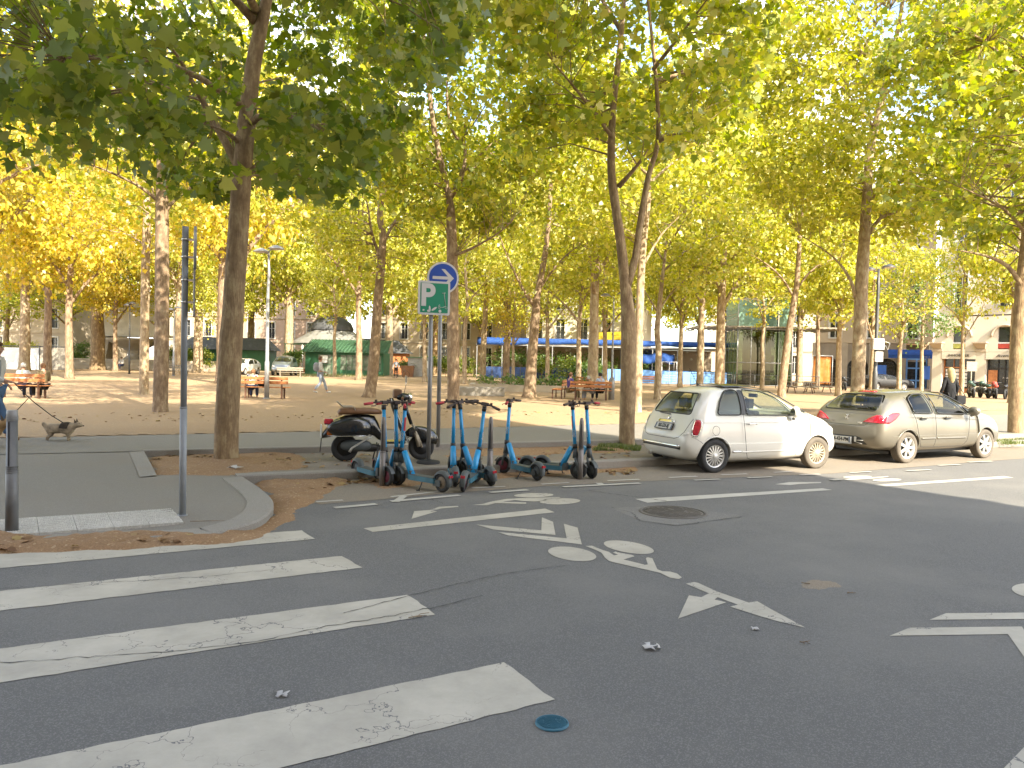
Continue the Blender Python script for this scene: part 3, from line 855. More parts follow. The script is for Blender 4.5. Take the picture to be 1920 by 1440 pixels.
for b in range(nb):
    xc = (b + .5) * bw
    w = empty('arch_window', (xc, 0, 4.12)); w.parent = bR
    bm = bmesh.new(); box(bm, -.45, .45, .25, .28, 0, 1.2); from_bm('pane', bm, M['darkglass'], w)
    bm = bmesh.new(); box(bm, -.455, .455, .12, .2, -.12, -.01); from_bm('sill', bm, M['white_paint'], w)
    bm = bmesh.new(); box(bm, -.45, .45, .1, .2, -.5, -.13); from_bm('coloured_panel', bm, [M['lime'], M['red_paint'], M['lime'], M['red_paint']][b % 4], w)
    s = empty('shopfront', (xc, 0, 0)); s.parent = bR
    hw = bw / 2 - .37
    bm = bmesh.new(); box(bm, -hw, hw, -.02, .1, 2.75, 3.33); from_bm('sign_board', bm, M['plaster_w'], s)
    bm = bmesh.new()
    for q in ((-hw, -hw + .1), (hw - .1, hw), (-.04, .04), (-.5, -.45)): box(bm, q[0], q[1], .5, .58, 0, 2.74)
    box(bm, -hw, hw, .5, .6, 2.0, 2.1); box(bm, -hw, hw, .45, .6, 0, .35); from_bm('shop_frame', bm, M['wood'] if b == 0 else M['black'], s)
    bm = bmesh.new(); box(bm, -hw, hw, .62, .64, .3, 2.74); from_bm('shop_glass', bm, M['darkglass'], s)
    if b < 2:
        text_mesh('sign_text', ['IMMOBILIER', 'Avenir'][b], [.27, .32][b], M['black'], .01, s, (0, -.04, 3.03), sx=[1.1, 1.25][b], shear=[0, .35][b])
    if b == 1:
        text_mesh('window_lettering', 'Avenir\n- - -\n-- --', .2, M['white_paint'], .005, s, (.1, .60, 1.1), sx=1)
        bm = bmesh.new(); box(bm, -hw + .1, -.5, .4, .49, .36, 1.9); from_bm('door', bm, M['wood'], s)
    if b == 0:
        bm = bmesh.new(); rg = random.Random(4)
        for i in range(3):
            for j in range(5): box(bm, -hw + .14 + i * .6, -hw + .54 + i * .6, .60, .615, .5 + j * .3, .72 + j * .3)
        from_bm('property_card', bm, M['white_paint'], s)

# second house of that row, farther left: arches, blue shop
p0 = at(1528, 79); p1 = at(1746, 75)
b2_, L2, H2 = facade('arcade_building', 'pinkish house with dark arches, small red balustrades and a blue awning shop', p0, p1, [4.4, 3.6, 3.4, 3.2, 3.0], bay=2.75, ww=1.05, wall=M['plaster'], skip_ground=True, balcony=False, roof_h=3)
nb = 4; bw = L2 / nb; bm = bmesh.new(); bmd = bmesh.new()
for b in range(nb + 1): box(bm, b * bw - .35, b * bw + .35, 0, .6, 0, 4.38)
from_bm('pier', bm, M['stone'], b2_)
bm = bmesh.new()
for b in range(nb):
    xa, xb = b * bw + .35, (b + 1) * bw - .35; xc = (xa + xb) / 2; r = (xb - xa) / 2
    if b < 3:
        pts = [(xa, 4.38), (xa, 1.7 + 0.01)] + [(xc - r * math.cos(t), 1.9 + r * math.sin(t)) for t in [PI * k / 14 for k in range(15)]] + [(xb, 1.71), (xb, 4.38)]
        vv = prism(bm, [(p[0], p[1]) for p in pts], -.35, -.1)
        xform(bm, vv, Matrix.Rotation(PI / 2, 4, 'X'))
from_bm('arch', bm, M['stone_d'], b2_)
bm = bmesh.new(); box(bm, 0, L2, 1.6, 1.8, 0, 4.3); from_bm('back_wall', bm, M['stone_d'], b2_)
for b, mm in enumerate(('darkglass', 'turq', 'darkglass', 'blue_light')):
    s = empty('shopfront', ((b + .5) * bw, 0, 0)); s.parent = b2_
    bm = bmesh.new(); box(bm, -bw / 2 + .4, bw / 2 - .4, 1.2, 1.3, .1, 2.6); from_bm('shop_glass', bm, M['darkglass'], s)
    bm = bmesh.new(); f_ = 1.1 if b < 3 else .3
    for x in (-bw / 2 + .4, -.06, bw / 2 - .52): box(bm, x, x + .14, f_, f_ + .09, 0, 2.9)
    for z in (.7, 1.9, 2.8): box(bm, -bw / 2 + .54, bw / 2 - .54, f_ + .01, f_ + .08, z, z + .14)
    from_bm('shop_frame', bm, M['steel_d'] if b < 3 else M['blue_light'], s)
aw = empty('awning', at(1662, 75.2, 0), label='blue awning stretched over the blue framed shop front', cat='awning')
aw.rotation_euler = (0, 0, b2_.rotation_euler.z)
bm = bmesh.new(); v = [bm.verts.new(q) for q in ((0, .05, 3.95), (4.6, .05, 3.95), (4.6, -1.1, 3.45), (0, -1.1, 3.45), (4.6, -1.1, 3.1), (0, -1.1, 3.1))]
bm.faces.new([v[i] for i in (0, 3, 2, 1)]); bm.faces.new([v[i] for i in (3, 5, 4, 2)]); bmesh.ops.solidify(bm, geom=list(bm.faces), thickness=.03)
from_bm('canvas', bm, M['blue_canvas'], aw); text_mesh('lettering', '- -- -', .25, M['white_paint'], .004, aw, (3.2, -1.14, 3.28), sx=1.6)
oc = empty('hanging_cloth', at(1541, 70.5, .2), .1, 'crumpled orange cloth hanging in front of the dark arches', 'cloth')
bm = bmesh.new(); g = {}
for i in range(9):
    for j in range(8): g[i, j] = bm.verts.new((i * .22 - .9, .12 * math.sin(i * 1.7 + j * .3), .3 + j * .36))
for i in range(8):
    for j in range(7): bm.faces.new((g[i, j], g[i + 1, j], g[i + 1, j + 1], g[i, j + 1]))
bmesh.ops.solidify(bm, geom=list(bm.faces), thickness=.02); from_bm('cloth_sheet', bm, M['orange_cloth'], oc, smooth=True)
bm = bmesh.new(); tube(bm, [(-.95, 0, 0), (-.95, 0, 2.95)], .03); tube(bm, [(.95, 0, 0), (.95, 0, 2.95)], .03); tube(bm, [(-.95, 0, 2.9), (.95, 0, 2.9)], .03); from_bm('frame', bm, M['steel'], oc)

# houses closing the far side of the square
facade('apartment_building', 'cream corner house with balconies above the blue terrace roof', at(985, 96), at(1200, 92), [4.2, 3.6, 3.5, 3.4, 3.2], bay=2.8, wall=M['plaster_w'])
facade('apartment_building', 'long pale house front seen between the sign poles and the terrace', at(700, 112), at(975, 104), [4.2, 3.4, 3.4, 3.2], bay=3.0, wall=M['plaster'])
facade('apartment_building', 'pink house front behind the grey parked car', at(415, 118), at(600, 116), [4.0, 3.6, 3.4, 3.4, 3.2], bay=2.9, wall=mat('plaster_pink', (0.44, 0.32, 0.24), rough=.9, var=.06, scale=.5))
facade('apartment_building', 'beige house in leaf shade behind the grey hoarding', at(-80, 92), at(126, 90), [4.0, 3.4, 3.2, 3.0], bay=3.6, ww=1.0, wall=M['stone'])
facade('apartment_building', 'cream house closing the gap right of the glass pavilion', at(1330, 116), at(1560, 110), [4.2, 3.6, 3.5, 3.4, 3.2, 3.0], bay=3.0, wall=M['plaster_w'])
facade('apartment_building', 'low pale house behind the fountain steps', at(290, 120), at(408, 119), [4.2, 3.6, 3.4, 3.2], bay=3.2, wall=M['plaster'])

# stone fountain with its steps
fo = empty('fountain', at(252, 84, .2), 0.05, 'large white stone fountain with a wide basin on steps', 'fountain')
bm = bmesh.new()
for i, (hw_, hd, z) in enumerate(((9.5, 5, 0), (8.6, 4.3, .35), (7.7, 3.6, .7))):
    box(bm, -hw_, hw_, -hd, hd, z, z + .348)
from_bm('steps', bm, M['stone'], fo)
bm = bmesh.new(); box(bm, -3.6, 3.6, -1.6, 1.6, 3.5, 3.75); box(bm, -3.2, 3.2, -1.3, 1.3, 3.752, 6.4); box(bm, -3.5, 3.5, -1.5, 1.5, 6.402, 6.7); box(bm, -2.4, 2.4, -1, 1, 6.702, 8.3)
from_bm('pedestal', bm, mat('white_stone', (0.66, 0.60, 0.50), rough=.8, var=.12, scale=1.4, bump=.2), fo)
bm = bmesh.new(); lathe(bm, [(0, 1.06), (1.2, 1.06), (.7, 1.5), (.8, 2.0), (1.9, 2.6), (2.8, 3.1), (2.9, 3.3), (2.7, 3.35), (2.4, 3.1), (0, 2.9)], 28); from_bm('basin', bm, M['stone'], fo)
bm = bmesh.new()
for sx in (-1, 1):
    for k in (2.9, ):
        vv = prism(bm, [(sx * 2.7, 1.06), (sx * 3.9, 1.06), (sx * 3.3, 2.2), (sx * 2.9, 3.48), (sx * 2.3, 3.48)][::sx], -.9, .9); xform(bm, vv, Matrix.Rotation(PI / 2, 4, 'X'))
from_bm('buttress', bm, M['stone'], fo)

# grey hoarding left
ho = empty('hoarding', at(22, 71, .2), 0, 'grey panelled hoarding beside a white wall, behind the far bench', 'hoarding')
bm = bmesh.new()
for i in range(3): box(bm, 2.6 + i * .86, 3.44 + i * .86, -.06, .06, .02, 2.05)
from_bm('grey_panel', bm, mat('grey_panel', (0.30, 0.27, 0.22), rough=.8), ho)
bm = bmesh.new(); box(bm, -6, .9, 0, .15, 0, 2.0); box(bm, 1.0, 2.5, 0, .15, 0, 2.0); from_bm('white_panel', bm, M['white_paint'], ho)
bm = bmesh.new()
for x in (-6, -2.5, .95, 2.55, 5.2): box(bm, x - .04, x + .04, -.1, .16, 0, 2.2)
box(bm, -6, 5.2, -.02, .1, 2.1, 2.18); from_bm('post_rail', bm, M['steel_d'], ho)

# green kiosk and the carousel behind it
ki = empty('kiosk', at(566, 78, .2), -.05, 'green wooden kiosk with a lean to metal roof and glazed front', 'kiosk')
bm = bmesh.new(); vv = prism(bm, [(0, 0), (0, 0)], 0, 0) if False else None
v = [bm.verts.new(q) for q in ((.3, 0, 0), (.3, 3, 0), (.3, 3, 3.3), (.3, 0, 2.25))]; bm.faces.new(v)
box(bm, .3, 1.6, -.02, .06, 0, 2.2); box(bm, 3.6, 3.9, -.02, .06, 0, 2.2); box(bm, 8.1, 8.3, 0, 3, 0, 2.3); box(bm, .3, 8.3, -.03, .05, 2.02, 2.3); box(bm, 3.9, 8.1, -.02, .05, 0, .5); box(bm, .36, 8.1, 2.9, 3, 0, 3.2)
bmesh.ops.recalc_face_normals(bm, faces=list(bm.faces)); from_bm('wall', bm, M['green_paint'], ki)
bm = bmesh.new(); v = [bm.verts.new(q) for q in ((-.1, -.5, 2.25), (8.8, -.5, 2.25), (8.5, 3.1, 3.62), (.1, 3.1, 3.62))]
bm.faces.new(v); bmesh.ops.solidify(bm, geom=list(bm.faces), thickness=.06)
for i in range(24):
    x = .05 + i * .37; tube(bm, [(x - .1, -.48, 2.29), (x, 3.08, 3.66)], .035, 5)
from_bm('roof', bm, M['green_roof'], ki)
bm = bmesh.new(); box(bm, -1.9, .05, 0, 2.6, 3.0, 3.08); tube(bm, [(-1.8, .1, 0), (-1.8, .1, 3)], .05); tube(bm, [(-1.2, .1, 0), (-1.2, .1, 3)], .05); from_bm('side_awning', bm, M['green_roof'], ki)
bm = bmesh.new()
for x in (1.6, 2.3, 3.0, 3.55, 3.9, 4.5, 5.1, 5.7, 6.3, 6.9, 7.5, 8.05): box(bm, x, x + .05, -.05, .02, .02, 2.02)
box(bm, 1.6, 3.6, -.04, .01, 1.0, 1.05); box(bm, 3.9, 8.1, -.04, .01, 1.0, 1.05); from_bm('window_bars', bm, M['green_roof'], ki)
bm = bmesh.new(); box(bm, 1.6, 3.6, .0, .02, .02, 2.02); box(bm, 3.9, 8.1, .0, .02, .5, 2.02); from_bm('window', bm, mat('kiosk_glass', (.22, .26, .20), rough=.15, var=.35, scale=1.2), ki)
bm = bmesh.new(); box(bm, 1.9, 2.6, -.09, -.06, 1.2, 1.95); from_bm('notice', bm, M['white_paint'], ki)
ca = empty('carousel', at(621, 86, .2), .2, 'round carousel tent with a dark slate dome behind the green kiosk', 'carousel')
bm = bmesh.new(); lathe(bm, [(4.4, 3.4), (3.0, 4.2), (2.2, 4.8)], 8); lathe(bm, [(4.5, 3.25), (4.4, 3.42)], 8); from_bm('skirt_roof', bm, M['slate_pale'], ca)
bm = bmesh.new(); lathe(bm, [(2.35, 4.75), (2.4, 4.9), (2.1, 5.6), (1.4, 6.1), (.5, 6.35), (.15, 6.5), (0, 6.8)], 16); from_bm('dome', bm, M['slate'], ca)
bm = bmesh.new()
for k in range(8): a = k * PI / 4; tube(bm, [(4.2 * math.cos(a), 4.2 * math.sin(a), 0), (4.2 * math.cos(a), 4.2 * math.sin(a), 3.4)], .09, 6)
lathe(bm, [(1.2, 0), (1.2, 3.3)], 16); from_bm('pillar', bm, M['white_paint'], ca)
bm = bmesh.new(); lathe(bm, [(4.3, 0), (4.3, .4), (0, .42)], 24); from_bm('platform', bm, M['wood'], ca)
sl = empty('slate_pavilion', at(706, 90, .2), 0, 'low dark slate roofed pavilion joining the kiosk on its right', 'pavilion')
bm = bmesh.new(); v = [bm.verts.new(q) for q in ((-5, -2, 2.4), (4, -2, 2.4), (4, 2, 2.4), (-5, 2, 2.4), (-4, 0, 4.2), (2.5, 0, 3.9))]
for q in ((0, 1, 5, 4), (1, 2, 5), (2, 3, 4, 5), (3, 0, 4)): bm.faces.new([v[i] for i in q])
from_bm('roof', bm, M['slate'], sl); bm = bmesh.new(); box(bm, -4.6, 3.6, -1.6, 1.6, 0, 2.4); from_bm('wall', bm, M['wood'], sl)

# restaurant terrace with its blue roof
Yt = 78
te = empty('terrace', at(893, Yt, .2), 0.02, 'restaurant terrace under a long blue canvas roof, glazed and full of plants', 'terrace')
Lt = (1365 - 893) / FPX * Yt
bm = bmesh.new()
g = []
for i in range(41):
    x = Lt * i / 40; sag = .06 * math.sin(i * .9); g.append([bm.verts.new((x, -.1, 3.35 + sag + .25 * min(1, i / 12))), bm.verts.new((x, -.12, 3.8 + .25 * min(1, i / 12) + sag * .5)), bm.verts.new((x, 1.2, 4.2))])
for i in range(40):
    for k in range(2): bm.faces.new((g[i][k], g[i + 1][k], g[i + 1][k + 1], g[i][k + 1]))
bmesh.ops.solidify(bm, geom=list(bm.faces), thickness=.02)
from_bm('canvas_valance', bm, M['blue_canvas'], te, smooth=True)
bm = bmesh.new(); box(bm, -.1, Lt, 0, 6, 3.38, 3.5)
for i in range(11): box(bm, Lt * i / 10 - .04, Lt * i / 10 + .04, .0, .08, 0, 3.38)
from_bm('post_frame', bm, M['steel'], te)
bm = bmesh.new(); box(bm, 2, Lt, 5.8, 6, 0, 3.36); from_bm('back_wall', bm, M['plaster'], te)
bm = bmesh.new(); box(bm, 15, 19.4, 2.6, 2.9, 0, 3.3); from_bm('inner_wall', bm, M['blue_dark'], te)
bm = bmesh.new(); rg = random.Random(3)
for i in range(30): x = rg.uniform(5, Lt - 1); z = rg.uniform(2.3, 3.1); lathe(bm, [(0, -.16), (.12, -.08), (.13, .05), (0, .15)], 8, Matrix.Translation((x, rg.uniform(1, 3), z)))
from_bm('hanging_lantern', bm, M['plaster_w'], te)
cl = [(rg.uniform(.5, Lt - 6), rg.uniform(.5, 2.4), rg.uniform(.8, 2.7)) for _ in range(90)]
tr_ = te
DEFER = []
def plant_mass(parent, clusters, per, spread, size, leaf, name='foliage'):
    DEFER.append((parent, clusters, per, spread, size, leaf, name))
plant_mass(te, cl, 60, .35, .2, 'leaf_fresh', 'climbing_plants')
fe = empty('panel_fence', at(905, Yt - 1.2, .2), 0.02, 'waist high fence of blue panels along the terrace front', 'fence')
n = 26
for i in range(n):
    bm = bmesh.new(); x = i * (Lt - 1) / n; w_ = (Lt - 1) / n - .08; box(bm, x, x + w_, 0, .05, .08, 1.2)
    for k in range(5): box(bm, x + .08 + k * w_ / 5.5, x + .14 + k * w_ / 5.5, -.02, -.001, .1, 1.18)
    from_bm('panel', bm, M['blue_dark'] if i < 13 or i in (18,) else M['blue_light'], fe)
for i in range(n + 1): x = i * (Lt - 1) / n - .04; bm = bmesh.new(); tube(bm, [(x, .03, 0), (x, .03, 1.28)], .03, 6); from_bm('post', bm, M['steel_d'], fe)
# yellow awning of the shop behind
ya = empty('yellow_awning', at(1030, 88, 0), .03, 'yellow shop awning behind the terrace roof', 'awning')
bm = bmesh.new(); v = [bm.verts.new(q) for q in ((5, 0, 5.5), (9, 0, 5.7), (9, -1.5, 4.9), (5, -1.5, 4.7), (9, -1.5, 4.5), (5, -1.5, 4.4))]
bm.faces.new([v[i] for i in (0, 3, 2, 1)]); bm.faces.new([v[i] for i in (3, 5, 4, 2)]); bmesh.ops.solidify(bm, geom=list(bm.faces), thickness=.03); from_bm('canvas', bm, M['yellow'], ya)
bm = bmesh.new(); tube(bm, [(5.1, -1.4, 0.2), (5.1, -1.4, 4.6)], .05); tube(bm, [(8.9, -1.4, .2), (8.9, -1.4, 4.8)], .05); from_bm('post', bm, M['steel'], ya)

# glass pavilion with its flat lattice canopy
Yp = 70
gp = empty('glass_pavilion', at(1419, Yp + 2.5, .2), -.06, 'square glass pavilion pierced by a flat steel lattice canopy', 'pavilion')
hw = 2.45
bm = bmesh.new()
for z0_, z1_ in ((0.1, 2.1), (2.16, 5.1)):
    for sx, sy, ax in ((-1, -1, 0), (-1, 1, 0), (-1, -1, 1), (1, -1, 1)):
        for i in range(4):
            a0 = -hw + i * hw / 2 + .03; a1 = a0 + hw / 2 - .06
            if ax == 0: box(bm, a0, a1, sy * hw - .015, sy * hw + .015, z0_, z1_)
            else: box(bm, sx * hw - .015, sx * hw + .015, a0, a1, z0_, z1_)
from_bm('glass_wall', bm, M['pglass'], gp)
bm = bmesh.new()
for x in (-hw, -hw / 2, 0, hw / 2, hw):
    for y in (-hw, hw): tube(bm, [(x, y, 0), (x, y, 5.3)], .035 if abs(x) < hw else .06, 6)
for y in (-hw / 2, 0, hw / 2):
    for x in (-hw, hw): tube(bm, [(x, y, 0), (x, y, 5.3)], .035, 6)
for z in (.06, 2.12, 5.2, 7.95):
    for a, b in (((-hw, -hw), (hw, -hw)), ((hw, -hw), (hw, hw)), ((hw, hw), (-hw, hw)), ((-hw, hw), (-hw, -hw))): tube(bm, [(*a, z), (*b, z)], .05, 6)
for x in (-hw, hw):
    for y in (-hw, hw): tube(bm, [(x, y, 5.3), (x, y, 8)], .05, 6)
from_bm('frame', bm, M['steel'], gp)
bm = bmesh.new(); box(bm, -hw, 0, -hw - .01, -hw + .01, 5.4, 7.9); box(bm, 1.2, hw, -hw - .01, -hw + .01, 5.4, 7.9); box(bm, -hw - .01, -hw + .01, -hw + .02, hw, 5.4, 7.9); box(bm, -hw + .02, hw, hw, hw + .02, 5.4, 7.9); from_bm('upper_glass', bm, M['turq'], gp)
bm = bmesh.new()
for i in range(30): y = -3.4 + i * .235; box(bm, -6.2, 7.0, y, y + .05, 5.32, 5.40)
for i in range(26): x = -6.2 + i * .525; box(bm, x, x + .06, -3.4, 3.4, 5.24, 5.31)
for x in (-6, -3.1, 3.3, 6.8):
    for y in (-3.3, 3.3): tube(bm, [(x, y, 5.2), (x * .9, y, 5.25)], .07, 6)
tube(bm, [(-6.1, -3.4, 5.38), (-hw, -hw, 6.6)], .025, 5); tube(bm, [(-4.6, -3.4, 5.38), (-hw, -hw, 6.3)], .025, 5)
from_bm('lattice_canopy', bm, M['wood_grey'], gp)
bm = bmesh.new(); box(bm, -1.2, 1.0, -.8, .9, 0, 4.6); from_bm('lift_shaft', bm, mat('brown_panel', (.2, .13, .08), rough=.6, var=.3, scale=1), gp)
def railing(name, a, b, label, h=1.05, posts=1.5, m='steel_d', bars=True):
    L_ = (b - a).length; an = math.atan2((b - a).y, (b - a).x); o = empty(name, a, an, label, 'railing')
    n = max(2, int(L_ / posts))
    for i in range(n + 1): bm = bmesh.new(); tube(bm, [(L_ * i / n, 0, 0), (L_ * i / n, 0, h)], .03, 6); from_bm('post', bm, M[m], o)
    bm = bmesh.new(); tube(bm, [(0, 0, h), (L_, 0, h)], .03, 6)
    for z in ((.2, .4, .6, .8) if bars else (.5,)): tube(bm, [(0, 0, z), (L_, 0, z)], .012, 4)
    from_bm('rail', bm, M[m], o); return o
railing('railing', at(1295, 66.5, .2), at(1372, 65.5, .2), 'steel railing between the terrace and the glass pavilion')
railing('railing', at(1376, 65.2, .2), at(1535, 63.2, .2), 'long steel railing in front of the glass pavilion')
ga = railing('gate_panel', at(1240, 68, .2), at(1268, 68, .2), 'white mesh site gate beside the blue tarpaulin', 2.0, 1.3, 'white_paint')
tb = empty('tarpaulin', at(1199, 72, .2), 0, 'crumpled deep blue tarpaulin stretched behind the mesh gate', 'tarpaulin')
bm = bmesh.new(); g = {}
for i in range(17):
    for j in range(5): g[i, j] = bm.verts.new((i * .2, .1 * math.sin(i * 1.3 + j), 1.9 + j * .22 - .1 * math.sin(i * .5)))
for i in range(16):
    for j in range(4): bm.faces.new((g[i, j], g[i + 1, j], g[i + 1, j + 1], g[i, j + 1]))
bmesh.ops.solidify(bm, geom=list(bm.faces), thickness=.01); from_bm('sheet', bm, M['blue_canvas'], tb, smooth=True)
bm = bmesh.new()
for x in (0, 1.6, 3.2): tube(bm, [(x, .1, 0), (x, .1, 2.75)], .03, 6)
from_bm('post', bm, M['steel'], tb)
hp = empty('blue_hoarding', at(1198, 70, .2), 0, 'light blue painted hoarding below the tarpaulin', 'hoarding')
for i in range(8):
    bm = bmesh.new(); box(bm, i * 1.0, i * 1.0 + .96, 0, .04, .05, 1.15); from_bm('panel', bm, M['blue_light'], hp)

# planter wall, stone block, hedges
pb = empty('stone_block', G(903, 742, .2), .05, 'low grey stone block lying on the gravel left of the forked tree', 'stone block')
bm = bmesh.new(); box(bm, -1.1, 1.1, -.35, .35, 0, .42); bevel_all(bm, .02); from_bm('block', bm, M['kerb'], pb)
pbed = empty('planter_bed', G(1000, 735, .2), .03, 'long low stone edged bed with grasses before the blue fence', 'planter')
bm = bmesh.new(); box(bm, -3.6, 4.2, -.15, .15, 0, .38); box(bm, -3.6, 4.2, 2.6, 2.9, 0, .38); box(bm, -3.6, -3.3, .15, 2.6, 0, .38); box(bm, 3.9, 4.2, .15, 2.6, 0, .38); from_bm('edging', bm, M['stone'], pbed)
bm = bmesh.new(); box(bm, -3.3, 3.9, .15, 2.6, .1, .3); from_bm('soil', bm, M['dirt'], pbed)
rg = random.Random(6)
plant_mass(pbed, [(rg.uniform(-3.2, 3.8), rg.uniform(.2, 2.5), rg.uniform(.35, .7)) for _ in range(40)], 40, .2, .14, 'leaf_fresh', 'grasses')
def hedge(u, Y, w, h, d, leaf, label, cat='hedge', n=40, name='hedge', size=.16):
    o = empty(name, at(u, Y, .2), 0, label, cat); rg = random.Random(int(u))
    bm = bmesh.new()
    for i in range(6): x = rg.uniform(-w / 2, w / 2) * .8; tube(bm, [(x, 0, 0), (x + rg.uniform(-.1, .1), 0, h * .7)], .02, 5)
    from_bm('stem', bm, M['bark'], o)
    plant_mass(o, [(rg.uniform(-w / 2, w / 2), rg.uniform(-d / 2, d / 2), rg.uniform(.15, 1) ** .7 * h * .9) for _ in range(n)], 60, .22, size, leaf)
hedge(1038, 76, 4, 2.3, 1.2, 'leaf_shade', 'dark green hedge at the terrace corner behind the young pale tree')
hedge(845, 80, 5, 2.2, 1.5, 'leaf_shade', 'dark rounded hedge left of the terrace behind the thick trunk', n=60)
hedge(1100, 75.5, 3, 1.9, 1.0, 'leaf_fresh', 'bright green bush on the blue fence behind the bench with three people', 'bush', name='bush')
hedge(548, 76, 1.6, 2.4, 1.0, 'leaf_fresh', 'ivy covered green bush at the left wall of the kiosk', 'bush', name='bush')
hedge(150, 90, 1.8, 3.0, 1.5, 'leaf_fresh', 'light green rounded bush left of the fountain', 'bush', name='bush')
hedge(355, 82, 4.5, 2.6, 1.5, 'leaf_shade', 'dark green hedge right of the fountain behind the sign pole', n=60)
hedge(15, 74, 5, 2.6, 1.5, 'leaf_yg', 'yellow green hedge behind the white wall at the picture edge', n=50)
hedge(764, 77, 1.4, 1.5, 1.0, 'leaf_fresh', 'leafy plant growing out of the brown planter tub', 'plant', n=16, name='potted_plant')
tu = empty('planter_tub', at(764, 76, .2), 0, 'brown square planter tub behind the P sign', 'planter')
bm = bmesh.new(); vv = prism(bm, [(-.5, -.5), (.5, -.5), (.5, .5), (-.5, .5)], 0, 1.1)
for v in vv:
    if v.co.z > .5: v.co.x *= 1.25; v.co.y *= 1.25
from_bm('tub_body', bm, mat('corten', (.25, .12, .06), rough=.8), tu)
sd = empty('steel_cabinet', at(788, 77, .2), 0, 'pale metal street cabinet with a green roof behind the sign poles', 'cabinet')
bm = bmesh.new(); box(bm, -1.2, 1.2, -.6, .6, .05, 1.9); from_bm('cabinet_body', bm, M['steel'], sd); bm = bmesh.new(); box(bm, -1.4, 1.3, -.8, .7, 1.91, 2.0); from_bm('cabinet_roof', bm, M['green_roof'], sd)
bm = bmesh.new(); box(bm, .3, 1.0, -.63, -.61, .9, 1.6); from_bm('poster', bm, M['white_paint'], sd)
gs = empty('green_shed', at(425, 92, .2), 0, 'long dark green shed roof behind the white parked car', 'shed')
bm = bmesh.new(); box(bm, -5.5, 5, 0, 3, 0, 2.4); from_bm('wall', bm, M['green_paint'], gs)
bm = bmesh.new(); v = [bm.verts.new(q) for q in ((-5.9, -.5, 2.42), (5.4, -.5, 2.42), (4.4, 1.5, 3.9), (-4.9, 1.5, 3.9), (5.4, 3.5, 2.42), (-5.9, 3.5, 2.42))]
for q in ((0, 1, 2, 3), (1, 4, 2), (4, 5, 3, 2), (5, 0, 3)): bm.faces.new([v[i] for i in q])
from_bm('roof', bm, M['slate'], gs)
# ================================================================ TREES

PALM = np.array([(0, 0, 0), (.26, -.10, -.05), (.52, .08, -.13), (.36, .22, -.07), (.68, .52, -.17), (.36, .50, -.06), (.27, .64, -.07), (0, 1.05, -.16),
                 (-.27, .64, -.07), (-.36, .50, -.06), (-.68, .52, -.17), (-.36, .22, -.07), (-.52, .08, -.13), (-.26, -.10, -.05)], float)
MIDL = np.array([(0, 0, 0), (.5, .15, -.1), (.34, .5, -.05), (0, 1, -.15), (-.34, .5, -.05), (-.5, .15, -.1)], float)
FARL = np.array([(0, 0, 0), (.42, .42, -.12), (0, 1, -.05), (-.42, .42, -.12)], float)

def leaves_mesh(name, pos, size, T, rg, m, upbias=0.55):
    N, K = len(pos), len(T)
    nrm = rg.normal(size=(N, 3)); nrm /= np.linalg.norm(nrm, axis=1)[:, None]
    nrm[:, 2] += upbias; nrm /= np.linalg.norm(nrm, axis=1)[:, None]
    tip = rg.normal(size=(N, 3)); tip[:, 2] -= .5
    tip -= (tip * nrm).sum(1)[:, None] * nrm; tip /= np.linalg.norm(tip, axis=1)[:, None]
    sx = np.cross(tip, nrm)
    s = size * rg.uniform(.55, 1.15, N)
    V = pos[:, None, :] + s[:, None, None] * (T[None, :, 0, None] * sx[:, None, :] + (T[None, :, 1, None] - .3) * tip[:, None, :] + T[None, :, 2, None] * nrm[:, None, :])
    me = bpy.data.meshes.new(name)
    me.vertices.add(N * K); me.vertices.foreach_set('co', V.astype(np.float32).ravel())
    me.loops.add(N * K); me.loops.foreach_set('vertex_index', np.arange(N * K, dtype=np.int32))
    me.polygons.add(N); me.polygons.foreach_set('loop_start', np.arange(0, N * K, K, dtype=np.int32))
    me.polygons.foreach_set('loop_total', np.full(N, K, dtype=np.int32))
    me.update(calc_edges=True); me.materials.append(m)
    return me

def near_pt(P, q):
    d = ((P - q) ** 2).sum(1); return int(d.argmin())

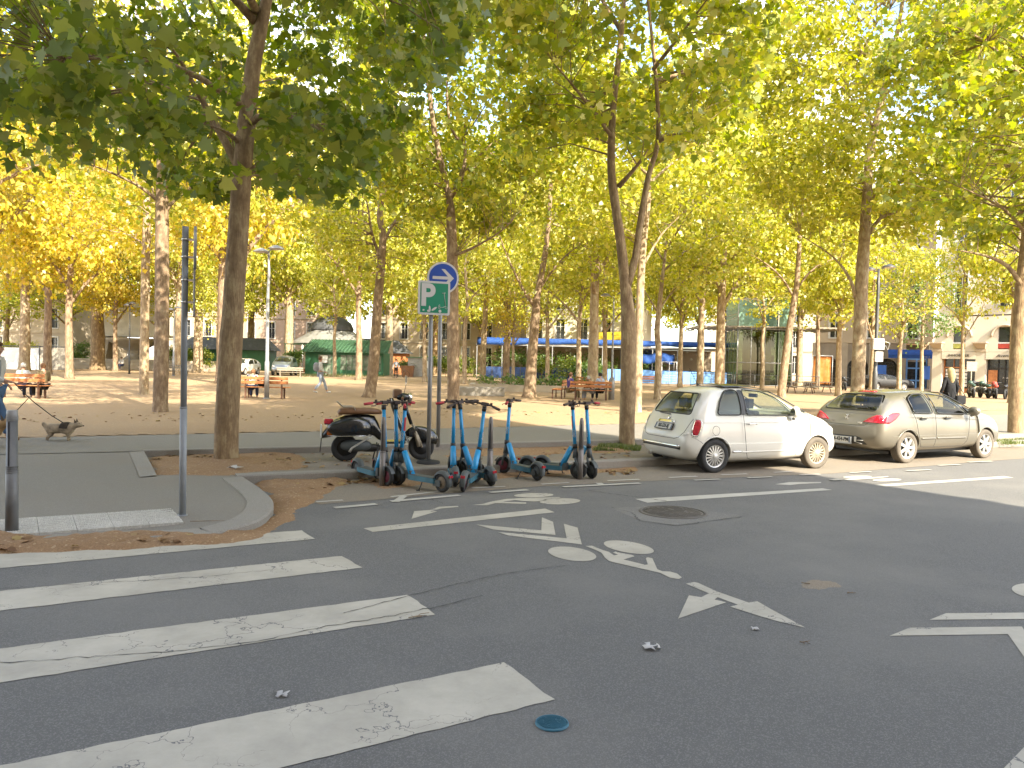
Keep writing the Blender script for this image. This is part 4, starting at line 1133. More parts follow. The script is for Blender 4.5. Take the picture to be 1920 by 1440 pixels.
def grow(trunk, tr, limbs, clusters, seed, n_side=12, twig=.022, flare=1.35):
    """trunk/limb tubes plus a twig to every leaf cluster; returns a bmesh"""
    rg = random.Random(seed); bm = bmesh.new()
    # finer trunk with bumps and a root flare
    tp_ = smooth_line([Vector(p) for p in trunk], 5); rr = np.interp(np.linspace(0, 1, len(tp_)), np.linspace(0, 1, len(tr)), tr)
    rr = [r * (1 + .05 * noise.noise(p * 2.3)) for r, p in zip(rr, tp_)]
    rr[0] *= flare
    if len(rr) > 4: rr[1] *= 1 + (flare - 1) * .25
    rings = tube(bm, tp_, rr, n_side)
    for ring, p in zip(rings, tp_):
        for v in ring:
            dd = v.co - p; k = 1 + .07 * noise.noise(Vector((v.co.x * 4, v.co.y * 4, v.co.z * 1.2)))
            v.co = p + dd * k
    P = [list(p) for p in tp_[len(tp_) // 2:]]; Rr = list(rr[len(tp_) // 2:])
    for pts, r0 in limbs:
        lp = smooth_line([Vector(p) for p in pts], 3)
        rad = [max(.012, r0 * (1 - .82 * i / (len(lp) - 1))) for i in range(len(lp))]
        tube(bm, lp, rad, max(5, n_side // 2))
        P += [list(p) for p in lp[1:]]; Rr += rad[1:]
    A_ = np.array(P)
    for c in clusters:
        i = near_pt(A_, np.array(c) - np.array((0, 0, .5)))
        a = Vector(A_[i]); b = Vector(c); mid = a.lerp(b, .5) + Vector((rg.uniform(-.2, .2), rg.uniform(-.2, .2), rg.uniform(0, .3)))
        r0 = min(Rr[i] * .55, twig)
        tube(bm, [a, mid, b], [r0, r0 * .6, r0 * .25], 4, caps=False)
    return bm

def auto_limbs(h, z0, r, tr, n, rg):
    limbs = []
    for i in range(n):
        f = (i + .5) / n; z = z0 + (h * .86 - z0) * f ** 1.2
        a = i * 2.4 + rg.uniform(-.4, .4); ln = r * (.95 - .45 * f) * rg.uniform(.8, 1.1); rise = ln * rg.uniform(.45, .95)
        p0 = Vector((0, 0, z - .1)); pts = [p0]
        for k in (0.35, .7, 1.0):
            pts.append(Vector((math.cos(a + k * .2) * ln * k, math.sin(a + k * .2) * ln * k, z + rise * k ** .8 + rg.uniform(-.15, .15))))
        limbs.append((pts, tr * (.5 - .25 * f)))
    return limbs

def crown_pts(n, cx, cy, zl, zh, rx, ry, rg, keep=None, hollow=.35):
    res = []; cz = zl + (zh - zl) * .48; t = 0
    while len(res) < n and t < n * 60:
        t += 1
        u = np.array([rg.gauss(0, 1) for _ in range(3)]); u /= np.linalg.norm(u)
        r = rg.uniform(hollow, 1) ** .6
        z = cz + u[2] * r * ((zh - cz) if u[2] > 0 else (cz - zl))
        p = (cx + u[0] * r * rx, cy + u[1] * r * ry, z)
        if keep and not keep(p): continue
        res.append(p)
    return res

def leaf_pos(cl, per, spread, rg, flat_=.55):
    c = np.repeat(np.array(cl), per, axis=0)
    off = rg.normal(size=c.shape) * spread; off[:, 2] *= flat_
    # clump outlines vary
    k = np.repeat(rg.uniform(.6, 1.3, len(cl)), per)[:, None]
    return c + off * k

def PV(u, v, Y):
    d = cF + cR * ((u - 960) / FPX) - cU * ((v - 720) / FPX)
    t = Y / d.y
    return Vector((d.x * t, Y, CAM_H + d.z * t))

def project(p):
    w = Vector(p) - Vector((0, 0, CAM_H)); k = w.dot(cF)
    return (960 + FPX * w.dot(cR) / k, 720 - FPX * w.dot(cU) / k) if k > .3 else (1e5, 1e5)

def special(name, label, base, trunk_px, tr, limb_px, crown, ncl, per, spread, size, T, leafm, bark, seed, keep=None, extra_limbs=0, group='street and park plane trees', flat_=.55, hollow=.35, twig=.022, sub=None, upbias=.55):
    """a tree whose trunk and main limbs follow the photographed ones, standing at base"""
    base = Vector(base); o = empty(name, base, 0, label, 'tree', group)
    loc = lambda q: Vector(q) - base
    trunk = [Vector((0, 0, -.06))] + [loc(PV(u, v, base.y + (dy[0] if dy else 0))) for u, v, *dy in trunk_px]
    limbs = []
    for r0, pts in limb_px:
        limbs.append(([loc(PV(u, v, base.y + (dy[0] if dy else 0))) for u, v, *dy in pts], r0))
    rg = random.Random(seed); nr = np.random.default_rng(seed)
    cx, cy, zl, zh, rx, ry = crown
    kp = (lambda p: keep(Vector(p) + base)) if keep else None
    cl = crown_pts(ncl, cx, cy, zl, zh, rx, ry, rg, kp, hollow)
    top = trunk[-1]
    for i in range(extra_limbs):
        a = i * 2.4 + rg.random(); k = .35 + .6 * i / max(1, extra_limbs)
        s_ = trunk[0].lerp(top, 0) if False else trunk[-2].lerp(top, k) if len(trunk) > 2 else top
        e = Vector((cx + math.cos(a) * rx * .75, cy + math.sin(a) * ry * .75, zl + (zh - zl) * rg.uniform(.35, .75)))
        m_ = s_.lerp(e, .5) + Vector((0, 0, .4)); limbs.append(([s_, m_, e], tr[-1] * .7 + .02))
    from_bm('trunk', grow(trunk, tr, limbs, cl, seed, twig=twig), bark, o)
    pos = leaf_pos(cl, per, spread, nr, flat_)
    ok = np.ones(len(pos), bool)
    # the photographed stems show through a thin place in the crown
    stems = [trunk] + [l[0] for l in limbs[:2]]
    SP = [[project(q + base) for q in st_] for st_ in stems]
    for i, q in enumerate(pos):
        w_ = Vector(q) + base
        if keep and not keep(w_): ok[i] = False; continue
        if w_.y < base.y + .3:
            u_, v_ = project(w_)
            for k_, sp_ in enumerate(SP):
                hit_ = False
                for a_, b_ in zip(sp_[:-1], sp_[1:]):
                    if min(a_[1], b_[1]) <= v_ <= max(a_[1], b_[1]):
                        t_ = (v_ - a_[1]) / (b_[1] - a_[1] + 1e-6)
                        if abs(u_ - (a_[0] + (b_[0] - a_[0]) * t_)) < (300 if k_ == 0 else 200) / base.y + 4: hit_ = True
                if hit_ and rg.random() < .8: ok[i] = False; break
    pos = pos[ok]
    crown_o = link('crown', leaves_mesh('crown', pos, size, T, nr, leafm, upbias), None, o)
    return o

def lower_edge(tab):
    xs = [a for a, b in tab]; ys = [b for a, b in tab]
    def f(p):
        u, v = project(p)
        return v < np.interp(u, xs, ys) and p.y > 4.2 and p.z > 2.6
    return f

bT1 = G(425, 862, .11)
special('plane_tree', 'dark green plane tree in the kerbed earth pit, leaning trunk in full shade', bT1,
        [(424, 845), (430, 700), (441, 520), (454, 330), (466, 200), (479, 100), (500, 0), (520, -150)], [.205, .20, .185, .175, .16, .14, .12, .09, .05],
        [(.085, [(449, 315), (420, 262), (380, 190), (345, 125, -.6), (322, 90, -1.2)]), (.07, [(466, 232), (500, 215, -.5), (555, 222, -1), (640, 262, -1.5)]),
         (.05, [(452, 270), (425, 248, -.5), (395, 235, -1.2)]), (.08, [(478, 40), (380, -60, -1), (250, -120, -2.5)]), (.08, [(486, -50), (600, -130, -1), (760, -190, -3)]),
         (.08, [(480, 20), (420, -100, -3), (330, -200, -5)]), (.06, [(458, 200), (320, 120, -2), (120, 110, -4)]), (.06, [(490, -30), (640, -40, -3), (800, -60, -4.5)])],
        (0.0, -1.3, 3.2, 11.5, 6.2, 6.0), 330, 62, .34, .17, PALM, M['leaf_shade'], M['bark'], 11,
        keep=lower_edge([(-300, 330), (0, 335), (120, 325), (180, 290), (240, 320), (330, 372), (480, 380), (560, 372), (640, 392), (700, 375), (735, 330), (760, 250), (840, 150), (900, 60), (960, -40), (1400, -300)]), extra_limbs=4)

bT7 = G(1175, 835, .11)
special('plane_tree', 'green plane tree with forked stem on the verge just behind the white car', bT7,
        [(1175, 820), (1178, 700), (1178, 600), (1172, 530), (1163, 450), (1152, 370), (1146, 310), (1150, 200), (1165, 60), (1180, -150)], [.185, .17, .165, .155, .115, .10, .095, .085, .07, .055, .03],
        [(.10, [(1176, 535), (1192, 480), (1200, 420), (1216, 330), (1234, 262), (1230, 150), (1215, 0), (1200, -150)]),
         (.045, [(1236, 265), (1262, 252, -.3), (1300, 250, -.8)]), (.06, [(1160, 350), (1195, 310, -.3), (1215, 280, -.3)]), (.05, [(1150, 260), (1090, 180, -1), (1040, 120, -1.8)]),
         (.05, [(1225, 130), (1280, 60, -1), (1340, -20, -2)]), (.05, [(1165, 60), (1100, -40, 1), (1020, -100, 2)]), (.05, [(1230, 150), (1300, 130, .8), (1370, 90, 1.5)])],
        (.1, 0, 5.4, 14.5, 4.3, 4.5), 290, 62, .35, .175, PALM, M['leaf_green'], M['bark'], 12,
        keep=lower_edge([(800, 150), (900, 260), (980, 300), (1060, 270), (1120, 260), (1200, 330), (1260, 300), (1340, 300), (1400, 260), (1450, 100), (1600, -100)]), extra_limbs=3)

bT5 = Vector((-2.02, 26.2, .2))
special('plane_tree', 'plane tree behind the two sign poles, crown split by a steep fork', bT5,
        [(850, 745), (849, 600), (848, 500), (846, 420), (842, 370), (826, 300), (812, 230), (800, 120), (790, 0), (785, -100)], [.24, .21, .20, .19, .17, .11, .10, .09, .07, .05, .03],
        [(.10, [(844, 372), (866, 330), (872, 280), (846, 240), (838, 160), (850, 40)]), (.06, [(848, 480), (880, 468, -.5), (930, 440, -1), (960, 415, -1.5)]), (.05, [(830, 310), (790, 270, -.5), (740, 240, -1)]),
         (.05, [(866, 330), (910, 280, .5), (960, 240, 1)])],
        (0, 0, 5.4, 18, 4.7, 4.4), 330, 78, .44, .20, MIDL, M['leaf_green'], M['bark_warm'], 13, extra_limbs=4)

special('plane_tree', 'brown slender plane tree standing between the lamp post and the sign poles', (-6.14, 33.1, .2),
        [(700, 690), (706, 600), (714, 500), (718, 440), (712, 400), (724, 330), (735, 230), (740, 130)], [.27, .235, .21, .18, .15, .13, .11, .08, .04],
        [(.08, [(715, 490), (698, 440), (688, 380), (670, 320)]), (.08, [(716, 460), (750, 400, 1), (790, 360, 2)])],
        (0.4, 0, 4.6, 13.5, 4.2, 4.2), 135, 55, .45, 0.193, MIDL, M['leaf_yg'], M['bark_warm'], 14, extra_limbs=4)

special('plane_tree', 'brown plane tree with a wide V fork between the single scooter and the paired ones', (0.85, 36.6, .2),
        [(996, 690), (1000, 640), (1004, 590), (1008, 550), (1018, 500), (1028, 430), (1034, 330), (1040, 220)], [.33, .25, .23, .21, .16, .14, .11, .08, .05],
        [(.10, [(1000, 572), (982, 545), (962, 505), (945, 465), (930, 420)]), (.08, [(1010, 545), (1030, 515), (1060, 480), (1100, 450)])],
        (0.6, 0, 4.8, 14, 4.6, 4.4), 135, 55, .45, 0.193, MIDL, M['leaf_yg'], M['bark_warm'], 15, extra_limbs=4)

bT12 = Vector((13.0, 29.0, .2))
special('plane_tree', 'tall plane tree with a brightly sunlit trunk rising behind the beige hatchback', bT12,
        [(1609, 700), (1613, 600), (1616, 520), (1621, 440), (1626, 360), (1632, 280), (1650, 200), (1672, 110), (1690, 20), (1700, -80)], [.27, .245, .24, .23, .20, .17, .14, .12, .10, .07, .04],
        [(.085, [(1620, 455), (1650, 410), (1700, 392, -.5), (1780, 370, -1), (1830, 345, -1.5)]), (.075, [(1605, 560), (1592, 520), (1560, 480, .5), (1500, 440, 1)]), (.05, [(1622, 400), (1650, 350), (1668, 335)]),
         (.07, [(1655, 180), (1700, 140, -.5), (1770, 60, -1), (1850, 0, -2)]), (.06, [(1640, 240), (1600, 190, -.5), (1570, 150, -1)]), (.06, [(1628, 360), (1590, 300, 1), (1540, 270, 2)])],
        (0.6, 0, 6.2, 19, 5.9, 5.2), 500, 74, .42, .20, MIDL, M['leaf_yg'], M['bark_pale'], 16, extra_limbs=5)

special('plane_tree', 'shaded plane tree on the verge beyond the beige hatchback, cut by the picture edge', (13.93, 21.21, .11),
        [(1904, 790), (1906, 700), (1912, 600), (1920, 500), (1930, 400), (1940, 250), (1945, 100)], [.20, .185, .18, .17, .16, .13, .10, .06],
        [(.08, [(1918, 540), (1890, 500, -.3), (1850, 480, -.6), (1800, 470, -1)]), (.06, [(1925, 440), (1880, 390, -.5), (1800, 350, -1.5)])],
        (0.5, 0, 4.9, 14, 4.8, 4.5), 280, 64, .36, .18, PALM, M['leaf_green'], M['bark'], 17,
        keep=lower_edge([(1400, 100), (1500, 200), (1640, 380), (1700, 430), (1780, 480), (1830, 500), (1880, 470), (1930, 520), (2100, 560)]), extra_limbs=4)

special('plane_tree', 'brown plane tree with dark blotches leaning right behind the white car roof', (G(1466, 745, .2).x, G(1466, 745, .2).y, .2),
        [(1466, 730), (1472, 680), (1480, 620), (1488, 570), (1494, 530), (1500, 440), (1508, 330)], [.26, .235, .22, .20, .18, .15, .11, .06],
        [(.08, [(1490, 560), (1465, 520), (1430, 490), (1390, 470)]), (.08, [(1494, 540), (1530, 500), (1580, 480)])],
        (0.6, 0, 5.6, 14.5, 4.8, 4.5), 135, 55, .48, 0.212, MIDL, M['leaf_yg'], M['bark_warm'], 18, extra_limbs=4)

special('plane_tree', 'shaded straight plane tree nearest behind the pit tree, left of the street sign pole', (-10.05, 21.99, .2),
        [(301, 750), (303, 650), (304, 500), (304, 380), (303, 300), (300, 200), (298, 80)], [.24, .205, .195, .19, .175, .13, .09, .05],
        [(.08, [(305, 405), (318, 385), (335, 370), (352, 360)]), (.06, [(300, 380), (262, 350, -.3), (200, 320, -.8), (140, 300, -1)]), (.06, [(302, 310), (280, 260), (250, 215)])],
        (0, 0, 5.2, 14, 4.2, 4.2), 153, 55, .42, 0.184, MIDL, M['leaf_yg'], M['bark_warm'], 19, extra_limbs=4)

special('plane_tree', 'pale sunlit plane tree on the park gravel, just left of the straight shaded one', (-14.89, 31.12, .2),
        [(270, 720), (271, 640), (273, 500), (276, 400), (274, 350), (270, 250)], [.21, .18, .175, .165, .15, .10, .05],
        [(.06, [(275, 400), (285, 370), (290, 330)]), (.05, [(272, 460), (240, 440), (190, 430)])],
        (0, 0, 5.0, 13, 4.4, 4.4), 117, 55, .48, 0.202, MIDL, M['leaf_gold'], M['bark_pale'], 20, extra_limbs=4)

special('plane_tree', 'pale trunked plane tree half hidden behind the forked stem beside the white car', (4.37, 26.79, .2),
        [(1196, 745), (1198, 640), (1202, 520), (1208, 440), (1215, 380), (1220, 280)], [.17, .145, .14, .13, .12, .09, .05],
        [(.06, [(1205, 500), (1240, 440), (1280, 400)])],
        (0, 0, 5.6, 13.5, 3.8, 4.0), 135, 55, .42, 0.184, MIDL, M['leaf_yg'], M['bark_pale'], 21, extra_limbs=4)

special('plane_tree', 'slim bent plane tree with brown upper stem, in front of the blue terrace roof', (7.07, 37.39, .2),
        [(1233, 720), (1235, 660), (1232, 620), (1236, 580), (1240, 540), (1250, 450)], [.19, .165, .15, .14, .125, .10, .05],
        [(.06, [(1236, 590), (1215, 555), (1195, 520)]), (.06, [(1237, 580), (1262, 545), (1290, 520)])],
        (0.4, 0, 4.8, 12, 3.9, 4.0), 108, 55, .45, 0.193, MIDL, M['leaf_yg'], M['bark_pale'], 22, extra_limbs=3)

# ---- trees farther off: a few grown shapes, each copied tree with its own turn and size
def proto(h, zl, r, tr, ncl, per, spread, size, seed, T=FARL, nl=8, bark='bark_pale', leafm='leaf_yg', wob=.25):
    rg = random.Random(seed); nr = np.random.default_rng(seed)
    tpz_ = [(0, 0, -.1)] + [(rg.uniform(-wob, wob) * f, rg.uniform(-wob, wob) * f, h * .85 * f) for f in (.15, .35, .55, .8, 1)]
    trd = [tr * f for f in (1.15, 1, .85, .7, .4, .12)]
    cl = crown_pts(ncl, 0, 0, zl, h, r, r, rg)
    lm = auto_limbs(h, zl * .85, r, tr, nl, rg)
    bm = grow(tpz_, trd, lm, cl, seed, n_side=8, twig=.03)
    mt = bpy.data.meshes.new('trunk'); bm.to_mesh(mt); bm.free()
    return mt, leaf_pos(cl, per, spread, nr, .6), size, T, seed
PROT = {
    'big0': proto(15.5, 5.0, 5.4, .42, 160, 85, .64, .29, 41),
    'big1': proto(14.5, 4.6, 5.0, .40, 160, 85, .62, .29, 42),
    'mid0': proto(12.5, 4.2, 4.0, .22, 125, 72, .52, .25, 43),
    'mid1': proto(13.0, 4.6, 3.8, .20, 125, 72, .52, .25, 44),
    'thin0': proto(9.5, 3.4, 2.5, .14, 60, 50, .42, .19, 45, nl=6),
    'thin1': proto(10.0, 3.8, 2.8, .14, 66, 50, .42, .19, 46, nl=6),
}
cache = {}
def far_tree(kind, leaf, bark, u, Y, label, sc_=1.0, rz=None, z=.2, w=1.0):
    mt, pos, size, T, seed = PROT[kind]
    k = ('c', kind, leaf)
    if k not in cache: cache[k] = leaves_mesh('crown', pos, size, T, np.random.default_rng(seed), M[leaf], .45)
    kt = ('t', kind, bark)
    if kt not in cache:
        m2 = mt.copy(); m2.materials.append(M[bark]); cache[kt] = m2
    p = at(u, Y, z)
    o = empty('plane_tree', p, rnd.uniform(0, 6.28) if rz is None else rz, label, 'tree', 'street and park plane trees')
    o.scale = (sc_ * w * 1.05, sc_ * w * 1.05, sc_ * {'big': 1.42, 'mid': 1.25, 'thi': 1.1}[kind[:3]])
    link('trunk', cache[kt], None, o); link('crown', cache[k], None, o)
    return o
FT = [
    ('big0', 'leaf_green', 'bark', 182, 76, 'massive old plane with a double trunk left of the stone fountain', 1.15, 1.2),
    ('mid0', 'leaf_gold', 'bark_warm', 216, 72, 'golden slim plane standing before the stone fountain', .95, 1),
    ('big1', 'leaf_yg', 'bark_pale', 371, 74, 'stout pale plane just right of the street sign pole, base ringed by a shadow', 1.0, 1),
    ('thin0', 'leaf_yg', 'bark_pale', 409, 68, 'young white stemmed tree seen against the shaded trunk of the pit tree', 1.0, 1),
    ('big0', 'leaf_yg', 'bark_pale', 540, 84, 'pale leaning old plane beyond the grey parked car', 1.1, 1),
    ('thin1', 'leaf_yg', 'bark_pale', 627, 70, 'young white stemmed tree in front of the green kiosk roof', 1.1, 1),
    ('big1', 'leaf_yg', 'bark_pale', 728, 82, 'stout pale plane at the right end of the green kiosk', 1.05, 1),
    ('big0', 'leaf_green', 'bark', 815, 92, 'dark stout plane showing between the P sign poles', 1.0, 1),
    ('thin0', 'leaf_yg', 'bark_pale', 796, 58, 'thin white stemmed tree right beside the P sign pole', 1.1, 1),
    ('thin1', 'leaf_yg', 'bark_pale', 871, 56, 'thin pale tree right of the plane tree behind the signs', 1.15, 1),
    ('thin0', 'leaf_gold', 'bark_pale', 962, 58, 'golden young tree leafy almost to the ground before the blue hoarding', .9, 1),
    ('thin1', 'leaf_yg', 'bark_pale', 1025, 57, 'young pale tree before the dark hedge of the terrace', 1.1, 1),
    ('mid1', 'leaf_yg', 'bark_pale', 1084, 50, 'white stemmed tree right behind the bench with three people', .85, 1),
    ('thin0', 'leaf_yg', 'bark_pale', 1134, 55, 'bent pale young tree at the right end of that bench', 1.2, 1),
    ('mid0', 'leaf_yg', 'bark_pale', 1275, 60, 'thin straight pale tree above the rear window of the white car', 1.0, .8),
    ('thin1', 'leaf_yg', 'bark_pale', 1429, 58, 'thin pale tree in front of the glass pavilion', 1.1, 1),
    ('mid1', 'leaf_yg', 'bark_warm', 1532, 64, 'plane by the orange hanging cloth under the arches', .95, 1),
    ('mid0', 'leaf_yg', 'bark_pale', 1572, 48, 'slim pale tree right of the picnic benches', .9, .8),
    ('thin0', 'leaf_yg', 'bark_pale', 1634, 46, 'thin pale tree hugging the dark lamp post', 1.0, 1),
    ('thin1', 'leaf_yg', 'bark_pale', 1686, 52, 'thin pale tree before the blue shop awning', 1.0, 1),
    ('thin0', 'leaf_fresh', 'bark_pale', 1728, 54, 'low leafy tree with foliage along its stem beside the blue shop', .95, 1),
    ('thin1', 'leaf_yg', 'bark_pale', 1803, 46, 'very thin young tree before the estate agency shopfront', .95, .8),
    ('mid0', 'leaf_yg', 'bark_pale', 1898, 43, 'pale plane with a curved fork behind the shaded tree at the picture edge', 1.0, .8),
    ('big1', 'leaf_gold', 'bark_pale', 45, 66, 'golden plane above the grey hoarding behind the people on the far bench', 1.0, 1),
    ('big0', 'leaf_gold', 'bark_warm', -60, 42, 'golden plane whose trunk stands outside the picture, crown over the dog walker', .95, 1),
    ('mid0', 'leaf_gold', 'bark_warm', 130, 48, 'golden plane crown over the far bench', 1.0, 1),
    ('big1', 'leaf_green', 'bark', 100, 92, 'dark green plane against the beige gable', 1.0, 1),
    ('big1', 'leaf_yg', 'bark', 470, 96, 'old plane behind the two parked cars', 1.0, 1),
    ('big0', 'leaf_yg', 'bark', 640, 104, 'plane crown rising over the carousel dome', 1.15, 1),
    ('big1', 'leaf_yg', 'bark', 900, 104, 'plane beyond the left end of the terrace', 1.0, 1),
    ('big0', 'leaf_yg', 'bark', 1190, 98, 'plane behind the middle of the terrace', 1.1, 1),
    ('big1', 'leaf_yg', 'bark', 1310, 100, 'plane behind the terrace beside the glass pavilion', 1.15, 1),
    ('big0', 'leaf_yg', 'bark', 1420, 92, 'tall plane rising behind the glass pavilion', 1.15, 1),
    ('mid0', 'leaf_yg', 'bark_pale', 1350, 48, 'plane crown above the roof of the white car', 1.15, 1.1),
    ('big0', 'leaf_gold', 'bark_warm', 420, 46, 'golden plane crown behind the pit tree', .95, 1),
    ('mid1', 'leaf_yg', 'bark_pale', 905, 64, 'plane crown right of the round blue sign', 1.15, 1.1),
    ('mid0', 'leaf_yg', 'bark_pale', 1110, 44, 'plane crown over the bench with three people', 1.2, 1.1),
    ('mid0', 'leaf_gold', 'bark_warm', 88, 57, 'golden tall plane between the far bench and the big double trunk', 1.25, .95),
    ('mid1', 'leaf_yg', 'bark_pale', 332, 66, 'pale tall plane just behind the street sign pole', 1.3, .95),
    ('mid1', 'leaf_yg', 'bark_warm', 672, 60, 'tall plane whose crown fills the space above the brown slender one', 1.25, .95),
    ('mid0', 'leaf_yg', 'bark_warm', 948, 63, 'tall plane left of the wide V forked one', 1.3, .95),
    ('mid1', 'leaf_yg', 'bark_pale', 1312, 57, 'tall pale plane above the roof aerial of the white car', 1.25, .95),
    ('mid0', 'leaf_yg', 'bark_pale', 1498, 70, 'tall pale plane behind the right end of the lattice canopy', 1.3, .95),
    ('thin1', 'leaf_green', 'bark', 128, 80, 'low dark green tree before the beige gable left of the double trunk', 1.15, 1.6),
    ('thin0', 'leaf_green', 'bark', 12, 76, 'low green tree over the white hoarding wall at the picture edge', 1.1, 1.6),
    ('thin1', 'leaf_yg', 'bark_pale', 300, 78, 'low yellow green tree hiding the right shoulder of the fountain', 1.1, 1.3),
]
for kind, leaf, bark, u, Y, label, s_, w_ in FT:
    far_tree(kind, leaf, bark, u, Y, label, s_, w=w_)
# the wood that closes the view behind: nobody could count it
def wood(name, label, u0, u1, Y0, Y1, zh, n, leafm, seed, zlo=9, size=.5):
    rg = np.random.default_rng(seed); pts = []
    ncl = n // 60; cl = []
    for i in range(ncl):
        u = rg.uniform(u0, u1); Y = rg.uniform(Y0, Y1); z = rg.uniform(zlo, zh)
        p = at(u, Y, z); cl.append((p.x, p.y, z))
    pos = leaf_pos(cl, 60, .9, rg, .6)
    return tag(link(name, leaves_mesh(name, pos, size, FARL, rg, M[leafm], .4)), label, 'trees', kind='stuff')
wood('treetops', 'mass of yellow green treetops closing the view behind the square', -350, 1700, 118, 140, 34, 150000, 'leaf_yg', 5)
wood('foliage', 'golden foliage of the planes along the far edge of the square', -300, 1290, 82, 91, 27, 75000, 'leaf_yg', 9, 6.8, .42)
wood('foliage', 'foliage of the planes beyond the glass pavilion', 1290, 1530, 84, 91, 30, 14000, 'leaf_yg', 10, 8.5, .42)
for parent, clusters, per, spread, size, leaf, name in DEFER:
    rg_ = np.random.default_rng(len(clusters) + per)
    pos = leaf_pos(clusters, per, spread, rg_, .8); pos[:, 2] = np.maximum(pos[:, 2], .03)
    link(name, leaves_mesh(name, pos, size, MIDL, rg_, M[leaf]), None, parent)
# ================================================================ PARKED CARS
M['car_white'] = mat('car_paint_white', (0.62, 0.60, 0.54), rough=.28, var=.01, coat=.8)
M['car_beige'] = mat('car_paint_champagne', (0.185, 0.168, 0.132), rough=.36, metal=.45, var=.04, coat=.7, scale=3)
M['car_dust'] = mat('dusty_sill', (0.24, 0.20, 0.13), rough=.7, var=.1)
M['car_silver'] = mat('car_paint_silver', (0.42, 0.44, 0.46), rough=.3, metal=.4, var=.02, coat=.8)
M['car_grey'] = mat('car_paint_grey', (0.22, 0.25, 0.28), rough=.3, metal=.4, var=.02, coat=.8)
M['car_black'] = mat('car_paint_black', (0.006, 0.006, 0.007), rough=.5, var=.02, coat=.1)
M['rubber'] = mat('rubber', (0.022, 0.022, 0.022), rough=.75, var=.2, bump=.2, bscale=90)
M['rubber_dusty_sunlit'] = mat('rubber_dusty_sunlit', (0.13, 0.11, 0.085), rough=.9, var=.15, bump=.3, bscale=90)  # dust brown, with the sunlit look of the tyres put into the colour
M['alloy'] = mat('alloy', (0.52, 0.51, 0.48), rough=.35, metal=.5, var=.06)
M['alloy_d'] = mat('alloy_dusty', (0.40, 0.34, 0.25), rough=.55, metal=.3, var=.12)
M['chrome'] = mat('chrome', (0.7, 0.68, 0.64), rough=.12, metal=1, var=.02)
M['seam'] = mat('panel_gap', (0.03, 0.03, 0.03), rough=.8)
M['trim'] = mat('black_trim', (0.025, 0.025, 0.025), rough=.45)
M['cabin'] = mat('seat_fabric', (0.07, 0.07, 0.075), rough=.9)
M['red_lens'] = mat('red_lens', (0.50, 0.012, 0.03), rough=.12, coat=1, var=.25, scale=14)
M['orange_lens'] = mat('orange_lens', (0.75, 0.20, 0.02), rough=.2, coat=1)
M['clear_lens'] = mat('clear_lens', (0.75, 0.72, 0.66), rough=.12, coat=1)
M['plate'] = mat('number_plate', (0.55, 0.54, 0.5), rough=.5, var=.03)
M['carglass'] = glass_mat('car_glass', (0.80, 0.86, 0.74), .86)
M['plate_blue'] = mat('plate_blue', (0.10, 0.13, 0.20), rough=.5)

def mk_section(x, zb, zm, zbelt, ztop, wl, wm, wb, wr):
    return [(x, 0, zb), (x, wl * .72, zb), (x, wl, zb + .07), (x, wm, zm), (x, wb, zbelt), (x, (wb * .45 + wr * .55) + .012, zbelt + (ztop - zbelt) * .55),
            (x, wr, ztop - (ztop - zbelt) * .16 - .005), (x, wr * .72, ztop - .012), (x, 0, ztop)]

def loft_body(secs, level=3):
    bm = bmesh.new(); rings = []
    for s in secs:
        h = mk_section(*s); ring = [bm.verts.new(p) for p in h] + [bm.verts.new((p[0], -p[1], p[2])) for p in h[-2:0:-1]]
        rings.append(ring)
    n = len(rings[0])
    for i in range(len(rings) - 1):
        for k in range(n): bm.faces.new((rings[i][k], rings[i][(k + 1) % n], rings[i + 1][(k + 1) % n], rings[i + 1][k]))
    for r in (rings[0], rings[-1]):
        m = n // 2
        for k in range(m - 1):
            a, b = r[k], r[k + 1]; c, d = r[(n - k - 1) % n], r[(n - k) % n] if k else None
            q = [a, b, c] if k == 0 else [a, b, c, d]
            q = [v for i, v in enumerate(q) if v is not None]
            bm.faces.new(q)
        bm.faces.new((r[m - 1], r[m], r[m + 1]))
    bmesh.ops.recalc_face_normals(bm, faces=list(bm.faces))
    me = bpy.data.meshes.new('tmp'); bm.to_mesh(me); bm.free()
    o = bpy.data.objects.new('tmp', me); col.objects.link(o)
    md = o.modifiers.new('s', 'SUBSURF'); md.levels = level; md.render_levels = level
    return bake(o)

def bake(o):
    dg = bpy.context.evaluated_depsgraph_get(); dg.update()
    me = bpy.data.meshes.new_from_object(o.evaluated_get(dg))
    bpy.data.objects.remove(o)
    return me

def boolean(me, cutters, op='DIFFERENCE'):
    for c in cutters:
        o = bpy.data.objects.new('tmp', me); col.objects.link(o)
        co_ = bpy.data.objects.new('tmpc', c); col.objects.link(co_)
        md = o.modifiers.new('b', 'BOOLEAN'); md.operation = op; md.object = co_; md.solver = 'EXACT'
        me = bake(o); bpy.data.objects.remove(co_)
    return me

def prism_mesh(poly, axis, a, b):
    """closed solid from a 2D outline: axis 'y' -> outline in (x, z); axis 'x' -> outline in (y, z)"""
    bm = bmesh.new(); f = (lambda p, t: (p[0], t, p[1])) if axis == 'y' else (lambda p, t: (t, p[0], p[1]))
    A_ = [bm.verts.new(f(p, a)) for p in poly]; B_ = [bm.verts.new(f(p, b)) for p in poly]; n = len(poly)
    bm.faces.new(A_); bm.faces.new(B_[::-1])
    for i in range(n): bm.faces.new((A_[i], A_[(i + 1) % n], B_[(i + 1) % n], B_[i]))
    bmesh.ops.recalc_face_normals(bm, faces=list(bm.faces))
    me = bpy.data.meshes.new('c'); bm.to_mesh(me); bm.free(); return me

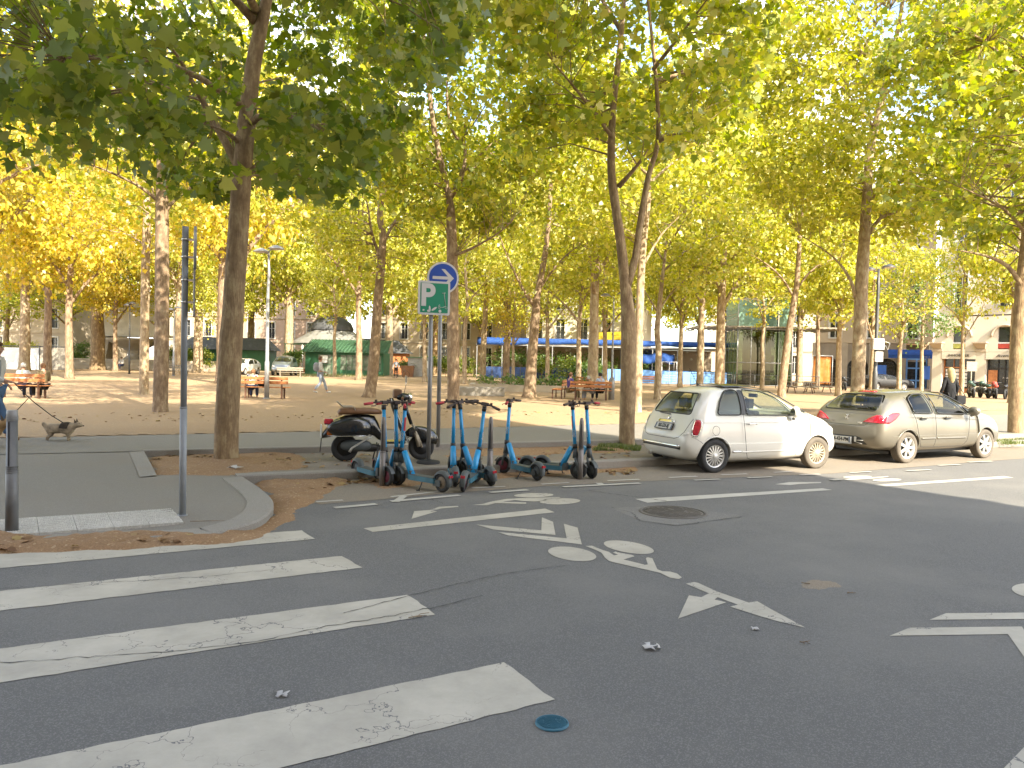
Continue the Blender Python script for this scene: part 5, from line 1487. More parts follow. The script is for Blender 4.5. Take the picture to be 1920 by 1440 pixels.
def rounded(poly, r=.05, n=4):
    out_ = []; N = len(poly)
    for i in range(N):
        p = Vector(poly[i]); a = Vector(poly[i - 1]); b = Vector(poly[(i + 1) % N])
        da = (a - p); db = (b - p); ra_ = min(r, da.length * .45, db.length * .45)
        p0 = p + da.normalized() * ra_; p1 = p + db.normalized() * ra_
        for k in range(n + 1):
            t = k / n; out_.append(tuple(p0 * (1 - t) ** 2 + p * 2 * t * (1 - t) + p1 * t * t))
    return out_

def densify(poly, d=.06, closed=True):
    out_ = []; N = len(poly)
    for i in range(N if closed else N - 1):
        a = Vector(poly[i]); b = Vector(poly[(i + 1) % N]); k = max(1, int((b - a).length / d))
        for j in range(k): out_.append(tuple(a.lerp(b, j / k)))
    if not closed: out_.append(tuple(poly[-1]))
    return out_

class Skin:
    def __init__(s, me):
        bm = bmesh.new(); bm.from_mesh(me); s.t = BVHTree.FromBMesh(bm); bm.free(); s.zm = lambda z: z
    def hit(s, p, axis, side, off):
        if axis != 'z': p = (p[0], s.zm(p[1]))
        if axis == 'y': o, d = Vector((p[0], side * 3, p[1])), Vector((0, -side, 0))
        elif axis == 'x': o, d = Vector((-3 if side < 0 else 9, p[0], p[1])), Vector((1 if side < 0 else -1, 0, 0))
        else: o, d = Vector((p[0], p[1], 4)), Vector((0, 0, -1))
        h = s.t.ray_cast(o, d)
        if h[0] is None:
            q = o + d * 3; h = s.t.find_nearest(q)
        n = h[1]
        if n.dot(d) > 0: n = -n
        return h[0] + n * off
    def patch(s, name, poly, axis, side, off, m, parent, thick=0, rings=5, smooth=True):
        poly = densify(poly, .05); c = Vector((sum(p[0] for p in poly) / len(poly), sum(p[1] for p in poly) / len(poly)))
        bm = bmesh.new(); prev = None; N = len(poly)
        for k in range(rings):
            f = 1 - k / rings
            cur = [bm.verts.new(s.hit(tuple(c.lerp(Vector(p), f)), axis, side, off)) for p in poly]
            if prev:
                for i in range(N): bm.faces.new((prev[i], prev[(i + 1) % N], cur[(i + 1) % N], cur[i]))
            prev = cur
        cv = bm.verts.new(s.hit(tuple(c), axis, side, off))
        for i in range(N): bm.faces.new((prev[i], prev[(i + 1) % N], cv))
        bmesh.ops.recalc_face_normals(bm, faces=list(bm.faces))
        want = {'y': Vector((0, side, 0)), 'x': Vector((-1 if side < 0 else 1, 0, 0)), 'z': Vector((0, 0, 1))}[axis]
        if sum((f.normal.dot(want) for f in bm.faces)) < 0: bmesh.ops.reverse_faces(bm, faces=list(bm.faces))
        if thick:
            bmesh.ops.solidify(bm, geom=list(bm.faces), thickness=thick)
            bmesh.ops.recalc_face_normals(bm, faces=list(bm.faces))
        return from_bm(name, bm, m, parent, smooth)
    def line(s, name, pts, axis, side, rad, m, parent, closed=False, off=0.0, n=6, flat_=None):
        pts = densify(pts, .05, closed); P = [s.hit(p, axis, side, off) for p in pts]
        if closed: P.append(P[0])
        bm = bmesh.new(); tube(bm, P, rad, n); return from_bm(name, bm, m, parent, True)

def wheel(parent, loc, r, w, spokes, rimr, tyre_m, rim_m, side, style='thin', steer=0.0, hub=.055):
    o = empty('wheel', loc); o.parent = parent; o.rotation_euler = (0, 0, steer)
    rot = Matrix.Rotation(PI / 2, 4, 'X')
    bm = bmesh.new(); hw_ = w / 2
    lathe(bm, [(rimr, -hw_ * .8), (rimr + .012, -hw_ * .92), (r * .88, -hw_), (r * .965, -hw_ * .88), (r, -hw_ * .62), (r, -.052), (r - .007, -.048), (r - .007, -.04), (r, -.036), (r, -.008), (r - .007, -.004), (r - .007, .004), (r, .008), (r, .036), (r - .007, .04), (r - .007, .048), (r, .052),
               (r, hw_ * .62), (r * .965, hw_ * .88), (r * .88, hw_), (rimr + .012, hw_ * .92), (rimr, hw_ * .8)], 48, rot)
    from_bm('tyre', bm, tyre_m, o)
    bm = bmesh.new()
    lathe(bm, [(rimr + .004, -hw_ * .85), (rimr - .012, -hw_ * .8), (rimr - .03, 0), (rimr - .012, hw_ * .8), (rimr + .004, hw_ * .85)], 40, rot)
    yo = side * hw_ * .62
    for k in range(spokes):
        a = 2 * PI * k / spokes
        wd = .011 if style == 'thin' else .030
        v = [bm.verts.new(q) for q in ((hub * .8, -wd, 0), (rimr - .008, -wd * (1.5 if style == 'thin' else .9), 0), (rimr - .008, wd * (1.5 if style == 'thin' else .9), 0), (hub * .8, wd, 0),
                                       (hub * .8, -wd * .7, 1), (rimr - .008, -wd, 1), (rimr - .008, wd, 1), (hub * .8, wd * .7, 1))]
        for q in v: q.co = Vector((q.co.x * math.cos(a) - q.co.y * math.sin(a), yo + side * (.022 * q.co.z - (.012 if q.co.x > hub else 0)), q.co.x * math.sin(a) + q.co.y * math.cos(a)))
        for q in ((0, 1, 2, 3), (7, 6, 5, 4), (0, 4, 5, 1), (1, 5, 6, 2), (2, 6, 7, 3), (3, 7, 4, 0)): bm.faces.new([v[i] for i in q])
    lathe(bm, [(hub, -.01), (hub, .02), (hub * .8, .03), (0, .032)], 20, Matrix.Translation((0, yo, 0)) @ (rot if side < 0 else Matrix.Rotation(-PI / 2, 4, 'X')))
    bmesh.ops.recalc_face_normals(bm, faces=list(bm.faces)); from_bm('rim', bm, rim_m, o)
    bm = bmesh.new(); lathe(bm, [(0, -.01), (rimr - .02, -.01), (rimr - .02, .01), (0, .01)], 24, Matrix.Translation((0, -side * .0, 0)) @ rot); from_bm('brake_disc', bm, M['trim'], o)
    return o

def seat(parent, x, y, z0, h=.62, name='seat', m='cabin'):
    bm = bmesh.new(); box(bm, x - .22, x + .28, y - .25, y + .25, z0, z0 + .16)
    v = box(bm, x - .28, x - .14, y - .24, y + .24, z0 + .16, z0 + h)
    for q in v:
        if q.co.z > z0 + .3: q.co.x -= .12
    bevel_all(bm, .035, 3)
    n0 = len(bm.verts)
    w_ = box(bm, x - .40, x - .30, y - .13, y + .13, z0 + h + .035, z0 + h + .21); tube(bm, [(x - .34, y - .05, z0 + h - .02), (x - .35, y - .05, z0 + h + .06)], .008, 5); tube(bm, [(x - .34, y + .05, z0 + h - .02), (x - .35, y + .05, z0 + h + .06)], .008, 5)
    return from_bm(name, bm, M[m], parent, False)

def make_car(name, label, secs, L_, axles, r, track, side_wins, rear_win, screen, paint, arch_r, detail=True, level=3, cabin_box=None, glass='carglass'):
    o = empty(name, (0, 0, 0), 0, label, 'car')
    outer = loft_body(secs, level); sk = Skin(outer)
    # hollow cabin
    bm = bmesh.new(); bm.from_mesh(outer)
    bm.normal_update()
    for v in bm.verts: v.co -= v.normal * .035
    inner = bpy.data.meshes.new('i'); bm.to_mesh(inner); bm.free()
    cb = prism_mesh([(cabin_box[0], cabin_box[2]), (cabin_box[1], cabin_box[2]), (cabin_box[1], 2), (cabin_box[0], 2)], 'y', -1.5, 1.5)
    cab = boolean(inner, [cb], 'INTERSECT')
    cut = [cab] + [prism_mesh(p, 'y', -2, 2) for p in side_wins] + [prism_mesh(rear_win, 'x', -.2, cabin_box[0] + .75), prism_mesh(screen, 'x', cabin_box[1] - 1.3, cabin_box[1] + .6)]
    for ax in axles:
        for sd in (-1, 1):
            b = bmesh.new(); lathe(b, [(0, -.17), (arch_r, -.17), (arch_r, .17), (0, .17)], 40, Matrix.Translation((ax, sd * (track + .09), r)) @ Matrix.Rotation(PI / 2, 4, 'X'))
            bmesh.ops.recalc_face_normals(b, faces=list(b.faces))
            mm = bpy.data.meshes.new('a'); b.to_mesh(mm); b.free(); cut.append(mm)
    body = boolean(outer, cut)
    body.name = 'body'; body.materials.clear(); body.materials.append(paint)
    for p in body.polygons: p.use_smooth = True; p.material_index = 0
    bo = link('body', body, None, o)
    try: body.set_sharp_from_angle(angle=R(38))
    except Exception: pass
    for p in side_wins:
        for sd in (-1, 1):
            w = sk.patch('side_window', p, 'y', sd, -.006, M[glass], o); sk.line('window_seal', p, 'y', sd, .012, M['trim'], w, True, 0.0)
    w = sk.patch('rear_window', rear_win, 'x', -1, -.006, M[glass], o); sk.line('window_seal', rear_win, 'x', -1, .012, M['trim'], w, True)
    w = sk.patch('windscreen', screen, 'x', 1, -.006, M[glass], o); sk.line('window_seal', screen, 'x', 1, .012, M['trim'], w, True)
    bm = bmesh.new(); box(bm, axles[0] - .25, axles[1] + .25, -track + .14, track - .14, .17, .22); from_bm('underbody', bm, M['trim'], o)
    for ax in axles:
        for sd in (-1, 1):
            pts = [(ax + (arch_r + .004) * math.cos(t), r + (arch_r + .004) * math.sin(t)) for t in [PI * (k / 24) * 1.14 - .22 for k in range(25)]]
            P_ = [sk.hit(q, 'y', sd, -.004) for q in pts]
            b = bmesh.new(); tube(b, P_, .011, 6); from_bm('arch_lip', b, paint, o)
    return o, sk, bo

# ---- small white hatchback
sec_f = [ # x, zb, zm, zbelt, ztop, wl, wm, wb, wr
    (.00, .40, .50, .58, .62, .52, .62, .58, .50), (.05, .29, .48, .62, .68, .63, .72, .68, .58), (.15, .24, .50, .76, .86, .70, .765, .71, .60),
    (.26, .22, .52, .88, 1.07, .745, .795, .755, .60), (.40, .21, .54, .94, 1.27, .765, .808, .775, .60), (.54, .20, .55, .96, 1.40, .775, .811, .782, .60), (.72, .20, .55, .965, 1.455, .78, .813, .785, .60), (1.0, .19, .56, .97, 1.482, .785, .81, .785, .60),
    (1.45, .19, .56, .97, 1.488, .785, .81, .78, .60), (1.85, .19, .56, .97, 1.45, .785, .81, .775, .585), (2.15, .19, .56, .965, 1.355, .785, .81, .77, .57), (2.45, .20, .56, .96, 1.205, .785, .81, .765, .575),
    (2.72, .21, .56, .94, 1.05, .785, .81, .76, .61), (2.95, .22, .56, .89, .975, .775, .805, .75, .62), (3.2, .23, .54, .82, .91, .74, .785, .72, .58), (3.40, .25, .50, .70, .80, .67, .72, .66, .50), (3.50, .30, .46, .58, .66, .58, .62, .55, .42), (3.546, .38, .45, .50, .55, .44, .48, .44, .34)]
FZ = lambda z: .155 + (z - .19) * 1.065
sec_f = [(s[0],) + tuple(FZ(q) for q in s[1:5]) + s[5:] for s in sec_f]
fz = lambda P: [(a, FZ(b)) for a, b in P]
swf1 = fz(rounded([(.64, .99), (1.16, .985), (1.16, 1.38), (1.02, 1.40), (.88, 1.36), (.74, 1.22)], .07))
swf2 = fz(rounded([(1.26, .985), (2.42, .975), (2.22, 1.14), (1.98, 1.28), (1.70, 1.37), (1.26, 1.40)], .06))
rwf = fz(rounded([(-.56, .985), (.56, .985), (.49, 1.22), (.44, 1.325), (-.44, 1.325), (-.49, 1.22)], .06))
scf = fz(rounded([(-.60, 1.01), (.60, 1.01), (.50, 1.365), (-.50, 1.365)], .06))
fiat, sk, bo = make_car('parked_car', 'small rounded white hatchback, half in shade, parked behind the beige one', sec_f, 3.546, (.60, 2.90), .292, .70, [swf1, swf2], rwf, scf, M['car_white'], .335, cabin_box=(.38, 2.75, .50))
sk.zm = FZ
def finish_fiat(o, sk):
    for ax, tm, rm in ((.60, 'rubber', 'alloy'), (2.90, 'rubber_dusty_sunlit', 'alloy_d')):
        for sd in (-1, 1): wheel(o, (ax, sd * .71, .292), .292, .175, 17, .192, M[tm], M[rm], sd)
    # doors, flap, tailgate shut lines
    dr = [(1.20, 1.39), (1.195, .95), (1.23, .60), (1.27, .36), (1.34, .265), (1.46, .235), (2.36, .245), (2.42, .30), (2.46, .60), (2.47, .93)]
    for sd in (-1, 1):
        d = empty('door', (0, 0, 0)); d.parent = o
        sk.line('door_gap', dr, 'y', sd, .0045, M['seam'], d); h = sk.line('handle', [(1.29, .83), (1.32, .838), (1.44, .838), (1.47, .83)], 'y', sd, .015, M['chrome'], d, off=.012)
        sk.line('side_moulding', [(.98, .375), (2.34, .385)], 'y', sd, .011, M['car_white'], o, off=.004)
        sk.line('chrome_badge', [(.97, .385), (1.17, .387)], 'y', sd, .014, M['chrome'], o, off=.004)
        sk.line('waist_crease', [(.35, .865), (1.18, .862), (2.46, .86)], 'y', sd, .004, M['car_white'], o, off=0)
        sk.line('bumper_gap', [(.14, .63), (.22, .60), (.30, .555), (.36, .50)], 'y', sd, .003, M['seam'], o)
    sk.patch('centre_pillar', [(1.165, .99), (1.255, .99), (1.255, 1.395), (1.165, 1.39)], 'y', -1, .003, M['trim'], o); sk.patch('centre_pillar', [(1.165, .99), (1.255, .99), (1.255, 1.395), (1.165, 1.39)], 'y', 1, .003, M['trim'], o)
    sk.line('fuel_cap', [(.60 + .075 * math.cos(t), .735 + .075 * math.sin(t)) for t in [2 * PI * k / 24 for k in range(24)]], 'y', -1, .0035, M['seam'], o, True)
    # tail lights wrap round the corner
    for sd in (-1, 1):
        lt = [(.14, .655), (.235, .645), (.31, .80), (.32, .90), (.24, .92), (.175, .80)]
        t = sk.patch('tail_light', rounded(lt, .04), 'y', sd, .012, M['red_lens'], o, thick=.014, rings=4)
        sk.line('chrome_surround', rounded(lt, .04), 'y', sd, .011, M['chrome'], t, True, .008)
        sk.patch('reverse_lens', rounded([(sd * .60, .66), (sd * .685, .66), (sd * .70, .70), (sd * .63, .72)], .02), 'x', -1, .007, M['clear_lens'], o, thick=.008, rings=3)
    tg = empty('tailgate', (0, 0, 0)); tg.parent = o
    sk.line('tailgate_gap', [(-.66, .92), (-.60, .70), (-.52, .615), (-.40, .585), (.40, .585), (.52, .615), (.60, .70), (.66, .92)], 'x', -1, .0045, M['seam'], tg)
    sk.patch('plate_handle', rounded([(-.24, .815), (.24, .815), (.22, .86), (-.22, .86)], .02), 'x', -1, .03, M['chrome'], tg, thick=.035, rings=3)
    pc = sk.hit((0, .75), 'x', -1, .02); p2 = sk.hit((0, .80), 'x', -1, .02); tilt = math.atan2(p2.x - pc.x, .053)
    pl = empty('number_plate', pc); pl.parent = tg; pl.rotation_euler = (0, tilt, 0)
    bm = bmesh.new(); box(bm, -.01, 0, -.27, .27, -.06, .06); from_bm('plate_frame', bm, M['trim'], pl)
    bm = bmesh.new(); box(bm, -.015, -.0105, -.255, .255, -.05, .05); from_bm('plate_sheet', bm, M['plate'], pl)
    bm = bmesh.new(); box(bm, -.019, -.0155, -.255, -.222, -.05, .05); box(bm, -.019, -.0155, .222, .255, -.05, .05); from_bm('plate_band', bm, M['plate_blue'], pl)
    text_mesh('plate_text', 'BX-535-BJ', .095, M['black'], .002, pl, (-.019, 0, 0), (PI / 2, 0, -PI / 2), .80, bold=.002)
    c = sk.hit((0, .905), 'x', -1, .008); bd = bmesh.new(); lathe(bd, [(0, .012), (.03, .012), (.042, .006), (.045, 0)], 20, Matrix.Translation(c) @ Matrix.Rotation(-PI / 2 + tilt, 4, 'Y')); from_bm('badge', bd, M['chrome'], tg)
    bm = bmesh.new(); box(bm, .20, .215, -.01, .38, 1.0, 1.0 + .012) if False else None
    bm.free()
    sk.line('rear_wiper', [(-.02, .955), (.32, .965)], 'x', -1, .008, M['trim'], o, off=.015)
    # chrome bumper strip running round the back
    P_ = [sk.hit((y, .47 - .006 * (abs(y) > .5)), 'x', -1, .006) for y in [-.56 + i * .07 for i in range(17)]]
    bm = bmesh.new(); tube(bm, P_, .026, 8); bumper = from_bm('chrome_bumper_strip', bm, M['chrome'], o, True)
    bm = bmesh.new(); tube(bm, [p + Vector((.004, 0, -.032)) for p in P_], .022, 8); from_bm('strip_shadow_gap', bm, M['trim'], bumper, True)
    bm = bmesh.new(); tube(bm, [(-.01 + .06, .43, .235), (.25, .43, .24)], .028, 12); from_bm('exhaust_pipe', bm, M['chrome'], o)
    # front: lamps, mirror, aerial
    for sd in (-1, 1):
        l = bmesh.new(); lathe(l, [(0, .03), (.06, .025), (.085, 0), (.09, -.02)], 20, Matrix.Translation(sk.hit((sd * .52, .70), 'x', 1, 0)) @ Matrix.Rotation(R(70), 4, 'Y')); from_bm('headlight', l, M['clear_lens'], o)
        m = empty('wing_mirror', (2.30, sd * .84, 1.05)); m.parent = o
        b = bmesh.new(); lathe(b, [(0, -.06), (.06, -.055), (.085, -.02), (.085, .03), (.06, .06), (0, .07)], 16, Matrix.Scale(1.25, 4, (0, 0, 1)) @ Matrix.Rotation(PI / 2, 4, 'Y')); from_bm('mirror_shell', b, M['car_white'], m)
        b = bmesh.new(); lathe(b, [(0, -.064), (.062, -.062)], 16, Matrix.Scale(1.25, 4, (0, 0, 1)) @ Matrix.Rotation(PI / 2, 4, 'Y')); from_bm('mirror_glass', b, M['chrome'], m)
        b = bmesh.new(); tube(b, [(0, 0, -.05), (.03, -sd * .07, -.13)], .03, 8); from_bm('mirror_foot', b, M['trim'], m)
        bl = sk.hit((2.60, .77), 'y', sd, .004); b = bmesh.new(); box(b, bl.x - .012, bl.x + .012, bl.y - .006, bl.y + .006, bl.z - .03, bl.z + .03); from_bm('side_repeater', b, M['clear_lens'], o)
    bm = bmesh.new(); tube(bm, [(.78, .0, 1.50), (.76, 0, 1.53)], [.03, .014], 8); tube(bm, [(.76, 0, 1.52), (.58, 0, 1.80)], .005, 5); from_bm('aerial', bm, M['trim'], o)
    sk.patch('roof_panel', rounded([(.95, -.48), (1.85, -.46), (1.85, .46), (.95, .48)], .05), 'z', 1, .004, mat('sunroof_glass', (.05, .055, .05), rough=.05), o, thick=.006)
    for x, y in ((1.15 - .05, -.33), (1.1, .33), (1.95, -.36), (1.95, .36)): seat(o, x, y, .54, .50 if x < 1.5 else .52, m='cabin')
    bm = bmesh.new(); box(bm, 2.35, 2.72, -.62, .62, .52, .88); bevel_all(bm, .05); from_bm('dashboard', bm, M['cabin'], o)
    bm = bmesh.new(); tube(bm, [(2.22 - .05 * math.sin(t), .36 + .17 * math.cos(t), .88 + .16 * math.sin(t)) for t in [2 * PI * k / 20 for k in range(21)]], .014, 6); from_bm('steering_wheel', bm, M['trim'], o)
    bm = bmesh.new(); box(bm, 2.03, 2.06, -.11, .11, 1.28, 1.35); from_bm('rear_view_mirror', bm, M['trim'], o)
finish_fiat(fiat, sk)
def place_car(o, near_rear, deg, ax0, track_w):
    a = R(90 - deg); fw = Vector((math.cos(a), math.sin(a), 0)); lf = Vector((-fw.y, fw.x, 0))
    o.location = Vector((near_rear[0], near_rear[1], 0)) - fw * ax0 + lf * track_w
    o.rotation_euler = (0, 0, a)
nr = G(1337, 886.5); place_car(fiat, (nr.x, nr.y), 67.0, .60, .74)

# ---- champagne five-door hatchback
sec_p = [
    (.00, .42, .55, .66, .72, .56, .66, .62, .54), (.05, .33, .54, .74, .84, .68, .78, .74, .66), (.12, .28, .56, .90, 1.02, .76, .84, .79, .68), (.24, .25, .58, .98, 1.14, .81, .875, .835, .665), (.42, .23, .60, .995, 1.29, .84, .893, .855, .655),
    (.64, .22, .60, 1.0, 1.41, .86, .902, .862, .655), (1.0, .21, .60, .995, 1.462, .865, .905, .865, .66), (1.5, .20, .60, .985, 1.495, .865, .905, .86, .655), (2.0, .20, .60, .975, 1.488, .865, .905, .855, .645), (2.4, .20, .59, .965, 1.415, .865, .905, .85, .635),
    (2.8, .20, .58, .955, 1.26, .865, .905, .845, .63), (3.15, .21, .57, .945, 1.085, .865, .903, .84, .67), (3.45, .21, .56, .92, 1.01, .855, .90, .82, .69), (3.8, .22, .54, .84, .93, .82, .875, .79, .66), (4.05, .24, .50, .72, .82, .74, .80, .72, .58), (4.2, .28, .46, .60, .68, .62, .68, .62, .48), (4.276, .36, .44, .52, .56, .48, .52, .48, .38)]
swp1 = rounded([(.98, 1.01), (1.60, .995), (1.46, 1.38), (1.16, 1.37), (.93, 1.29)], .06)
swp2 = rounded([(1.74, .99), (2.78, .965), (2.54, 1.17), (2.20, 1.33), (1.60, 1.385)], .05)
swp3 = rounded([(2.86, .97), (3.06, .965), (2.72, 1.13)], .03)
rwp = rounded([(-.62, 1.035), (.62, 1.035), (.57, 1.20), (.46, 1.345), (-.46, 1.345), (-.57, 1.20)], .10)
scp = rounded([(-.68, 1.04), (.68, 1.04), (.54, 1.40), (-.54, 1.40)], .06)
peu, sk, bo = make_car('parked_car', 'dusty champagne beige five door hatchback parked in front of the white one', sec_p, 4.276, (.80, 3.408), .312, .77, [swp1, swp2, swp3], rwp, scp, M['car_beige'], .36, cabin_box=(.36, 3.15, .55))
def finish_peu(o, sk):
    for ax in (.80, 3.408):
        for sd in (-1, 1): wheel(o, (ax, sd * .78, .312), .312, .195, 7, .215, M['rubber_dusty_sunlit'], M['alloy'], sd, 'wide', hub=.06)
    d1 = [(.86, 1.31), (.92, 1.05), (1.02, .88), (1.08, .62), (1.18, .40), (1.26, .315), (1.66, .30), (1.66, .60), (1.66, .97), (1.50, 1.41)]
    d2 = [(1.68, .30), (2.62, .30), (2.72, .40), (2.78, .70), (2.84, .93)]
    for sd in (-1, 1):
        for dd, hx in ((d1, 1.22), (d2, 2.02)):
            d = empty('door', (0, 0, 0)); d.parent = o
            sk.line('door_gap', dd, 'y', sd, .0045, M['seam'], d)
            sk.patch('handle_cup', rounded([(hx - .02, .865), (hx + .14, .86), (hx + .14, .92), (hx - .02, .925)], .02), 'y', sd, .002, M['trim'], d, rings=2)
            sk.line('handle', [(hx - .04, .905), (hx + .17, .90)], 'y', sd, .014, M['car_beige'], d, off=.022)
        sk.line('side_moulding', [(1.20, .49), (1.63, .487)], 'y', sd, .018, M['car_beige'], o, off=.004); sk.line('side_moulding', [(1.70, .487), (2.66, .48)], 'y', sd, .018, M['car_beige'], o, off=.004)
        sk.line('shoulder_crease', [(.9, .93), (1.7, .905), (2.8, .87), (3.6, .82)], 'y', sd, .004, M['car_beige'], o)
        t = sk.patch('tail_light', rounded([(.10, .80), (.24, .80), (.40, .88), (.56, .99), (.50, 1.005), (.34, 1.0), (.20, .945)], .02), 'y', sd, .010, M['red_lens'], o, thick=.012, rings=4)
        sk.patch('tail_light', rounded([(sd * .40, .805), (sd * .80, .80), (sd * .82, .86), (sd * .74, .96), (sd * .66, .955), (sd * .53, .90)][::sd], .02), 'x', -1, .010, M['red_lens'], o, thick=.012, rings=4)
        m = empty('wing_mirror', (2.78, sd * .97, 1.03)); m.parent = o
        b = bmesh.new(); lathe(b, [(0, -.06), (.07, -.055), (.10, -.02), (.09, .04), (.05, .08), (0, .09)], 16, Matrix.Scale(1.2, 4, (0, 1, 0)) @ Matrix.Rotation(PI / 2, 4, 'Y')); from_bm('mirror_shell', b, M['car_beige'], m)
        b = bmesh.new(); tube(b, [(0, 0, -.07), (.03, -sd * .08, -.10)], .025, 8); from_bm('mirror_foot', b, M['trim'], m)
        sk.patch('headlight', rounded([(3.72, .72), (4.08, .60), (4.10, .68), (3.80, .84)], .03), 'y', sd, .006, M['clear_lens'], o, thick=.01, rings=3)
    tg = empty('tailgate', (0, 0, 0)); tg.parent = o
    sk.line('tailgate_gap', [(-.70, 1.0), (-.56, .82), (-.46, .745), (-.30, .735), (.30, .735), (.46, .745), (.56, .82), (.70, 1.0)], 'x', -1, .0045, M['seam'], tg)
    sk.line('tailgate_crease', [(-.66, .965), (0, .975), (.66, .965)], 'x', -1, .005, M['car_beige'], tg)
    sk.patch('high_brake_light', rounded([(-.20, 1.385), (.20, 1.385), (.20, 1.41), (-.20, 1.41)], .01), 'x', -1, .012, M['red_lens'], o, thick=.014, rings=2)
    sk.line('rear_wiper', [(.02, 1.06), (-.40, 1.075)], 'x', -1, .010, M['trim'], o, off=.016)
    # lion-like heraldic badge in bent strokes
    c = sk.hit((0, .87), 'x', -1, .006); bm = bmesh.new()
    for st in ([(-.035, .045), (-.01, .06), (.02, .05), (.03, .02), (.01, 0), (-.01, -.02), (-.03, -.055)], [(.01, 0), (.04, -.015), (.03, -.05)], [(-.03, .02), (-.005, .015), (.02, .02)], [(.03, .02), (.055, .045), (.045, .065)], [(-.04, -.005), (-.02, .0), (.0, -.012)]):
        tube(bm, [(c.x + .25 * (z) * .2, -y, c.z + z) for y, z in st], .008, 6)
    from_bm('badge', bm, M['chrome'], tg)
    p = sk.hit((.42, .79), 'x', -1, .003); text_mesh('badge_lettering', 'Feline 308', .055, M['chrome'], .002, tg, (p.x - .02, .38, .785), (PI / 2, 0, -PI / 2), 1.2)
    text_mesh('badge_lettering', 'HDI', .05, M['chrome'], .002, tg, (p.x - .02, -.36, .785), (PI / 2, 0, -PI / 2), 1.3)
    sk.patch('bumper_recess', rounded([(-.52, .36), (.52, .36), (.40, .485), (.30, .515), (-.30, .515), (-.40, .485)], .03), 'x', -1, .004, M['trim'], o, thick=0)
    pc = sk.hit((0.06, .43), 'x', -1, .03)
    pl = empty('number_plate', (pc.x, .08, .43)); pl.parent = o
    bm = bmesh.new(); box(bm, 0, .02, -.28, .28, -.085, .062); from_bm('plate_frame', bm, M['car_silver'], pl)
    bm = bmesh.new(); box(bm, -.006, -.001, -.26, .26, -.055, .055); from_bm('plate_sheet', bm, M['plate'], pl)
    bm = bmesh.new(); box(bm, -.010, -.0065, -.26, -.225, -.055, .055); box(bm, -.010, -.0065, .225, .26, -.055, .055); from_bm('plate_band', bm, M['plate_blue'], pl)
    text_mesh('plate_text', 'AM-434-PM', .105, M['black'], .002, pl, (-.010, 0, 0), (PI / 2, 0, -PI / 2), .86, bold=.003)
    bm = bmesh.new(); tube(bm, [(-.015, -.46, .44), (.02, -.22, .43)], .008, 5); tube(bm, [(-.01, -.44, .37), (.02, -.22, .40)], .006, 5); box(bm, -.02, 0, -.30, -.26, .40, .50); from_bm('broken_grille', bm, M['alloy'], o)
    for x, y in ((1.35, -.36), (1.35, .36), (2.25, -.40), (2.25, .40)): seat(o, x, y, .52, .56)
    bm = bmesh.new(); box(bm, 2.75, 3.12, -.68, .68, .56, .92); bevel_all(bm, .05); from_bm('dashboard', bm, M['cabin'], o)
    bm = bmesh.new(); tube(bm, [(2.62 - .05 * math.sin(t), .38 + .18 * math.cos(t), .92 + .17 * math.sin(t)) for t in [2 * PI * k / 20 for k in range(21)]], .014, 6); from_bm('steering_wheel', bm, M['trim'], o)
    bm = bmesh.new(); lathe(bm, [(0, .0), (.03, .0), (.032, .06), (0, .07)], 10, Matrix.Translation((.6, .2, 1.0))); from_bm('parcel_shelf_item', bm, M['cabin'], o)
    bm = bmesh.new(); box(bm, .38, 1.0, -.6, .6, .92, .95); from_bm('parcel_shelf', bm, M['cabin'], o)
finish_peu(peu, sk)
nr = G(1697, 868.5); place_car(peu, (nr.x, nr.y), 62.0, .80, .82)

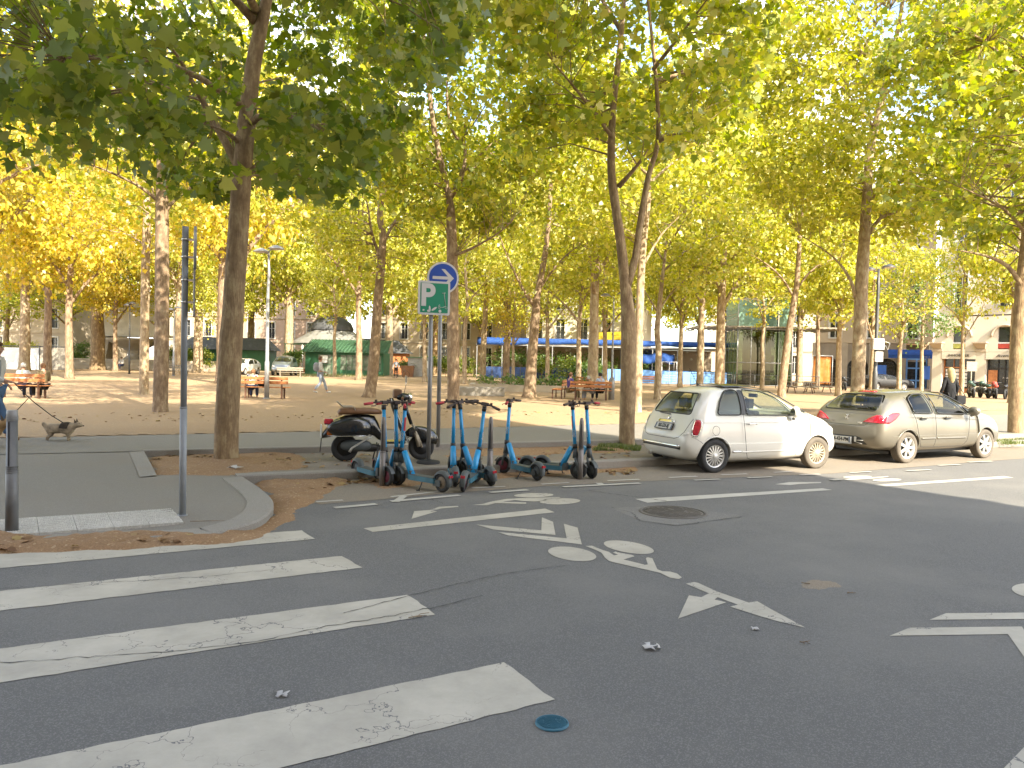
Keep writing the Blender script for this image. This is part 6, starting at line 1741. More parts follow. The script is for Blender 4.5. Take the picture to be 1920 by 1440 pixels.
# ---- distant parked cars (small in view): same construction, plainer
def far_car(label, loc, deg, paint, kind='hatch', scale=1.0):
    secs = [(a, b, c, d, e, f, g_, h, i) for a, b, c, d, e, f, g_, h, i in sec_p]
    if kind == 'suv': secs = [(a, b + .08, c + .1, d + .1, e + .24 * (e > 1.0) + .12 * (e <= 1.0), f, g_, h, i + .03) for a, b, c, d, e, f, g_, h, i in secs]
    if kind == 'low': secs = [(a * 1.08, b, c, d - .05, e - .13 * (e > 1.05), f, g_, h, i) for a, b, c, d, e, f, g_, h, i in secs]
    me = loft_body(secs, 2); sk = Skin(me); o = empty('parked_car', loc, R(90 - deg), label, 'car'); o.scale = (scale,) * 3
    cuts = []
    for ax in (.80, 3.408):
        for sd in (-1, 1):
            b = bmesh.new(); lathe(b, [(0, -.2), (.36, -.2), (.36, .2), (0, .2)], 20, Matrix.Translation((ax, sd * .86, .31)) @ Matrix.Rotation(PI / 2, 4, 'X')); bmesh.ops.recalc_face_normals(b, faces=list(b.faces))
            mm = bpy.data.meshes.new('a'); b.to_mesh(mm); b.free(); cuts.append(mm)
    me = boolean(me, cuts); me.name = 'body'; me.materials.clear(); me.materials.append(paint); link('body', me, None, o)
    for p in me.polygons: p.material_index = 0; p.use_smooth = True
    dz = .16 if kind == 'suv' else (-.06 if kind == 'low' else 0)
    sh = lambda P: [(x, z + dz) for x, z in P]
    for sd in (-1, 1):
        for q in (swp1, swp2): sk.patch('side_window', sh(q), 'y', sd, .006, M['darkglass'], o, rings=3)
        sk.patch('headlight', [(sd * .52, .66 + dz * .6), (sd * .74, .70 + dz * .6), (sd * .72, .80 + dz * .6), (sd * .50, .74 + dz * .6)][::sd], 'x', 1, .008, M['clear_lens'], o, rings=2)
        for ax in (.80, 3.408): wheel(o, (ax, sd * .77, .312), .312, .195, 7, .215, M['rubber'], M['alloy'], sd, 'wide')
    sk.patch('windscreen', sh(scp), 'x', 1, .006, M['darkglass'], o, rings=3); sk.patch('rear_window', sh(rwp), 'x', -1, .006, M['darkglass'], o, rings=3)
    sk.patch('grille', rounded([(-.4, .38), (.4, .38), (.46, .52), (-.46, .52)], .05), 'x', 1, .006, M['trim'], o, rings=2)
    return o
far_car('white car facing the square beside the pit tree trunk, seen behind the plaid shirted sitter', at(452, 68, .2) + Vector((-.3, 4, 0)), 186, M['car_white'], 'hatch')
far_car('grey blue off road car parked facing the square behind the lamp post', at(512, 68, .2) + Vector((0, 4.5, 0)), 172, M['car_grey'], 'suv', 1.05)
far_car('low black coupe parked before the blue shop front', at(1660, 66, .2) + Vector((-2, 0, 0)), 80, M['car_black'], 'low')
# ================================================================ TWO-WHEELERS AND STREET FURNITURE
M['sc_blue'] = mat('scooter_blue', (0.012, 0.27, 0.56), rough=.38, var=.05, coat=.3)
M['sc_teal'] = mat('scooter_deck_blue', (0.045, 0.16, 0.22), rough=.55, var=.15)
M['sc_grey'] = mat('scooter_plastic', (0.075, 0.085, 0.085), rough=.6, var=.15)
M['sc_brown'] = mat('handlebar_dark', (0.05, 0.03, 0.025), rough=.6)
M['sc_red'] = mat('red_grip', (0.42, 0.03, 0.045), rough=.6)
M['rim_red'] = mat('wine_rim', (0.16, 0.03, 0.05), rough=.6)
M['rim_tan'] = mat('dusty_rim', (0.25, 0.19, 0.13), rough=.8)
M['bollard'] = mat('bollard_paint', (0.20, 0.18, 0.165), rough=.5, metal=.3, var=.08)
M['pole_blue'] = mat('grey_blue_pole', (0.25, 0.265, 0.28), rough=.5, metal=.0, var=.08)
M['pole_grey'] = mat('aluminium_pole', (0.25, 0.245, 0.24), rough=.45, metal=.3, var=.1)
M['v_black'] = mat('gloss_black', (0.008, 0.009, 0.010), rough=.2, var=0, coat=.6)
M['leather'] = mat('brown_leather', (0.20, 0.10, 0.045), rough=.5, var=.1)
M['sign_green'] = mat('sign_green', (0.0, 0.19, 0.10), rough=.4, var=.04)
M['sign_blue'] = mat('sign_blue', (0.01, 0.055, 0.30), rough=.4, var=.03)
M['sign_white'] = mat('sign_white', (0.50, 0.48, 0.46), rough=.4, var=.02)
M['wheel_mix'] = None
RX90 = Matrix.Rotation(PI / 2, 4, 'X')

def mesh_of(fn, name, mats):
    bm = bmesh.new(); fn(bm); bm.normal_update(); me = bpy.data.meshes.new(name); bm.to_mesh(me); bm.free()
    for m_ in mats: me.materials.append(m_)
    return me

AX0 = Vector((.885, 0, .16)); AXD = Vector((-.095, 0, 1)).normalized()     # steering axis
def on_axis(z): return AX0 + AXD * ((z - AX0.z) / AXD.z)
def sc_wheel(bm):
    lathe(bm, [(.085, -.022), (.115, -.03), (.133, -.02), (.137, 0), (.133, .02), (.115, .03), (.085, .022)], 28, RX90, 0)
    lathe(bm, [(.02, -.03), (.03, -.02), (.088, -.018), (.088, .018), (.03, .02), (.02, .03), (0, .03)], 20, RX90, 1); lathe(bm, [(0, -.03), (.02, -.03)], 12, RX90, 1)
def sc_deck(bm):
    v = prism(bm, rounded([(.10, -.075), (.60, -.085), (.66, -.05), (.66, .05), (.60, .085), (.10, .075)], .03, 3), .115, .185, 0)
    box(bm, .12, .62, -.07, .07, .186, .192, 1)
    v = box(bm, .60, .72, -.045, .045, .12, .24, 1)
def sc_neck(bm): tube(bm, [(.62, 0, .17), (.70, 0, .33), (.792, 0, .50)], [.05, .047, .042], 12)
def sc_fender(bm):
    rows = []
    for k in range(12):
        a = R(200) - R(190) * k / 11; r_ = .158
        w_ = .04 + .012 * math.sin(PI * k / 11); c = Vector((r_ * math.cos(a), 0, .137 + r_ * math.sin(a)))
        rows.append([bm.verts.new((c.x * .86, -w_, .137 + (c.z - .137) * .8)), bm.verts.new((c.x, -w_ * .8, c.z)), bm.verts.new((c.x * 1.03, 0, c.z + .012)), bm.verts.new((c.x, w_ * .8, c.z)), bm.verts.new((c.x * .86, w_, .137 + (c.z - .137) * .8))])
    for i in range(11):
        for k in range(4): bm.faces.new((rows[i][k], rows[i][k + 1], rows[i + 1][k + 1], rows[i + 1][k])).smooth = True
    box(bm, .0, .14, -.05, -.035, .08, .17); box(bm, .0, .14, .035, .05, .08, .17)
def sc_light(bm): box(bm, -.175, -.15, -.03, .03, .215, .25)
def sc_stand(bm): tube(bm, [(.34, .06, .12), (.30, .13, .06), (.30, .17, .004)], .009, 6); tube(bm, [(.28, .17, .006), (.33, .175, .006)], .012, 6)
def sc_stem(bm):
    a = on_axis(.44); b = on_axis(1.10); tube(bm, [a, b], [.030, .027], 12)
def sc_joint(bm):
    tube(bm, [on_axis(.485), on_axis(.555)], .041, 12)
def sc_collar(bm): tube(bm, [on_axis(1.10), on_axis(1.17)], .034, 12)
def sc_fork(bm):
    tube(bm, [on_axis(.48), on_axis(.33)], [.036, .05], 12)
    for s in (-1, 1): tube(bm, [on_axis(.34) + Vector((0, s * .045, 0)), (.90, s * .05, .25), (.92, s * .05, .14)], [.02, .022, .018], 8)
    rows = []
    for k in range(9):
        an = R(20) + R(130) * k / 8; c = (.92 + .152 * math.cos(an), .137 + .152 * math.sin(an)); rows.append([bm.verts.new((c[0], y, c[1])) for y in (-.035, 0, .035)])
    for i in range(8):
        for k in range(2): bm.faces.new((rows[i][k], rows[i][k + 1], rows[i + 1][k + 1], rows[i + 1][k]))
HB = on_axis(1.19)
def sc_bar(bm):
    tube(bm, [HB + Vector((-.05, -.25, -.005)), HB + Vector((-.02, -.14, .015)), HB + Vector((.01, 0, .012)), HB + Vector((-.02, .14, .015)), HB + Vector((-.05, .25, -.005))], [.013, .014, .02, .014, .013], 8)
    box(bm, HB.x - .03, HB.x + .05, -.045, .045, HB.z - .01, HB.z + .04)
    for s in (-1, 1): tube(bm, [HB + Vector((-.0, s * .13, 0)), HB + Vector((.05, s * .18, -.03)), HB + Vector((.03, s * .24, -.035))], .006, 5); tube(bm, [HB + Vector((-.02, s * .12, .03)), HB + Vector((-.02, s * .125, .055))], .02, 8)
def sc_grip(s):
    return lambda bm: tube(bm, [HB + Vector((-.03, s * .17, .006)), HB + Vector((-.062, s * .30, -.012))], .020, 10)
def sc_sticker(bm):
    a = on_axis(.80); b = on_axis(1.0); lathe(bm, [(.0305, -.1), (.0305, .1)], 12, Matrix.Translation((a + b) / 2) @ AXD.to_track_quat('Z', 'Y').to_matrix().to_4x4(), a0=-1.2 - PI / 2, a1=1.2 - PI / 2)
SCM = {
    'deck': mesh_of(sc_deck, 'deck', [M['sc_teal'], M['sc_grey']]), 'neck': mesh_of(sc_neck, 'neck_tube', [M['sc_blue']]), 'fender': mesh_of(sc_fender, 'rear_fender', [M['sc_grey']]),
    'light': mesh_of(sc_light, 'tail_light', [M['red_lens']]), 'stand': mesh_of(sc_stand, 'kickstand', [M['black']]), 'stem': mesh_of(sc_stem, 'stem', [M['sc_blue']]),
    'joint': mesh_of(sc_joint, 'folding_clamp', [M['trim']]), 'collar': mesh_of(sc_collar, 'stem_collar', [M['trim']]), 'fork': mesh_of(sc_fork, 'fork', [M['sc_grey']]), 'bar': mesh_of(sc_bar, 'handlebar', [M['sc_brown']]),
    'gl': mesh_of(sc_grip(1), 'grip', [M['sc_brown']]), 'gr': mesh_of(sc_grip(-1), 'grip', [M['sc_brown']]), 'glr': mesh_of(sc_grip(1), 'grip', [M['sc_red']]), 'grr': mesh_of(sc_grip(-1), 'grip', [M['sc_red']]),
    'st': mesh_of(sc_sticker, 'sticker', [M['sc_red']]),
    'w0': mesh_of(sc_wheel, 'wheel', [M['rubber'], M['sc_grey']]), 'w1': mesh_of(sc_wheel, 'wheel', [M['rubber'], M['rim_red']]), 'w2': mesh_of(sc_wheel, 'wheel', [M['rubber'], M['rim_tan']]),
}
def scooter(label, anchor, which, az, steer=0.0, lean=0.0, grips='rr', rim=('w0', 'w0'), sticker=True, word=True):
    th = R(90 - az); p = G(anchor[0], anchor[1], .004)
    fw = Vector((math.cos(th), math.sin(th), 0)); loc = p - fw * (.92 if which == 'front' else 0)
    o = empty('kick_scooter', loc, 0, label, 'scooter', 'shared electric scooters on the bay edge')
    o.rotation_euler = (Matrix.Rotation(th, 4, 'Z') @ Matrix.Rotation(R(lean), 4, 'X')).to_euler()
    SR = Matrix.Translation(AX0) @ Matrix.Rotation(R(steer), 4, AXD) @ Matrix.Translation(-AX0)
    for k in ('deck', 'neck', 'fender', 'light', 'stand'): link(SCM[k].name, SCM[k], None, o)
    w = link('rear_wheel', SCM[rim[0]], None, o); w.location = (0, 0, .137)
    for k in ['stem', 'joint', 'collar', 'fork', 'bar', 'glr' if grips[0] == 'r' else 'gl', 'grr' if grips[1] == 'r' else 'gr'] + (['st'] if sticker else []):
        q = link(SCM[k].name.split('.')[0], SCM[k], None, o); q.matrix_local = SR
    w = link('front_wheel', SCM[rim[1]], None, o); w.matrix_local = SR @ Matrix.Translation((.92, 0, .137))
    if word:
        for sd in (-1, 1):
            a = on_axis(.72); t = text_mesh('lettering', 'dott', .07, M['sign_white'], .001, o, sx=1)
            q = Matrix.Translation(a + Vector((0, sd * .031, 0))) @ Matrix.Rotation(0 if sd < 0 else PI, 4, 'Z') @ Matrix.Rotation(PI / 2, 4, 'X') @ Matrix.Rotation(PI / 2 + (.155 if sd < 0 else -.155), 4, 'Z')
            t.matrix_local = SR @ q
    return o
scooter('blue scooter right beside the first slim bollard, teal deck pointing back to the kerb', (725, 911), 'front', 142, 8, 0, 'br', ('w0', 'w1'))
scooter('blue scooter squeezed between two others, second from the slim bollard by the moped', (745, 910), 'front', 152, 14, 0, 'rr', ('w0', 'w0'), False)
scooter('blue scooter lying lengthwise in front with its whole deck and tan rear wheel showing', (829, 923), 'rear', 310, 35, 0, 'rr', ('w2', 'w0'))
scooter('blue scooter with upright stem, seen from behind, left one of the tangled trio', (853, 913), 'rear', 353, 12, 0, 'rb', ('w1', 'w0'), False)
scooter('blue scooter of the tangled trio whose stem slopes right, rear wheel nearest the road', (868, 922), 'rear', 8, -22, 7, 'bb', ('w1', 'w0'), False)
scooter('blue scooter of the tangled trio whose stem slopes left over its propped deck', (921, 911), 'rear', 331, 14, -8, 'bb', ('w0', 'w0'), False)
scooter('lone blue scooter seen from behind right of the second slim bollard', (1007, 901), 'rear', 325, 32, 0, 'rb', ('w0', 'w1'), False)
scooter('blue scooter in front of the third slim bollard, teal deck side on', (1084, 898), 'front', 120, 12, 0, 'bb', ('w0', 'w0'))
scooter('blue scooter right behind the third slim bollard, next to the side on one', (1110, 897), 'front', 122, -28, 0, 'rb', ('w0', 'w0'))

# slim bollards with a slot, and the stout one at the crossing
def bollard_slim(u, v, h, label):
    o = empty('bollard', G(u, v, 0), R(-8), label, 'bollard', 'slim slotted bollards along the kerb')
    bm = bmesh.new(); tube(bm, [(0, 0, 0), (0, 0, h * .5)], .045, 16); tube(bm, [(0, 0, h * .5), (0, 0, h * .94), (0, 0, h)], [.039, .034, .020], 16); tube(bm, [(0, 0, h * .49), (0, 0, h * .505)], .047, 16)
    from_bm('shaft', bm, M['bollard'], o)
    bm = bmesh.new(); box(bm, -.007, .007, -.043, -.02, h * .53, h * .9); from_bm('slot', bm, M['black'], o)
bollard_slim(717, 911, 1.0, 'slim grey bollard at the left end of the scooters beside the moped')
bollard_slim(918, 904, 1.0, 'slim grey bollard standing free in the middle of the bay edge')
bollard_slim(1088, 899, .98, 'slim grey bollard standing between the pair of scooters')
bo_ = empty('bollard', G(22, 996, .045), 0, 'stout dark bollard with a pale cap on the tactile paving', 'bollard')
bm = bmesh.new(); tube(bm, [(0, 0, 0), (0, 0, .60), (0, 0, .601), (0, 0, 1.1)], [.058, .055, .052, .049], 24)
for z in (.585, .605, .625, .645): tube(bm, [(0, 0, z), (0, 0, z + .008)], .0575, 24)
from_bm('shaft', bm, mat('dark_bollard', (.15, .15, .15), rough=.5, var=.15), bo_)
bm = bmesh.new(); tube(bm, [(0, 0, 1.1), (0, 0, 1.2), (0, 0, 1.205)], [.050, .049, .045], 24)
for z in (1.105, 1.12, 1.135): tube(bm, [(0, 0, z), (0, 0, z + .006)], .053, 24)
from_bm('cap', bm, mat('cap_paint', (.32, .32, .32), rough=.5), bo_)
bm = bmesh.new(); box(bm, -.006, .006, -.0535, -.04, .65, 1.09); from_bm('groove', bm, M['black'], bo_)

# street sign pole seen edge-on
sp = empty('sign_pole', G(342, 968, .06), R(23), 'tall grey blue street pole carrying signs seen exactly edge on', 'sign pole')
bm = bmesh.new(); tube(bm, [(0, 0, -.05), (0, 0, 1.2)], .037, 20); tube(bm, [(0, 0, 1.2), (0, 0, 3.17)], .033, 20); tube(bm, [(0, 0, 1.19), (0, 0, 1.205)], .039, 20); tube(bm, [(0, 0, 0), (0, 0, .02)], .055, 16); from_bm('pole', bm, M['pole_blue'], sp)
for z in (3.02, 2.83, 2.58, 2.34): bm = bmesh.new(); tube(bm, [(0, 0, z), (0, 0, z + .022)], .039, 16); box(bm, .03, .085, -.02, .02, z, z + .022); from_bm('clamp', bm, M['chrome'], sp)
bm = bmesh.new(); vv = prism(bm, [(.24 * math.cos(t), 2.95 + .24 * math.sin(t)) for t in [2 * PI * k / 40 for k in range(40)]], -.014, .014); xform(bm, vv, Matrix.Translation((.10, .06, 0)) @ Matrix.Rotation(PI / 2, 4, 'Z') @ RX90); bmesh.ops.recalc_face_normals(bm, faces=list(bm.faces)); from_bm('round_sign', bm, M['steel'], sp)
bm = bmesh.new(); box(bm, .086, .104, -.20, .30, 2.20, 2.69); from_bm('rectangular_sign', bm, M['pole_grey'], sp)

# scooter parking sign and blue arrow sign
def sign_yaw(o, yaw): o.rotation_euler = (0, 0, yaw)
b = G(803, 868, .115); ps = empty('parking_sign', b, R(20), 'square green scooter parking sign with a white letter P on a grey pole', 'sign')
bm = bmesh.new(); tube(bm, [(0, 0, 0), (0, 0, 2.86)], .036, 16); from_bm('pole', bm, M['pole_grey'], ps)
bm = bmesh.new(); lathe(bm, [(.20, 0), (.19, .035), (.08, .05), (.04, .06)], 24); from_bm('foot', bm, M['rubber'], ps)
bd = empty('sign_panel', (-.02 + .05, -.05, 2.76)); bd.parent = ps
def panel(bm, w, h, r, y0, y1):
    vv = prism(bm, rounded([(-w, -h), (w, -h), (w, h), (-w, h)], r, 5), -y1, -y0); xform(bm, vv, RX90)
bm = bmesh.new(); panel(bm, .27, .28, .035, -.02, .01); bmesh.ops.recalc_face_normals(bm, faces=list(bm.faces)); from_bm('white_border', bm, M['sign_white'], bd)
bm = bmesh.new(); panel(bm, .235, .245, .006, -.0235, -.0205); bmesh.ops.recalc_face_normals(bm, faces=list(bm.faces)); from_bm('green_field', bm, M['sign_green'], bd)
text_mesh('letter', 'P', .50, M['sign_white'], .001, bd, (-.115, -.026, .03), sx=.95, bold=.018)
bm = bmesh.new()
tube(bm, [(.165, -.026, .09), (.195, -.026, -.13)], .0045, 5); tube(bm, [(.13, -.026, .085), (.19, -.026, .092)], .0045, 5); tube(bm, [(.195, -.026, -.13), (.15, -.026, -.15), (.09, -.026, -.15), (.075, -.026, -.12), (.10, -.026, -.11)], .004, 5)
for x, z, r_ in ((.205, -.155, .018), (.085, -.155, .018)): tube(bm, [(x + r_ * math.cos(t), -.026, z + r_ * math.sin(t)) for t in [2 * PI * k / 12 for k in range(13)]], .003, 4)
from_bm('scooter_pictogram', bm, M['sign_white'], bd)
for cx, cz, w_, h_, a in ((-.18, -.205, .018, .014, .2), (-.075, -.18, .016, .05, .1), (-.09, -.215, .03, .02, 0), (.0, -.18, .055, .018, .6), (.1, -.215, .025, .025, 0)):
    bm = bmesh.new(); vv = prism(bm, ell(0, 0, w_, h_, 0, 10), .0255, .027); xform(bm, vv, RX90); xform(bm, vv, Matrix.Translation((cx, 0, cz)) @ Matrix.Rotation(-a, 4, 'Y'))
    bmesh.ops.recalc_face_normals(bm, faces=list(bm.faces)); from_bm('sticker', bm, M['sign_white'], bd)
b = G(821, 838, .2); bs_ = empty('arrow_sign', b, R(16), 'round blue sign with a white right arrow behind the parking sign', 'sign')
bm = bmesh.new(); tube(bm, [(0, 0, 0), (0, 0, 3.45)], .038, 16); from_bm('pole', bm, M['pole_grey'], bs_)
dd = empty('sign_disc', (0.02, -.06, 3.19)); dd.parent = bs_
bm = bmesh.new(); vv = prism(bm, ell(0, 0, .30, .30, 0, 48), 0, .025); xform(bm, vv, RX90); bmesh.ops.recalc_face_normals(bm, faces=list(bm.faces)); from_bm('white_rim', bm, M['sign_white'], dd)
bm = bmesh.new(); vv = prism(bm, ell(0, 0, .265, .265, 0, 48), .026, .029); xform(bm, vv, RX90); bmesh.ops.recalc_face_normals(bm, faces=list(bm.faces)); from_bm('blue_field', bm, M['sign_blue'], dd)
bm = bmesh.new(); vv = prism(bm, [(-.20, -.028), (.10, -.028), (.0, -.14), (.055, -.16), (.205, 0), (.03, .165), (-.035, .165), (.09, .028), (-.20, .028)], .030, .032); xform(bm, vv, RX90); bmesh.ops.recalc_face_normals(bm, faces=list(bm.faces)); from_bm('arrow', bm, M['sign_white'], dd)

# ---- the vintage moped
vs0 = G(646, 864.5, .112); va = R(90 - 72)
ve = empty('moped', (vs0.x, vs0.y, .112), va, 'glossy black vintage moped with a brown leather seat, parked behind the scooters', 'moped')
def ellipsoid(bm, c, r, n=24, m=14, pw=1.0, zmin=None, mi=0):
    rows = []
    for i in range(m + 1):
        ph = -PI / 2 + PI * i / m; row = []
        for k in range(n):
            th = 2 * PI * k / n; f = lambda t: math.copysign(abs(t) ** pw, t)
            z = c[2] + r[2] * f(math.sin(ph))
            if zmin is not None: z = max(z, zmin)
            row.append(bm.verts.new((c[0] + r[0] * f(math.cos(ph)) * f(math.cos(th)), c[1] + r[1] * f(math.cos(ph)) * f(math.sin(th)), z)))
        rows.append(row)
    for i in range(m):
        for k in range(n):
            fa = bm.faces.new((rows[i][k], rows[i][(k + 1) % n], rows[i + 1][(k + 1) % n], rows[i + 1][k])); fa.smooth = True; fa.material_index = mi
    bmesh.ops.remove_doubles(bm, verts=[v for row in (rows[0], rows[-1]) for v in row], dist=1e-4)
    return [v for row in rows for v in row if v.is_valid]
def moped_wheel(x, name, big=.215):
    o_ = empty(name, (x, 0, big)); o_.parent = ve
    bm = bmesh.new(); lathe(bm, [(.13, -.04), (big * .8, -.055), (big * .96, -.045), (big, -.02), (big, .02), (big * .96, .045), (big * .8, .055), (.13, .04)], 36, RX90); from_bm('tyre', bm, M['rubber'], o_)
    bm = bmesh.new(); lathe(bm, [(0, -.05), (.05, -.05), (.06, -.02), (.135, -.035), (.14, 0), (.135, .035), (.06, .02), (.05, .05), (0, .05)], 28, RX90); from_bm('rim', bm, M['trim'], o_)
moped_wheel(0, 'rear_wheel', .225); moped_wheel(1.30, 'front_wheel', .225)
bm = bmesh.new()   # rear shell: lofted tail
secs = [(-.40, .40, .44, .05), (-.36, .39, .50, .10), (-.28, .40, .62, .135), (-.16, .42, .72, .155), (0, .44, .775, .165), (.2, .45, .79, .165), (.38, .45, .785, .15), (.48, .42, .77, .12), (.55, .36, .66, .10), (.60, .34, .50, .10), (.68, .33, .42, .12)]
rows = []
for x, z0_, z1_, w_ in secs:
    row = []
    for k in range(16):
        t = 2 * PI * k / 16; f = lambda q: math.copysign(abs(q) ** .75, q)
        row.append(bm.verts.new((x, w_ * f(math.cos(t)), (z0_ + z1_) / 2 + (z1_ - z0_) / 2 * f(math.sin(t)))))
    rows.append(row)
for i in range(len(rows) - 1):
    for k in range(16): bm.faces.new((rows[i][k], rows[i][(k + 1) % 16], rows[i + 1][(k + 1) % 16], rows[i + 1][k])).smooth = True
bm.faces.new(rows[0]); bm.faces.new(rows[-1][::-1]); bmesh.ops.recalc_face_normals(bm, faces=list(bm.faces)); from_bm('tail_shell', bm, M['v_black'], ve)
for sd in (-1, 1):
    bm = bmesh.new(); vv = ellipsoid(bm, (0, 0, 0), (.37, .12, .20), 28, 16, .9)
    for v in vv:
        if v.co.x < 0: v.co.z *= 1 - .35 * min(1, -v.co.x / .37)
        v.co.z = max(v.co.z, -.12)
    xform(bm, vv, Matrix.Translation((.06, sd * .15, .565))); c_ = from_bm('side_cowl', bm, M['v_black'], ve, True)
    bm = bmesh.new(); tube(bm, [(-.30, sd * .16, .445), (-.1, sd * .255, .443), (.2, sd * .26, .443), (.42, sd * .17, .445)], .007, 6); from_bm('cowl_moulding', bm, M['chrome'], c_)
    bm = bmesh.new(); box(bm, -.31, -.20, sd * .12 - .03, sd * .12 + .05 * sd + .03, .46, .53); bevel_all(bm, .015); from_bm('indicator', bm, M['orange_lens'], ve)
bm = bmesh.new(); box(bm, -.35, -.20, -.06, .06, .62, .72); bevel_all(bm, .025, 3); from_bm('tail_light', bm, M['red_lens'], ve)
bm = bmesh.new(); box(bm, -.40, -.385, -.09, .09, .40, .62); from_bm('rear_plate', bm, M['plate'], ve)
bm = bmesh.new()
rows = []
for x, z0_, z1_, w_ in ((-.12, .79, .85, .10), (-.08, .785, .90, .125), (.05, .785, .915, .14), (.25, .79, .905, .14), (.42, .79, .905, .125), (.54, .79, .885, .10), (.60, .795, .85, .05)):
    rows.append([bm.verts.new((x, w_ * math.copysign(abs(math.cos(t)) ** .6, math.cos(t)), (z0_ + z1_) / 2 + (z1_ - z0_) / 2 * math.copysign(abs(math.sin(t)) ** .7, math.sin(t)))) for t in [2 * PI * k / 16 for k in range(16)]])
for i in range(6):
    for k in range(16): bm.faces.new((rows[i][k], rows[i][(k + 1) % 16], rows[i + 1][(k + 1) % 16], rows[i + 1][k])).smooth = True
bm.faces.new(rows[0]); bm.faces.new(rows[-1][::-1]); bmesh.ops.recalc_face_normals(bm, faces=list(bm.faces)); st = from_bm('seat', bm, M['leather'], ve)
bm = bmesh.new(); tube(bm, [(.15, -.13, .86), (.12, -.145, .925), (-.05, -.14, .92), (-.13, -.1, 1.0), (-.13, .1, 1.0), (-.05, .14, .92), (.12, .145, .925), (.15, .13, .86)], .012, 6); from_bm('grab_rail', bm, M['alloy_d'], ve)
bm = bmesh.new(); box(bm, .62, 1.0, -.17, .17, .30, .34); bevel_all(bm, .012); tube(bm, [(.60, -.18, .32), (.95, -.19, .32), (1.05, -.2, .42)], .010, 6); from_bm('floorboard', bm, M['v_black'], ve)
bm = bmesh.new(); g = []
for i in range(13):
    z = .32 + i * .062; w_ = .19 + .05 * math.sin(min(1, i / 7) * PI / 2) - (.10 if i > 10 else 0) - (.03 if i > 9 else 0); x = 1.04 - .02 * i + .05 * (1 - i / 12) ** 2
    g.append([bm.verts.new((x - .05 * (abs(k - 4) / 4) ** 2, (k - 4) / 4 * w_, z)) for k in range(9)])
for i in range(12):
    for k in range(8): bm.faces.new((g[i][k], g[i + 1][k], g[i + 1][k + 1], g[i][k + 1]))
bmesh.ops.solidify(bm, geom=list(bm.faces), thickness=.02); bmesh.ops.recalc_face_normals(bm, faces=list(bm.faces)); ls = from_bm('leg_shield', bm, M['v_black'], ve, True)
bm = bmesh.new(); tube(bm, [Vector(g_[0].co) if False else (1.04 - .02 * i + .05 * (1 - i / 12) ** 2 - .05, -(.19 + .05 * math.sin(min(1, i / 7) * PI / 2) - (.10 if i > 10 else 0) - (.03 if i > 9 else 0)), .32 + i * .062) for i, g_ in enumerate(range(13))], .009, 6); from_bm('shield_edging', bm, M['alloy'], ls)
bm = bmesh.new(); vv = ellipsoid(bm, (0, 0, 0), (.30, .09, .20), 24, 12, .9)
for v in vv: v.co.z = max(v.co.z, -.02 - .15 * max(0, v.co.x))
xform(bm, vv, Matrix.Translation((1.30, 0, .38)) @ Matrix.Rotation(R(12), 4, 'Y')); from_bm('front_fender', bm, M['v_black'], ve, True)
bm = bmesh.new(); tube(bm, [(1.30, -.09, .225), (1.22, -.09, .42), (1.14, 0, .62)], .02, 8); tube(bm, [(1.24, -.1, .24), (1.18, -.1, .48)], .03, 10); from_bm('fork', bm, M['alloy_d'], ve)
bm = bmesh.new(); tube(bm, [(1.12, 0, .62), (.98, 0, 1.04)], .03, 10); vv = ellipsoid(bm, (.97, 0, 1.09), (.13, .10, .07), 16, 10); tube(bm, [(.93, -.33, 1.08), (.95, -.14, 1.10), (.95, .14, 1.10), (.93, .33, 1.08)], [.014, .028, .028, .014], 8); from_bm('headset', bm, M['v_black'], ve)
for sd in (-1, 1):
    bm = bmesh.new(); tube(bm, [(.925, sd * .22, 1.085), (.90, sd * .35, 1.075)], .022, 8); from_bm('grip', bm, M['leather'], ve)
    if sd > 0: continue
    bm = bmesh.new(); tube(bm, [(.95, sd * .16, 1.12), (.98, sd * .20, 1.30), (.98, sd * .22, 1.36)], .006, 5); mstem = from_bm('mirror', bm, M['chrome'], ve)
    bm = bmesh.new(); box(bm, .965, .99, sd * .22 - .05, sd * .22 + .05, 1.34, 1.46); bevel_all(bm, .012); from_bm('mirror_glass', bm, M['alloy_d'], mstem)
bm = bmesh.new(); box(bm, .80, .95, -.05, .12, 1.06, 1.22); bevel_all(bm, .04, 3); from_bm('handlebar_bag', bm, M['leather'], ve)
bm = bmesh.new(); lathe(bm, [(0, .03), (.06, .02), (.075, 0), (.075, -.04)], 18, Matrix.Translation((1.10, 0, 1.08)) @ Matrix.Rotation(PI / 2, 4, 'Y')); from_bm('headlamp', bm, M['chrome'], ve)
bm = bmesh.new(); tube(bm, [(.42, -.16, .42), (.36, -.17, .40), (.10, -.17, .24), (.06, -.17, .17)], [.016, .016, .020, .024], 8); from_bm('kick_lever', bm, M['alloy'], ve)
bm = bmesh.new(); vv = ellipsoid(bm, (.18, -.08, .27), (.26, .10, .10), 20, 10, .8); from_bm('engine_case', bm, M['sc_grey'], ve); bm = bmesh.new(); vv = ellipsoid(bm, (.42, .02, .22), (.20, .10, .07), 18, 10, .8); from_bm('exhaust', bm, M['trim'], ve)
bm = bmesh.new(); tube(bm, [(-.38, .05, .40), (-.40, .05, .16)], .008, 5); tube(bm, [(.55, -.1, .30), (.50, -.2, .0)], .012, 6); tube(bm, [(.55, .1, .30), (.50, .2, .0)], .012, 6); from_bm('stand', bm, M['trim'], ve)
bm = bmesh.new(); tube(bm, [(.95, -.1, 1.08), (.98, -.2, .8), (.93, -.22, .55), (.82, -.2, .38)], .006, 5); from_bm('cable', bm, M['alloy'], ve)

